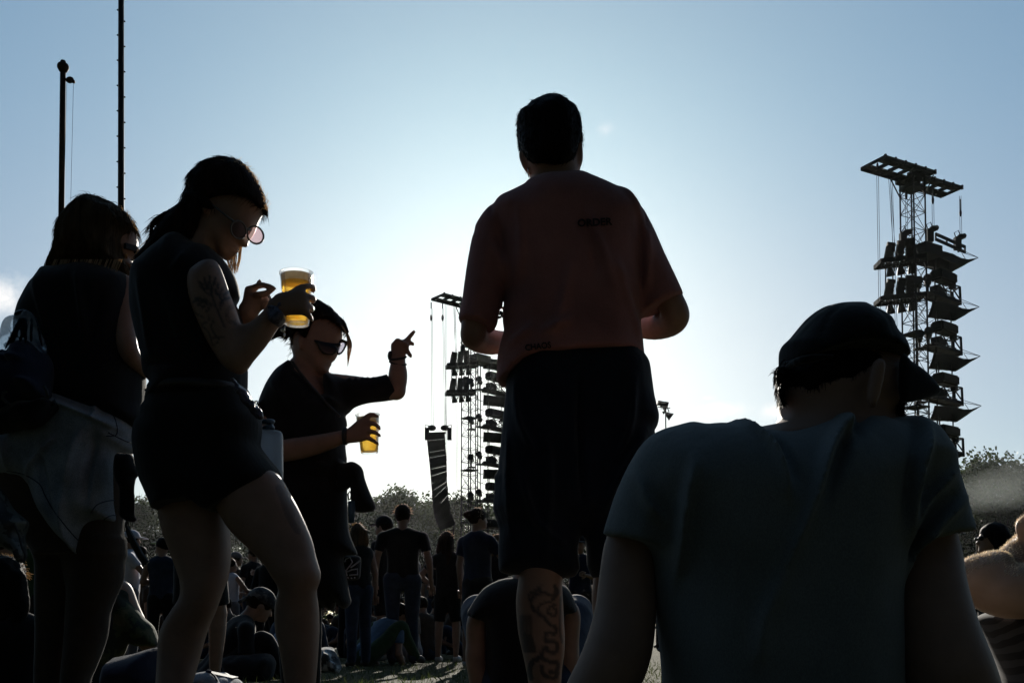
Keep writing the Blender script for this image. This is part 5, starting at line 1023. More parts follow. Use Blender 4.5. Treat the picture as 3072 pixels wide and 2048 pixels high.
    grow(hr, 'hair', M['h_dark'], r, [(.006, 40, 60, 12, 4)], hair=dict(n=3000, L=.03, r=.0008, flow=(-.9, 0, -.3), lift=.0, jit=.06))
    ps = []; rg = random.Random(5)
    for k in range(60):
        t = rg.uniform(-1, 1); e = rg.uniform(560, 695); ps.append([P(*zC([(1030 + 8 * t, 440)])[0], d - .02 + .01 * t), P(*zC([(1066 + 11 * t, 510 + 8 * t)])[0], d - .03 + .01 * t), P(*zC([(1078 + 13 * t, 575)])[0], d - .03), P(*zC([(1066 + 8 * t * (700 - e) / 140, e)])[0], d - .03)])
    strands(ps, .0013, .0005, 3).build('fringe', M['h_gold'], r)  # fringe of dark hair coloured gold, as if the sun shone through
    outer_strands(zC([(720, 620), (735, 560), (742, 600)]), d, 14, 26, 3).build('loose_hair', M['h_dark'], r)
    g = Body(d, .004, .004); g.poly(zC([(884, 548), (930, 556), (1000, 572), (998, 600), (985, 618), (955, 628), (922, 622), (903, 602)]), .006, .01, -.062, slope=(.5, 0)); g.limb(c_([(870, 540, -.075, 3.5), (900, 552, -.072, 4.5), (1000, 566, -.04, 5), (1020, 560, -.03, 4)]), k=.002); g.limb(c_([(1005, 560, -.03, 3), (1003, 600, -.03, 3), (1012, 620, -.025, 3), (1034, 606, -.01, 3), (1054, 570, .0, 3), (1060, 552, .0, 3.5), (1040, 543, -.01, 4), (1018, 548, -.02, 4)]), k=.002, n=3); g.limb(c_([(1050, 556, 0, 3), (1032, 534, -.01, 3.5)]), k=.002)
    gl = grow(g, 'sunglasses', M['lens'], r); mb = MB(); V = [P(*zC([p])[0], d - .012) for p in ((1008, 562), (1040, 548), (1058, 556), (1034, 604), (1012, 618))]; mb.add(V, [(0, 1, 2, 3, 4)]); mb.build('lens', M['grey_lens'], gl)
    mb = MB()
    for zc, rad, ex, ey in ((385, 23, 1.5, .004), (440, 24.5, 1.0, -.006)):
        c = P(*zQ([(767, zc)])[0], d); rr = rad * d / F; mb.tube([c + Vector((rr * math.cos(a) * 1.04, rr * .92 * math.sin(a), ey * math.cos(a) + .012 * math.sin(a))) for a in [k * .3142 for k in range(21)]], .0032 * ex, 6, False)
    c = P(*zQ([(690, 365)])[0], d); mb.ball(c, (.012, .02, .02), 6); mb.build('bracelet', M['steel2'], r, True)
    mb = MB(); c = P(*zC([(1052, 1104)])[0], d - .16); rr = 20.5 * d / F; mb.tube([c + Vector((.010 * math.cos(a) * 0, rr * math.cos(a), rr * math.sin(a))) for a in [k * .3142 for k in range(21)]], .009, 6, False); mb.build('wristband', M['leather'], r, True)
    mb = MB(); mb.tube([P(*zC([q_])[0], d - .115) for q_ in ((735, 664), (780, 725), (850, 810), (905, 868), (960, 930), (1020, 990))], .005, 6); mb.build('bag_strap', M['leather'], r)
    cup(P(*zQ([(463, 1405)])[0], d - .115), P(*zQ([(440, 992)])[0], d - .115), 92 / 3.563 * d / F, 124 / 3.563 * d / F, .80, 'lower of the two beer cups, in the lowered hand of the pointing woman', .016)
    t = empty('drinking_cup', P(1058, 1566, d - .1), 'small dark teal camping cup clipped beside the dangling jacket sleeve', 'cup'); mb = MB(); s_ = (d - .1) / F; mb.lathe([(0, 0), (7 * s_, 0), (13 * s_, 66 * s_), (12.4 * s_, 66 * s_), (6.5 * s_, 3 * s_), (0, 3 * s_)], P(1056, 1566, d - .1), 20); mb.build('cup_wall', M['bluep'], t, True)
    mb = MB(); mb.tube([P(*zD([q_])[0], d - .1) for q_ in ((1322, 235), (1318, 190), (1330, 170), (1342, 190), (1338, 230))], .003, 6); mb.build('carabiner', M['steel2'], t)
    bg = empty('tote_bag', P(1052, 1740, d + .12), 'black cloth bag with pale zigzag print hanging behind the pointing woman\'s jacket', 'bag'); s = Body(d + .12, .007, .01)
    s.poly(zD([(1270, 650), (1300, 640), (1400, 645), (1410, 700), (1405, 780), (1395, 815), (1310, 818), (1290, 740)]), .05, .04, 0); grow(s, 'bag_body', M['black2'], bg); mb = MB()
    for L in (((1292, 690), (1300, 668), (1330, 655), (1348, 690), (1326, 720), (1300, 752), (1310, 790)), ((1335, 730), (1370, 705), (1402, 680)), ((1310, 760), (1345, 745), (1385, 740), (1385, 780), (1325, 785)), ((1310, 800), (1322, 806)), ((1336, 804), (1346, 808)), ((1360, 802), (1368, 806))): mb.tube([P(*zD([p])[0], d + .065) for p in L], .0025, 4)
    mb.build('print', M['white'], bg)
woman_point()

# ---- woman with long hair at the left edge
def woman_left():
    d = 2.95; h = .0065; r = person(280, d, 'woman with long dark blond hair and a denim shirt tied round her hips'); b = Body(d, h, .015)
    b.poly(zA([(560, 330), (700, 360), (770, 430), (797, 470), (804, 505), (806, 545), (801, 578), (812, 590), (806, 605), (792, 620), (776, 640), (772, 655), (790, 668), (802, 686), (795, 702), (770, 706), (730, 700), (600, 700), (480, 650), (440, 480)]), .07, .07, .02)
    b.loft([(y, xl, xr, 0.02, hd) for y, xl, xr, hd in ((770, 270, 350, .055), (830, 240, 370, .07), (900, 160, 390, .085), (1050, 140, 390, .09), (1200, 150, 390, .1), (1330, 140, 390, .11), (1460, 150, 390, .1))])
    b.limb([(370, 850, -.03, 38), (375, 960, -.07, 34), (385, 1040, -.09, 30), (420, 1090, -.02, 26), (460, 1110, .06, 20), (480, 1110, .1, 18)])
    for k in range(4): b.limb([(478, 1098 + 8 * k, .1, 6), (500 - abs(k - 1), 1098 + 9 * k, .12, 5.5), (512 - 2 * abs(k - 1), 1100 + 8 * k, .13, 4.5)], k=.004)
    b.limb([(475, 1095, .1, 6.5), (490, 1080, .11, 5)], k=.004)
    b.limb([(160, 850, 0, 40), (120, 1000, .05, 34), (110, 1100, .15, 28), (150, 1130, .25, 20)])
    for k in range(4): b.limb([(150, 1122 + 8 * k, .25, 6), (170, 1124 + 8 * k, .28, 5.5), (182, 1126 + 8 * k, .26, 4.5)], k=.004)
    b.limb([(228, 1500, .0, 36), (226, 1960, .0, 24), (224, 2150, .0, 24)]); b.limb([(148, 1500, .05, 36), (146, 1960, .05, 24), (146, 2150, .05, 24)])
    grow(b, 'body', M['skin'], r)
    s = Body(d, h, .015)
    s.poly(zA([(294, 706), (264, 742), (250, 770), (220, 800), (190, 850), (160, 910), (143, 950), (122, 1050), (126, 1200), (160, 1420), (200, 1560), (500, 1640), (832, 1640), (834, 1500), (840, 1400), (845, 1262), (838, 1100), (820, 900), (800, 800), (775, 755), (690, 714), (600, 690), (520, 680), (430, 690), (350, 700)]), .14, .1, 0)
    for a, q2, amp in (((300, 800), (420, 1200), .008), ((560, 760), (620, 1200), .008), ((700, 900), (640, 1300), -.007)): s.crease(zA([a, ((a[0] + q2[0]) / 2 + 5, (a[1] + q2[1]) / 2), q2]), 12, amp)
    grow(s, 'shirt', M['black'], r, [(.008, 9, 7, 5, 6)])
    s = Body(d, h, .012)
    s.poly(zB([(330, 25), (420, 44), (500, 85), (560, 120), (622, 160), (672, 200), (697, 242), (690, 300), (680, 352), (645, 372), (631, 420), (626, 560), (620, 700), (616, 736), (580, 741), (522, 775), (492, 850), (481, 920), (467, 948), (440, 921), (400, 880), (340, 820), (290, 760), (240, 690), (206, 620), (180, 572), (100, 531), (20, 510), (-30, 505), (-40, 380), (10, 340), (26, 286), (120, 200), (240, 90)]), .155, .09, -.01)
    for pts, w_, amp in (([(240, 120), (400, 160), (600, 240), (690, 280)], 9, .010), ([(420, 330), (330, 430), (240, 540)], 9, .009), ([(540, 300), (500, 420), (460, 600)], 12, .010), ([(600, 280), (560, 480), (540, 700)], 10, -.009), ([(460, 600), (440, 760), (450, 900)], 8, .008), ([(100, 300), (160, 400), (150, 500)], 12, .010), ([(330, 400), (360, 560), (400, 760)], 12, -.009), ([(560, 120), (590, 200), (600, 270)], 6, .008)): s.crease(zB(pts), w_, amp)
    ds = grow(s, 'tied_denim_shirt', M['denim'], r, [(.012, 10, 8, 6, 6)])
    mb = MB(); bv = BVHTree.FromObject(ds, bpy.context.evaluated_depsgraph_get()); o_ = Vector((0, 0, HC))
    for L in ([(30, 460), (120, 480), (200, 530), (230, 590), (270, 660), (330, 740), (400, 820), (460, 880), (478, 850), (500, 790), (520, 740), (560, 700), (610, 690)], [(565, 130), (600, 200), (605, 270), (550, 280)], [(560, 260), (640, 300), (690, 320)], [(470, 680), (500, 640), (550, 620), (620, 610)]):
        pp = []
        for q in catmull(zB(L), 6):
            dr = (P(q[0], q[1], d) - o_).normalized(); hit = bv.ray_cast(o_, dr)[0]
            if hit: pp.append(hit - dr * .0005)
        if len(pp) > 2: mb.tube(pp, .0016, 4)
    mb.build('seam', M['jeans'], ds)
    s = Body(d, h, .02); lb = lambda y, xl, xr, dd, hd: (zB([(0, y)])[0][1], zB([(xl, 0)])[0][0], zB([(xr, 0)])[0][0], dd, hd)
    s.loft([lb(200, 40, 660, 0, .12), lb(400, 10, 660, 0, .13), lb(520, -25, 655, 0, .13), lb(640, 0, 645, 0, .125), lb(740, 70, 630, 0, .115), lb(830, 140, 635, 0, .1), lb(900, 190, 640, 0, .1)])
    s.loft([lb(820, 320, 640, 0, .085), lb(1000, 340, 636, 0, .08), lb(1080, 350, 611, 0, .075), lb(1120, 350, 592, 0, .072), lb(1200, 345, 560, 0, .068), lb(1300, 340, 546, 0, .068), lb(1400, 335, 520, 0, .066), lb(1500, 330, 482, 0, .06), lb(1568, 330, 456, 0, .056), lb(1760, 330, 440, 0, .05)])
    s.loft([lb(820, 190, 400, .04, .085), lb(1000, 200, 400, .05, .08), lb(1200, 190, 370, .06, .07), lb(1400, 185, 350, .06, .066), lb(1568, 180, 330, .06, .056), lb(1760, 190, 310, .06, .05)])
    grow(s, 'trousers', M['brownc'], r, [(.01, 10, 8, 6, 6)])
    hr = Body(d, .006, .012); ol = zA([(297, 690), (300, 668), (330, 600), (345, 530), (358, 455), (390, 405), (420, 360), (460, 320), (500, 295), (560, 280), (600, 290), (650, 315), (700, 340), (750, 375), (786, 425), (803, 462), (780, 482), (752, 515), (740, 560), (742, 640), (762, 690), (764, 735), (690, 718), (600, 694), (520, 684), (430, 694), (350, 704), (292, 710)])
    hr.poly(ol, .105, .085, -.0); grow(hr, 'hair', M['h_blond'], r, [(.012, 26, 60, 2.5, 4), (.005, 80, 80, 5, 4)], hair=dict(n=4800, L=.04, r=.0007, flow=(-.05, 0, -1), lift=.0, jit=.05))
    outer_strands(ol[:16], d, 170, 22, 18).build('loose_hair', M['h_gold'], r); ps = []; rg = random.Random(9)  # stray hairs paler than the hair, backlight put into their colour
    for k in range(60): x0 = rg.uniform(715, 768); ps.append([P(*zA([(742 + rg.uniform(-6, 6), 610)])[0], d + rg.uniform(-.03, .05)), P(*zA([(x0 * .5 + 372, 670)])[0], d + .02), P(*zA([(x0, rg.uniform(700, 750))])[0], d + rg.uniform(-.0, .05))])
    strands(ps, .0013, .0006, 3).build('loose_hair', M['h_gold'], r); ps = []
    for k in range(70): x0 = rg.uniform(295, 700); ps.append([P(*zA([(x0 + 20, 640)])[0], d - .08), P(*zA([(x0, 690)])[0], d - .085), P(*zA([(x0 - rg.uniform(-8, 12), rg.uniform(695, 715))])[0], d - .085)])
    strands(ps, .0013, .0006, 3).build('loose_hair', M['h_gold'], r)
    mb = MB(); mb.bar(P(*zA([(736, 560)])[0], d - .03), P(*zA([(800, 578)])[0], d + .0), .012, .016); mb.bar(P(*zA([(798, 570)])[0], d), P(*zA([(806, 600)])[0], d + .01), .01, .02); mb.build('glasses', M['blackp'], r)
    for x, dd in ((226, 0), (148, .05)):
        f = Body(d, .01, .02); fx = P(x, 2250, d).x; f.chain([(fx, d + dd - .04, .045, .045), (fx + .02, d + dd + .06, .04, .045), (fx + .03, d + dd + .15, .03, .035)], k=.02); f.cone((fx, d + dd, .1), (fx, d + dd, .06), .046, .046); grow(f, 'shoe', M['blackp'], r)
    # things she carries
    bp = empty('drawstring_backpack', P(60, 1200, d - .2), 'clear and black drawstring backpack on the back of the woman at the left edge', 'backpack'); D = d - .2
    f = Body(D, .006, .01); f.poly(zT([(165, 276), (210, 250), (262, 225), (320, 236), (385, 262), (430, 420), (470, 540), (490, 640), (470, 690), (300, 620), (150, 690), (0, 740), (-80, 760), (-80, 580), (-10, 490), (80, 362)]), .06, .06, 0, y_fn=lambda x, z: .012 * np.sin(x * 90 + z * 20)); f.poly(zT([(200, 470), (195, 590), (130, 650), (95, 672), (85, 640), (130, 560)]), .2, .01, 0, mode='s', k=0)
    grow(f, 'clear_film', M['film'], bp, [(.016, 60, 20, 8, 3)])
    kn = Body(D, .005, .008); kn.poly(zT([(164, 277), (200, 246), (258, 222), (312, 226), (318, 330), (300, 420), (262, 400), (240, 330), (200, 345)]), .05, .03, -.0)
    for x0, x1, y1 in ((245, 205, 560), (270, 262, 570), (330, 322, 560), (220, 110, 600), (200, 40, 640), (380, 440, 600)): kn.limb([(*zT([(x0, 300)])[0], -.05, 4), (*zT([((x0 + x1) / 2 + 4, (300 + y1) / 2)])[0], -.065, 5), (*zT([(x1, y1)])[0], -.06, 4)], k=.006)
    grow(kn, 'gathered_neck', M['bag_blue'], bp)
    f = Body(D, .006, .012); f.poly(zT([(-80, 700), (0, 680), (58, 640), (92, 682), (105, 640), (125, 625), (130, 660), (190, 592), (240, 575), (310, 558), (380, 590), (432, 630), (470, 700), (492, 760), (506, 900), (512, 1060), (508, 1160), (420, 1205), (300, 1200), (150, 1270), (0, 1325), (-80, 1340)]), .1, .07, .0); 
    for pts, amp in (([(60, 800), (200, 780), (420, 820)], .008), ([(20, 960), (50, 1000), (30, 1060)], .01), ([(300, 1040), (440, 1050), (500, 1150)], .009), ([(200, 700), (180, 800), (260, 900)], -.008)): f.crease(zT(pts), 10, amp)
    grow(f, 'bag_body', M['navy'], bp, [(.014, 16, 10, 10, 3)])
    f = Body(D, .006, .012); f.poly(zT([(-80, 1310), (0, 1300), (150, 1250), (300, 1190), (420, 1190), (500, 1165), (560, 1160), (610, 1200), (590, 1270), (520, 1340), (400, 1420), (200, 1500), (0, 1560), (-80, 1570)]), .09, .06, .0); f.limb([(*zT([(560, 1230)])[0], -.05, 8), (*zT([(620, 1100)])[0], -.0, 7), (*zT([(680, 1040)])[0], .06, 6)], k=.01); grow(f, 'bag_base', M['black2'], bp, [(.02, 18, 12, 14, 5)])
    mb = MB(); mb.tube([P(*zT([p])[0], D - .1) for p in ((460, 1030), (490, 1080), (505, 1150))], .004, 6); mb.tube([P(*zT([p])[0], D - .1) for p in ((60, 1090), (20, 1110), (15, 1160), (60, 1210), (95, 1230))], .004, 6); mb.build('cord', M['steel2'], bp, True)
    bg = empty('belt_bag', P(392, 1450, d - .1), 'black pouch with ruched cords hanging on the hip between the two left women', 'bag'); f = Body(d - .1, .006, .01)
    f.poly(zB([(600, 378), (650, 372), (684, 374), (700, 420), (721, 478), (700, 498), (690, 540), (640, 560), (600, 500)]), .04, .035, 0)
    for k in range(11): f.limb([(*zB([(640, 500 + 19 * k)])[0], 0, 12), (*zB([(684, 512 + 19 * k)])[0], 0, 9.5)], k=.004)
    f.poly(zB([(655, 700), (700, 702), (712, 722), (690, 730), (650, 722)]), .02, .015, 0); grow(f, 'pouch', M['black2'], bg); mb = MB()
    for L in ([(664, 762), (700, 830), (738, 900), (770, 940)], [(660, 770), (690, 850), (730, 920), (755, 955)]): mb.tube([P(*zB([p])[0], d - .1) for p in L], .006, 6)
    mb.tube([P(*zB([p])[0], d - .1) for p in ((660, 725), (655, 745), (664, 765))], .005, 6); mb.build('strap', M['leather'], bg)
    bg = empty('patterned_bag', P(30, 1620, d - .25), 'crumpled patterned bag with shiny edges hanging at the lower left edge', 'bag'); f = Body(d - .25, .006, .01)
    f.poly(zB([(-60, 560), (0, 572), (60, 640), (110, 700), (138, 725), (122, 770), (108, 800), (124, 850), (132, 900), (124, 938), (104, 930), (84, 890), (40, 865), (0, 850), (-60, 840)]), .06, .05, 0); m, t, bs, o = mat('patterned_cloth'); n = noise(t, 26, 2); rp = ramp(t, n.outputs['Fac'], [(.46, (.012, .014, .014)), (.54, (.08, .09, .085))]); rp.color_ramp.interpolation = 'CONSTANT'; t.links.new(rp.outputs[0], bs.inputs['Base Color'])
    grow(f, 'bag_body', m, bg, [(.02, 22, 15, 16, 5)]); mb = MB(); mb.tube([P(*zB([p])[0], d - .29) for p in ((70, 745), (95, 800), (108, 860), (126, 900), (122, 935), (104, 925))], .003, 6); mb.build('piping', M['steel2'], bg)
woman_left()
# ------------------------------------------------------------------ seated people near the front and the crowd behind
def zf(px, py, d): return P(px, py, d)
def fingers(mb, wrist, elbow, s=1.0, curl=.3, flip=1):
    """palm direction follows the forearm; five tapered fingers"""
    w_ = Vector(wrist); t = (w_ - Vector(elbow)).normalized(); sd = t.cross(Vector((0, 1, .2))).normalized() * flip; nn = t.cross(sd).normalized()
    for k, L in enumerate((.072, .08, .076, .06)):
        o = w_ + t * .085 * s + sd * (k - 1.5) * .021 * s; a = o + t * L * .55 * s; b = a + (t * (1 - curl) + nn * curl).normalized() * L * .5 * s
        mb.tube([o - t * .03 * s, o, a, b], [.0105 * s, .0098 * s, .009 * s, .007 * s], 6)
    o = w_ + t * .03 * s - sd * .03 * s; mb.tube([o + sd * .012, o + t * .03 - sd * .015, o + t * .06 - sd * .024], [.012 * s, .011 * s, .008 * s], 6)
def figure(px, d, label, hp=1.72, yaw=0, pose='stand', arms=('down', 'down'), top='black', bottom='jeans', hair='h_dark', hs='short', hat=None, sleeve='short', legs='long', lean=0.0, head_yaw=0, h=None, group='festival crowd', head_py=None, build=1.0, skirt=False, tilt=0, hat_m='black2', foot=None):
    """one festival-goer: px photo column of the hips, d distance; yaw 0 = seen from behind"""
    h = h or max(.009, min(.02, .0013 * d + .003)); s = hp / 1.75; x0 = P(px, 1700, d).x; g = gz(d); base = Vector((x0, d, g)); r = empty('person', base, label, 'person', group)
    Mx = Matrix.Rotation(R(yaw), 3, 'Z'); Wp = lambda p: base + Mx @ (Vector(p) * s)
    sit = pose != 'stand'; pz = {'stand': .95, 'sit': .12, 'kneel': .45, 'squat': .30}[pose]; up = Matrix.Rotation(R(-lean), 3, 'X'); pel = Vector((0, 0, pz)); T = lambda p: Wp(pel + up @ (Vector(p)))      # torso space above pelvis
    bw = build
    if head_py is not None:                                            # slide the figure so that the crown lands where the photo has it
        dz = P(px, head_py, d).z - (T((0, 0, .80)).z)
        base = base + Vector((0, 0, max(-.25, min(.25, dz)))) if sit else base
        if not sit: s = s * (P(px, head_py, d).z - g) / (T((0, 0, .80)).z - g)
    b = Body(d, h, .022 * s); top_b = Body(d, h, .025 * s); bot = Body(d, h, .02 * s); C = lambda B, pts, **k: B.chain([(*p[0], p[1] * s) for p in pts], **k)
    # head and face
    hc = pel + up @ Vector((0, .01, .685)); hm = Matrix.Rotation(R(head_yaw), 3, 'Z') @ Matrix.Rotation(R(-lean * .5 - tilt), 3, 'X'); Hd = lambda p: Wp(hc + hm @ Vector(p)); HM = Mx @ hm
    b.ell(Hd((0, 0, .01)), [.076 * s, .095 * s, .108 * s], HM); b.ell(Hd((0, .05, -.05)), [.055 * s, .05 * s, .06 * s], HM); C(b, [(Hd((0, .09, .0)), .014), (Hd((0, .112, -.022)), .014)], k=.012); b.ell(Hd((0, .088, -.078)), [.022 * s, .018 * s, .016 * s], HM, k=.015)
    for q in (-1, 1): b.ell(Hd((.078 * q, -.002, -.01)), [.012 * s, .022 * s, .033 * s], HM, k=.008); b.ell(Hd((.03 * q, .088, .015)), [.014 * s, .008 * s, .008 * s], HM, mode='s', k=.0)
    C(b, [(T((0, -.01, .60)), .052), (T((0, -.02, .50)), .062)])
    C(b, [(T((0, .02, .46)), .075), (T((0, .02, .25)), .08), (T((0, .02, .02)), .085)])
    # torso
    for q in (-1, 1):
        C(top_b, [(T((.05 * q * bw, -.01, .50)), .06), (T((.145 * q * bw, -.01, .465)), .058)], k=.04)
    C(top_b, [(T((0, 0, .44)), .12), (T((0, .01, .30)), .118), (T((0, .01, .14)), .112), (T((0, 0, .02)), .122)], ky=.9, k=.05)
    for q in (-1, 1): C(top_b, [(T((.075 * q * bw, 0, .42)), .1), (T((.06 * q * bw, .01, .15)), .1), (T((.07 * q * bw, 0, -.01)), .105)], ky=.95, k=.04, cut=(False, False))
    # arms
    ex = MB(); PR = {'down': ((.245, -.02, .20), (.265, .03, -.03)), 'fold': ((.25, .02, .2), (.07, .2, .24)), 'hip': ((.36, -.07, .22), (.2, .02, .06)), 'up': ((.3, .12, .58), (.22, .16, .84)), 'phone': ((.24, .1, .22), (.1, .33, .36)), 'fwd': ((.24, .16, .24), (.2, .42, .22)), 'back': ((.25, -.16, .22), (.3, -.3, -.02)), 'knee': ((.25, .18, .22), (.2, .4, .22)), 'ground': ((.26, .15, .2), (.32, .32, -.02))}
    for q, a in ((-1, arms[0]), (1, arms[1])):
        sh = T((.19 * q * bw, -.01, .45)); e_, w_ = PR[a]; e = T((e_[0] * q * (bw if a == 'down' else 1), e_[1], e_[2])); wr = T((w_[0] * q * (bw if a == 'down' else 1), w_[1], w_[2])); hd = wr + (wr - e).normalized() * .085 * s
        C(b, [(sh, .048), (sh.lerp(e, .5), .045), (e, .038)]); C(b, [(e, .038), (e.lerp(wr, .35), .039), (wr, .025)]); C(b, [(wr, .025), (hd, .03)], ky=.7); fingers(ex, wr, e, s, .35, q)
        if sleeve == 'short': C(top_b, [(sh, .062), (sh.lerp(e, .62), .061)], cut=(False, True), n=1)
        elif sleeve == 'long': C(top_b, [(sh, .062), (e, .055), (wr, .04)], n=1)
        else: C(top_b, [(T((.12 * q * bw, -.01, .46)), .055), (T((.13 * q, -.01, .40)), .06)])
    # legs
    J = {'stand': (((.095, 0, .93), (.105, .02, .5), (.11, -.01, .09), (.12, .12, .035)),) * 2, 'sit': (((.1, .02, .12), (.2, .36, .42), (.16, .62, .09), (.16, .74, .04)),) * 2, 'kneel': (((.1, 0, .45), (.14, .12, .07), (.12, -.3, .07), (.12, -.42, .05)),) * 2, 'squat': (((.1, 0, .30), (.2, .34, .46), (.16, .12, .09), (.17, .26, .04)),) * 2}[pose]
    for q, L in zip((-1, 1), J):
        hp_, kn, an, to = [Wp((v[0] * q * (1 if i else bw), v[1] + (.05 * q if i and not sit else 0), v[2])) for i, v in enumerate(L)]
        C(b, [(hp_, .082), (hp_.lerp(kn, .5), .07), (kn, .055)]); C(b, [(kn, .053), (kn.lerp(an, .3), .056), (an, .036)]); 
        if legs == 'long': C(bot, [(hp_, .1), (hp_.lerp(kn, .5), .086), (kn, .072), (kn.lerp(an, .4), .068), (an, .058)], k=.03)
        else: C(bot, [(hp_, .1), (hp_.lerp(kn, .5), .09), (hp_.lerp(kn, .88), .082)], k=.03, n=1, cut=(False, True))
        sb = Body(d, h, .015); C(sb, [(an - Vector((0, 0, .03)), .045), (an.lerp(to, .6), .044), (to, .036)], ky=1.0); grow(sb, 'shoe', M['blackp'] if legs == 'long' else M['sole'], r, smooth=1)
    C(bot, [(Wp(pel + Vector((-.06 * bw, 0, -.01))), .115), (Wp(pel + Vector((.06 * bw, 0, -.01))), .115)], ky=.95)
    if skirt: bot.cone(Wp((0, 0, .95)), Wp((0, 0, .55)), .13 * s, .2 * s, .8, cut=(False, True))
    grow(b, 'body', M['skin'], r, smooth=1, extra=ex); grow(top_b, 'top', M[top], r, [(.012, 9, 8, 5, random.uniform(0, 9))], 1); grow(bot, 'trousers' if legs == 'long' else 'shorts', M[bottom], r, [(.012, 9, 8, 5, random.uniform(0, 9))], 1)
    # hair
    hb = Body(d, h * .8, .015)
    hb.ell(Hd((0, -.012, .03)), [.088 * s, .105 * s, .105 * s], HM); fc = Hd((0, .12, -.07)); hb.ell(fc, [.075 * s, .09 * s, .125 * s], HM, mode='s', k=0); hb.ell(Hd((0, -.02, -.15)), [.2 * s, .2 * s, .075 * s], HM, mode='s', k=0)
    if hs in ('long', 'bob'):
        ln = .30 if hs == 'long' else .17
        for q in (-1, 0, 1): C(hb, [(Hd((.055 * q, -.06, .02)), .05), (Hd((.075 * q, -.07, -.1)), .048), (Hd((.07 * q, -.075, -ln)), .03)], ky=.8)
        if hs == 'long':
            for q in (-1, 1): C(hb, [(Hd((.066 * q, -.01, .04)), .03), (Hd((.084 * q, -.01, -.08)), .03), (Hd((.085 * q, .0, -.26)), .022)])
    if hs == 'bun': hb.ell(Hd((0, -.13, .05)), [.045 * s] * 3, HM)
    if hs == 'pony': C(hb, [(Hd((0, -.1, .04)), .03), (Hd((0, -.16, -.02)), .034), (Hd((0, -.15, -.16)), .02)])
    grow(hb, 'hair', M[hair], r, [(.012, 40, 40, 16, 3)], 1)
    q = []; rg = random.Random(int(px * 7 + d))
    for k in range(90 if d < 16 else 0):
        a = rg.uniform(0, 3.1416); e = rg.uniform(-.3, .3); p0 = Hd((.086 * math.cos(a), -.01 + .1 * e, .03 + .102 * math.sin(a))); o = (p0 - Hd((0, 0, .03))).normalized(); p1 = p0 + o * rg.uniform(.004, .022) + HM @ Vector((rg.uniform(-.02, .02), 0, rg.uniform(-.02, 0))); q.append([p0 - o * .01, p0.lerp(p1, .5) + o * .004, p1])
    if q and not hat: strands(q, .0022, .001, 3).build('loose_hair', M['h_gold'], r)  # golden sun rim painted as gold strands, whatever the hair colour
    if hat in ('cap', 'capback', 'bandana'):
        cb = Body(d, h * .8, .012); cb.ell(Hd((0, -.005, .045)), [.096 * s, .112 * s, .1 * s], HM); cb.ell(Hd((0, 0, -.08)), [.3 * s, .3 * s, .105 * s], HM, mode='s', k=0); co = grow(cb, 'cap' if hat != 'bandana' else 'bandana', M[hat_m], r, smooth=1)
        if hat != 'bandana':
            sg = 1 if hat == 'cap' else -1; pb = Body(d, h * .7, .01); pb.ell(Hd((0, .13 * sg, .035)), [.075 * s, .085 * s, .012 * s], HM @ Matrix.Rotation(R(-10 * sg), 3, 'X')); grow(pb, 'peak', M[hat_m], co, smooth=1)
        else:
            pb = Body(d, h * .7, .01); C(pb, [(Hd((0, -.115, .0)), .02), (Hd((.02, -.15, -.05)), .014)]); grow(pb, 'knot', M[hat_m], co, smooth=1)
    if hat == 'hood':
        cb = Body(d, h, .015); cb.ell(Hd((0, -.02, .0)), [.115 * s, .125 * s, .14 * s], HM); cb.ell(Hd((0, .13, -.01)), [.075 * s, .09 * s, .1 * s], HM, mode='s', k=0); grow(cb, 'hood', M[top], r, [(.015, 14, 14, 8, 3)], 1)
    if hat == 'visor':
        pb = Body(d, h * .7, .01); pb.ell(Hd((0, .1, .05)), [.085 * s, .09 * s, .014 * s], HM); grow(pb, 'visor', M[hat_m], r, smooth=1)
    if hat == 'shades':
        mb = MB()
        for q in (-1, 1): mb.ball(Hd((.034 * q, .098, .012)), (.022 * s, .02 * s, .018 * s), 6); mb.tube([Hd((.05 * q, .09, .018)), Hd((.082 * q, .0, .014))], .003, 5)
        mb.tube([Hd((-.03, .11, .016)), Hd((.03, .11, .016))], .003, 5); mb.build('sunglasses', M['lens'], r)
    return r
def m_camo(name, a, b_, c):
    m, t, b, o = mat(name); n = noise(t, 16, 2, .5); r = ramp(t, n.outputs['Fac'], [(.4, a), (.5, b_), (.6, c)]); r.color_ramp.interpolation = 'CONSTANT'; t.links.new(r.outputs[0], b.inputs['Base Color']); b.inputs['Roughness'].default_value = .9; bump(t, b, noise(t, 40, 3).outputs['Fac'], .004, .6); return m
def m_stripe(name, a, b_, sc):
    m, t, b, o = mat(name); w_ = N(t, 'ShaderNodeTexWave'); w_.inputs['Scale'].default_value = sc; w_.inputs['Distortion'].default_value = 2.5; w_.inputs['Detail'].default_value = 1; tc = N(t, 'ShaderNodeTexCoord'); mp = N(t, 'ShaderNodeMapping'); mp.inputs['Rotation'].default_value = (0, R(-28), 0); t.links.new(tc.outputs['Object'], mp.inputs[0]); t.links.new(mp.outputs[0], w_.inputs[0])
    r = ramp(t, w_.outputs['Fac'], [(.45, a), (.6, b_)]); t.links.new(r.outputs[0], b.inputs['Base Color']); b.inputs['Roughness'].default_value = .9; return m
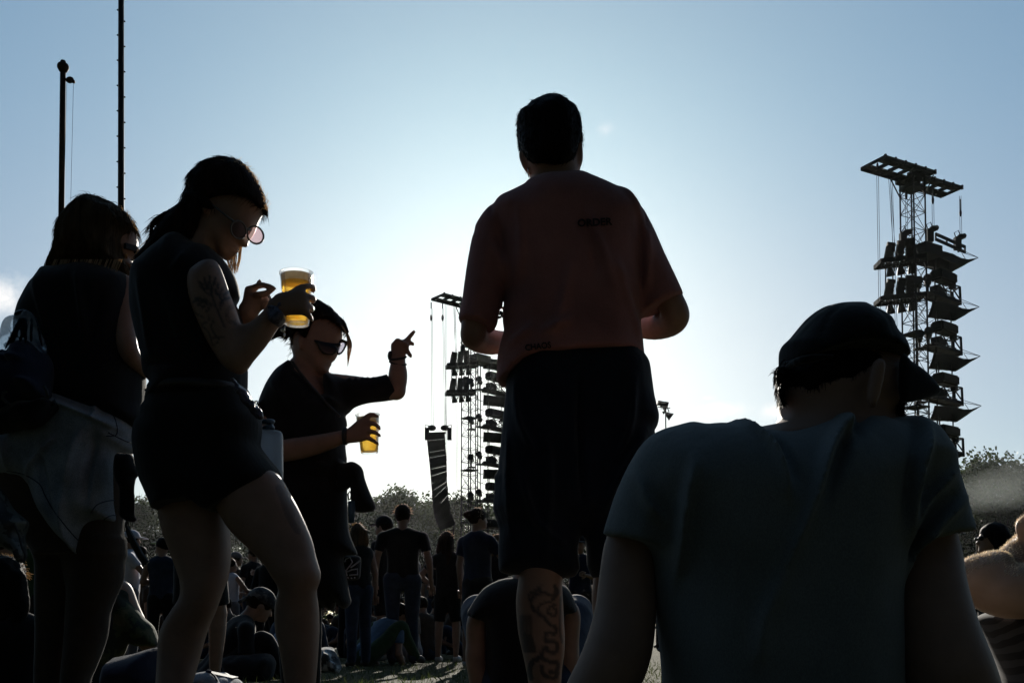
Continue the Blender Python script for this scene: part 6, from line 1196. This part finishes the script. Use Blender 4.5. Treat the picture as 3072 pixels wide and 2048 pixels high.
M['camo'] = m_camo('camouflage_cloth', (.012, .016, .008), (.035, .045, .016), (.07, .065, .03)); M['band'] = m_camo('patterned_bandana', (.015, .016, .02), (.05, .05, .055), (.12, .12, .12)); M['stripe'] = m_stripe('striped_cloth', (.012, .012, .014), (.05, .05, .055), 14); M['paisley'] = m_camo('flowered_shirt', (.22, .26, .36), (.38, .42, .52), (.14, .17, .26)); M['green'] = m_cloth('green_cloth', (.02, .05, .02), .3); M['paleblue'] = m_cloth('pale_blue_cloth', (.12, .2, .3), .2); M['lime'] = m_plain('green_visor', (.2, .35, .05), .3)

# ---- seated person in black behind the standing man's calf
def sitter_black():
    d = 4.1; h = .009; r = person(1555, d, 'person in a black T-shirt seated on the grass behind the tattooed calf', None); b = Body(d, h, .02); Hh = lambda *p: zH(list(p))
    b.limb([(1480, 1820, 0, 34), (*Hh((72, 1150))[0], .0, 30), (*Hh((64, 1300))[0], 0, 30), (*Hh((58, 1400))[0], -.01, 30), (*Hh((75, 1568))[0], -.02, 26), (1432, 2110, -.02, 22)]); b.limb([(1690, 1820, 0, 34), (*Hh((690, 1120))[0], .0, 30), (*Hh((682, 1300))[0], 0, 29), (*Hh((690, 1450))[0], -.01, 27), (1712, 2060, -.02, 24), (1725, 2110, -.02, 20)])
    for x in (1432, 1722):
        for k in range(4): b.limb([(x + (k - 1.5) * 11, 2112, -.02, 7), (x + (k - 1.5) * 14, 2130, .03, 6)], k=.004)
        b.limb([(x - 18, 2108, 0, 7), (x - 34, 2122, .03, 6)], k=.004)
    c = P(1585, 1620, d); b.ell((c.x, c.y, c.z), (.078, .095, .112)); b.limb([(1585, 1670, 0, 42), (1585, 1740, 0, 48)]); b.loft([(1745, 1530, 1640, 0, .07), (1900, 1490, 1680, 0, .09), (2100, 1480, 1690, 0, .1)])
    cx = c.x
    for s_ in (-1, 1): b.chain([(cx + .1 * s_, d, .1, .09), (cx + .22 * s_, d + .4, .42, .06), (cx + .15 * s_, d + .7, .08, .04), (cx + .15 * s_, d + .85, .05, .035)])
    grow(b, 'body', M['skin'], r); s = Body(d, h, .02)
    s.poly(Hh((330, 868), (240, 880), (190, 898), (130, 930), (95, 965), (60, 1010), (30, 1060), (2, 1108), (-10, 1170), (60, 1190), (122, 1165), (135, 1400), (130, 1640), (400, 1700), (640, 1640), (650, 1400), (655, 1160), (690, 1130), (735, 1110), (722, 1040), (690, 960), (640, 910), (520, 868)), .13, .1, 0, cuts=[Hh((-40, 1110), (6, 1110), (60, 1138), (122, 1158), (128, 1800), (648, 1800), (652, 1112), (730, 1094), (800, 1080))])
    grow(s, 'shirt', M['black'], r, [(.012, 8, 7, 5, 3)]); hb = Body(d, h, .015); hb.ell((c.x, c.y - .015, c.z + .015), (.09, .105, .115)); grow(hb, 'hair', M['h_dark'], r); s = Body(d, .012, .02)
    for s_ in (-1, 1): s.chain([(cx + .1 * s_, d, .1, .11), (cx + .22 * s_, d + .4, .42, .08), (cx + .15 * s_, d + .7, .1, .06)])
    grow(s, 'trousers', M['jeans'], r)
sitter_black()

M['arm_hair'] = m_hair('fair_arm_hair', (.72, .68, .6), .5)
# ---- bare arm and striped clothes at the right edge
def sitter_right():
    d = 2.05; h = .007; r = person(3150, d, 'person cut off by the right edge with a sunlit bare bent arm and striped clothes', None); b = Body(d, h, .03); m = lambda L: [(*zM([(p[0], p[1])])[0], p[2], p[3]) for p in L]
    b.limb(m([(590, 770, -.02, 60), (680, 745, -.0, 54), (800, 680, .05, 47), (900, 570, .09, 40), (985, 470, .12, 32), (1040, 400, .14, 27)])); b.limb(m([(590, 780, -.02, 62), (700, 840, -.03, 70), (850, 870, -.04, 76), (1020, 850, -.02, 80), (1180, 760, .0, 82)]))
    b.limb(m([(1040, 400, .14, 27), (1090, 330, .15, 32)]), ky=.6)
    for k in range(4): b.limb(m([(1085 + 12 * k, 330 + 14 * k, .15, 9), (1125 + 10 * k, 262 + 18 * k, .15, 8), (1120 + 10 * k, 225 + 22 * k, .12, 7)]), k=.005)
    b.limb(m([(1060, 345, .15, 10), (1040, 280, .14, 8)]), k=.005)
    b.limb(m([(1300, 480, .05, 66), (1290, 700, .05, 80)])); c = zM([(1310, 280)])[0]; hc = P(c[0], c[1], d + .05); b.ell((hc.x, hc.y, hc.z), (.078, .095, .112)); b.ell((hc.x - .09, hc.y + .01, hc.z - .02), (.02, .016, .02)); b.ell((hc.x + .01, hc.y - .09, hc.z - .01), (.02, .014, .032))
    b.chain([(3350 / F * 0 + P(3300, 2100, d).x, d, .12, .1), (P(3000, 2100, d).x, d + .3, .1, .07), (P(2990, 2100, d).x + .05, d + .62, .06, .045)])
    nn = Vector((-.66, .16, .72)).normalized(); Rz = nn.to_track_quat('Z', 'Y').to_matrix()
    for x, y, rx in ((585, 700, .055), (690, 668, .05)): w_ = P(*zM([(x, y)])[0], d + .0); b.ell((w_.x, w_.y, w_.z - .012), [rx, rx, .028], Rz, k=.02)
    bo = grow(b, 'body', M['skin_pale'], r); s = Body(d, h, .02)
    s.poly(zM([(632, 1062), (700, 1012), (850, 986), (960, 975), (1120, 900), (1180, 640), (1300, 600), (1480, 640), (1520, 1000), (1520, 1900), (980, 1900), (880, 1620), (840, 1470), (740, 1262), (676, 1142)]), .16, .1, .08); grow(s, 'striped_top', M['stripe'], r, [(.012, 10, 8, 5, 3)])
    hb = Body(d, .008, .012); hb.ell((hc.x + .01, hc.y - .01, hc.z + .03), (.09, .105, .11)); hb.ell((hc.x - .1, hc.y + .02, hc.z - .06), (.075, .09, .11), mode='s', k=0); grow(hb, 'hair', M['h_black'], r)
    mb = MB(); c = P(*zM([(962, 470)])[0], d + .115); ax = (P(*zM([(1040, 400)])[0], d + .14) - P(*zM([(900, 570)])[0], d + .09)).normalized(); Q = ax.to_track_quat('Z', 'Y').to_matrix(); rr = 34 * d / F; pt = P(*zM([(955, 330)])[0], d + .12)
    c = P(*zM([(1000, 440)])[0], d + .125); mb.tube([c + Q @ Vector((rr * math.cos(a), rr * math.sin(a), 0)) for a in [k * .3142 for k in range(21)]], .005, 6, False); mb.lathe([(0, -.006), (.018, -.006), (.02, 0), (.018, .006), (0, .007)], c + Q @ Vector((-rr, 0, 0)), 16, Matrix.Rotation(R(90), 3, 'Y')); mb.build('wristwatch', M['metal'], r, True)
    V = np.array([v.co[:] for v in bo.data.vertices]); Q = np.array([p.vertices[:] for p in bo.data.polygons if len(p.vertices) == 4]); x, y = project(V); c_ = V[Q].mean(1); nr = np.cross(V[Q[:, 2]] - V[Q[:, 0]], V[Q[:, 3]] - V[Q[:, 1]]); nr /= np.linalg.norm(nr, axis=1, keepdims=True) + 1e-9
    ok = (nr @ np.array(SUN_DIR) > -.62) & (nr[:, 2] > .05) & (x[Q[:, 0]] > 2860) & (x[Q[:, 0]] < 3110) & (y[Q[:, 0]] > 1540) & (y[Q[:, 0]] < 1830)       # short hair on the arm catches the sun
    fur(V, Q[ok], 3800, .010, .00035, (.6, .1, .5), 1.1, .3, 4).build('arm_hair', M['arm_hair'], r)
sitter_right()

def build_crowd():
    zs = lambda x, y: zS([(x, y)])[0]; zu = lambda x, y: zU([(x, y)])[0]
    f = figure
    f(1208, 10.9, 'broad man from behind in a black T-shirt and blue jeans left of the speaker column', yaw=4, head_py=1517, top='black2', bottom='jeans', hair='h_dark', hs='short', build=1.18, arms=('down', 'down'), head_yaw=-10)
    f(1152, 12.2, 'man in a dark peaked cap turned left, behind the broad man in jeans', yaw=65, head_py=1552, top='black', bottom='black2', hat='cap', legs='short', arms=('fold', 'fold'))
    f(1078, 10.2, 'blond woman in a dark sleeveless top and jeans leaning left beside the tote bag', yaw=30, head_py=1572, top='black2', bottom='jeans', hair='h_blond', hs='bob', sleeve='none', arms=('fold', 'down'), build=.85, lean=6)
    f(1342, 11.6, 'woman with long brown hair and hand on hip under the hanging speaker column', yaw=-15, head_py=1597, top='black2', bottom='black2', hair='h_dark', hs='long', legs='short', arms=('hip', 'down'), build=.85, head_yaw=-20)
    f(1432, 9.6, 'woman with tied-up hair in a navy T-shirt facing right beside the standing man', yaw=-35, head_py=1527, top='navy', bottom='black2', hair='h_dark', hs='bun', legs='short', skirt=True, arms=('down', 'fwd'), build=.95, head_yaw=-30)
    f(1492, 13.5, 'fair-haired person half hidden behind the standing man\'s shorts', yaw=10, head_py=1606, top='black', hair='h_blond', hs='bob', arms=('hip', 'down'))
    f(392, 11.2, 'man in a pale cap and white T-shirt standing between the two women on the left', yaw=-70, head_py=1594, top='white', bottom='grey', hat='cap', hat_m='white', arms=('fwd', 'fwd'), build=1.1, sleeve='short')
    f(440, 13.0, 'small brown-haired person kneeling right of the man in the white T-shirt', yaw=-60, pose='kneel', head_py=1694, top='brownc', bottom='black', hair='h_blond', hs='long', build=.85)
    f(486, 9.8, 'person in a denim vest and dark trousers with a green visor', yaw=10, head_py=1614, top='jeans', bottom='black2', hair='h_black', hs='short', sleeve='none', hat='visor', hat_m='lime', head_yaw=55, arms=('fold', 'fold'), build=.95)
    f(706, 17.0, 'person in a grey brimmed cap seen between the bare legs', yaw=-50, head_py=1658, top='brownc', hat='cap', hat_m='grey', head_yaw=-20)
    f(692, 13.2, 'person in a white sleeveless top seen between the bare legs', yaw=-35, head_py=1676, hp=1.5, top='white', bottom='grey', hair='h_dark', hs='short', sleeve='none', head_yaw=-40, arms=('fwd', 'fwd'))
    f(800, 10.6, 'dark hooded person with long hair bending behind the front knee of the tattooed woman', yaw=-20, head_py=1640, hp=1.6, top='black2', bottom='black2', hair='h_black', hs='long', sleeve='long', hat='hood', arms=('fold', 'fold'), lean=12)
    f(622, 7.3, 'man with a patterned bandana and black T-shirt crouching forward over the grass', yaw=-62, pose='sit', head_py=1774, top='black', bottom='black2', hair='h_dark', hat='bandana', hat_m='band', arms=('ground', 'ground'), lean=34, build=1.15, tilt=12)
    f(835, 9.4, 'person in a pale flowered shirt sitting hunched behind the tattooed woman\'s knee', yaw=-20, pose='sit', top='paisley', bottom='jeans', hair='h_dark', arms=('knee', 'knee'), lean=48, tilt=10)
    f(1092, 10.6, 'person in a pale blue top sitting hunched behind the legs of the blond woman', yaw=-40, pose='sit', top='blue', bottom='green', hair='h_dark', arms=('knee', 'knee'), lean=50, tilt=10)
    f(1225, 12.0, 'pale seated person seen between the legs of the broad man in jeans', yaw=30, pose='sit', top='grey', bottom='grey', hair='h_dark', arms=('knee', 'knee'), lean=30)
    f(18, 4.6, 'dark-haired person sitting at the lower left corner in black', yaw=12, pose='sit', head_py=1676, top='black', bottom='black2', hair='h_black', hs='bob', arms=('back', 'knee'), build=1.1)
    f(-12, 6.2, 'person in a white cap at the left edge behind the patterned bag', yaw=-40, pose='kneel', head_py=1640, top='black', hat='cap', hat_m='white', head_yaw=-40)
    f(96, 7.2, 'person in a dark green top standing behind the denim shirt', yaw=-25, head_py=1580, hp=1.55, top='green', bottom='black', hair='h_dark', arms=('fold', 'fold'))
    f(598, 6.2, 'person whose bare shin shows behind the tattooed woman\'s leg', yaw=-25, hp=1.62, top='black2', bottom='black2', legs='short', hair='h_dark', arms=('fold', 'fold'), build=.85)
    f(2985, 7.2, 'dark-haired woman with sunglasses in profile by the right edge', yaw=75, pose='kneel', head_py=1573, top='black2', bottom='black2', hair='h_black', hs='long', hat='shades', head_yaw=10, build=.85, arms=('fold', 'fold'))
    # camouflage legs of someone sitting between the two left women
    d = 4.3; r = person(330, d, 'person in camouflage trousers sitting between the legs of the left women', 'festival crowd'); b = Body(d, .01, .02); u = lambda L: [(*zU([(p[0], p[1])])[0], p[2], p[3]) for p in L]
    c = P(250, 1790, d); b.ell((c.x, d, .62), (.078, .095, .11)); b.limb([(250, 1790, 0, 40), (250, 1850, 0, 50), (255, 2050, 0, 60)]); b.limb(u([(60, 700, .1, 40), (150, 900, .1, 36), (330, 1180, .1, 26), (390, 1290, .1, 22)])); b.limb(u([(-300, 950, 0, 34), (-340, 1150, 0, 30), (-250, 1350, .1, 22)]))
    for k in range(4): b.limb(u([(-250 + 14 * k, 1350, .1, 6), (-240 + 22 * k, 1400, .12, 5)]), k=.004)
    b.limb(u([(-265, 1340, .1, 6), (-290, 1370, .12, 5)]), k=.004)
    grow(b, 'body', M['skin'], r); s = Body(d, .009, .02); s.poly(zU([(46, 640), (90, 680), (160, 760), (250, 870), (300, 950), (360, 1010), (400, 1080), (428, 1170), (420, 1215), (330, 1210), (200, 1200), (130, 1120), (60, 1040), (20, 1000), (0, 900), (10, 740)]), .09, .07, .08); s.limb([(255, 2000, 0, 80), (*zU([(-60, 1100)])[0], .05, 66), (*zU([(60, 760)])[0], .09, 42)]); grow(s, 'trousers', M['camo'], r, [(.015, 12, 10, 8, 3)])
    s = Body(d, .012, .02); s.loft([(1800, 200, 310, 0, .08), (1860, 160, 345, 0, .12), (2000, 170, 330, 0, .12), (2080, 175, 330, 0, .12)]); grow(s, 'shirt', M['black'], r); s = Body(d, .012, .02); s.ell((c.x, d - .01, .645), (.088, .105, .1)); grow(s, 'hair', M['h_dark'], r); s = Body(d, .012, .02); s.limb(u([(385, 1290, .1, 22), (430, 1320, .1, 16)])); grow(s, 'shoe', M['blackp'], r)
    # belongings on the grass
    bd = Body(3.3, .008, .015); bd.poly(zU([(-40, 1350), (0, 1325), (60, 1305), (180, 1275), (300, 1235), (390, 1216), (436, 1216), (470, 1300), (470, 1640), (-40, 1640)]), .16, .09, 0); tag(grow(bd, 'rucksack', M['navy'], None, [(.02, 9, 8, 7, 3)]), 'dark blue cloth bag on the grass left of the tattooed woman\'s legs', 'bag')
    cp = empty('cap', P(610, 2040, 3.6), 'faded blue peaked cap lying at the feet of the tattooed woman', 'cap'); bd = Body(3.6, .006, .01); bd.poly(zU([(722, 1568), (740, 1510), (765, 1480), (830, 1462), (900, 1456), (945, 1470), (985, 1505), (1010, 1550), (1012, 1640), (722, 1640)]), .08, .06, 0); grow(bd, 'crown', M['denim'], cp, [(.006, 14, 14, 14, 3)]); mb = MB(); c = P(*zU([(918, 1456)])[0], 3.6); mb.ball(c, (.011, .011, .007), 6); mb.tube([P(*zU([p])[0], 3.53) for p in ((930, 1462), (975, 1500), (1005, 1552))], .003, 5); mb.build('button', M['jeans'], cp)
    bd = Body(3.75, .007, .01); bd.poly(zU([(985, 1492), (1080, 1500), (1160, 1525), (1230, 1560), (1260, 1640), (980, 1640)]), .1, .05, 0); tag(grow(bd, 'denim_jacket', M['denim'], None, [(.03, 16, 14, 14, 3)]), 'crumpled faded denim jacket on the grass beside the blue cap', 'jacket')
    mb = MB(); mb.box(P(*zU([(1040, 1490)])[0], 3.75), (.11, .08, .006), Matrix.Rotation(R(12), 3, 'Y')); tag(mb.build('leaflet', M['white_p'], None), 'small pale folded leaflet lying on the denim jacket', 'leaflet')
    bd = Body(7.0, .010, .01); bd.poly(zD([(1098, 1490), (1095, 1400), (1100, 1330), (1140, 1318), (1190, 1320), (1215, 1350), (1222, 1390), (1255, 1420), (1262, 1480), (1230, 1492)]), .14, .06, 0); tag(grow(bd, 'carrier_bag', M['film_print'], None, [(.05, 18, 14, 16, 3)]), 'crumpled patterned plastic bag on the grass behind the tattooed woman', 'bag')
    bd = Body(7.2, .012, .01); bd.poly(zU([(1080, 1320), (1200, 1300), (1420, 1290), (1520, 1310), (1560, 1420), (1500, 1560), (1100, 1580), (1060, 1450)]), .16, .1, 0); tag(grow(bd, 'rucksack', M['black'], None, [(.03, 12, 10, 10, 6)]), 'black rucksack lying in front of the crouching man with the bandana', 'rucksack')
    # everyone farther back: three people copied over the field
    protos = [figure(900, 24, 'x', yaw=12, top='black', bottom='jeans', hair='h_dark', arms=('down', 'fold')), figure(900, 24, 'x', yaw=-30, top='grey', bottom='black2', hair='h_blond', hs='long', arms=('fold', 'down'), build=.85), figure(900, 24, 'x', yaw=150, top='navy', bottom='black', hair='h_black', hat='cap', arms=('fold', 'hip')), figure(900, 24, 'x', yaw=60, pose='sit', top='brownc', bottom='jeans', hair='h_dark', arms=('knee', 'knee'), lean=20)]
    rg = random.Random(21); used = set(); n = 0
    lab = ['distant standing figure in black top and dark jeans, far back in the crowd', 'distant long-haired standing figure in a grey top, far back in the crowd', 'distant standing figure with a dark cap, far back in the crowd', 'distant figure sitting hunched on the grass far back in the crowd']
    cols = list(range(-80, 3200, 62))
    for i, px in enumerate(cols):
        for rep in range(2):
            k = rg.choice((0, 1, 2, 3, 3)); d = rg.uniform(17, 46) if k != 3 else rg.uniform(13, 30); x = px + rg.uniform(-40, 40); o = protos[k]
            if k in used: o = copy_tree(o)
            used.add(k); o.location = (P(x, 1800, d).x, d, gz(d)); o.rotation_euler.z = rg.uniform(0, 6.28); s_ = rg.uniform(.9, 1.05); o.scale = (s_, s_, s_); tag(o, lab[k], 'person', 'distant people across the field')
    mid = [(350, 12.5, 3), (420, 15, 0), (520, 13, 3), (560, 16, 1), (720, 12.5, 3), (760, 14.5, 0), (820, 12, 2), (880, 13, 3), (1050, 13.5, 1), (1075, 15, 3), (1110, 13, 3), (1165, 15.5, 3), (1240, 14.5, 2), (1290, 13, 3), (1310, 16, 0), (1385, 14, 3), (1400, 16.5, 1), (1470, 15, 3), (1290, 17, 1), (1740, 13, 2), (2960, 12, 1), (3040, 14, 0), (30, 9, 3), (110, 10, 3), (170, 11, 1), (230, 12, 0)]
    lab2 = ['standing festival-goer in black among the middle rows of the crowd', 'long-haired festival-goer in grey standing among the middle rows of the crowd', 'festival-goer with a dark cap standing among the middle rows of the crowd', 'festival-goer sitting hunched on the grass among the middle rows of the crowd']
    for px, d, k in mid:
        o = copy_tree(protos[k]); o.location = (P(px, 1800, d).x, d, gz(d)); o.rotation_euler.z = rg.uniform(-.8, .8); s_ = rg.uniform(.9, .98); o.scale = (s_, s_, s_); tag(o, lab2[k], 'person', 'people in the middle rows')
M['film_print'] = m_camo('printed_bag', (.03, .035, .04), (.16, .18, .2), (.45, .48, .5))
build_crowd()
# ------------------------------------------------------------------ small corrections of where the near figures stand
for key, dy in (('standing man seen from behind', .045), ('sleeveless top and shorts with a tattooed', .026), ('full cup of beer', .026), ('thin pale stick', .026), ('milky plastic bottle', .026), ('long dark blond hair and a denim', .03),
                ('drawstring backpack', .03), ('black pouch with ruched', .03), ('crumpled patterned bag with shiny', .03), ('dark sunglasses raising', .025), ('lower of the two beer', .025), ('teal camping cup', .025), ('seated man from behind', .008)):
    for o in list(bpy.data.objects):
        if o.parent is None and key in o.get('label', ''): o.location.y += dy; o.location.x += {.026: -.0072, .03: -.0125, .025: -.005}.get(dy, 0)
# ------------------------------------------------------------------ the hazy evening air and stage smoke
def build_air():
    mb = MB(); mb.box((0, 180, 36), (640, 500, 78)); hz = bpy.data.materials.new('haze'); hz.use_nodes = True; t = hz.node_tree; t.nodes.clear(); o = N(t, 'ShaderNodeOutputMaterial'); v = N(t, 'ShaderNodeVolumePrincipled'); v.inputs['Color'].default_value = (.86, .9, .93, 1); v.inputs['Density'].default_value = .00003; v.inputs['Anisotropy'].default_value = .75; t.links.new(v.outputs[0], o.inputs['Volume'])
    tag(mb.build('haze', hz), kind='stuff')
    # drifting stage smoke at the right edge of the field
    sm = bpy.data.materials.new('smoke'); sm.use_nodes = True; t = sm.node_tree; t.nodes.clear(); o = N(t, 'ShaderNodeOutputMaterial'); v = N(t, 'ShaderNodeVolumePrincipled'); v.inputs['Color'].default_value = (.8, .88, .86, 1); v.inputs['Anisotropy'].default_value = .6; v.inputs['Density'].default_value = .0009; t.links.new(v.outputs[0], o.inputs['Volume'])
    for (px, py, d, rx, ry, rz, ang) in ((3010, 1452, 130, 9, 8, 2.6, 12), (2920, 1470, 126, 6.5, 6, 1.6, -8), (3090, 1425, 134, 8, 7, 3.2, 20), (3020, 1500, 120, 11, 6, 1.5, -4), (2960, 1440, 136, 5, 6, 3.4, 30), (3060, 1470, 116, 6, 5, 2.2, -15), (2990, 1485, 140, 12, 8, 2.4, 5), (3110, 1390, 138, 5, 6, 3.6, 40)):
        mb = MB(); mb.ball((0, 0, 0), (rx, ry, rz), 12); ob = mb.build('smoke', sm, None, True); ob.location = P(px, py, d); ob.rotation_euler = (0, R(-ang), 0); tag(ob, kind='stuff')
build_air()
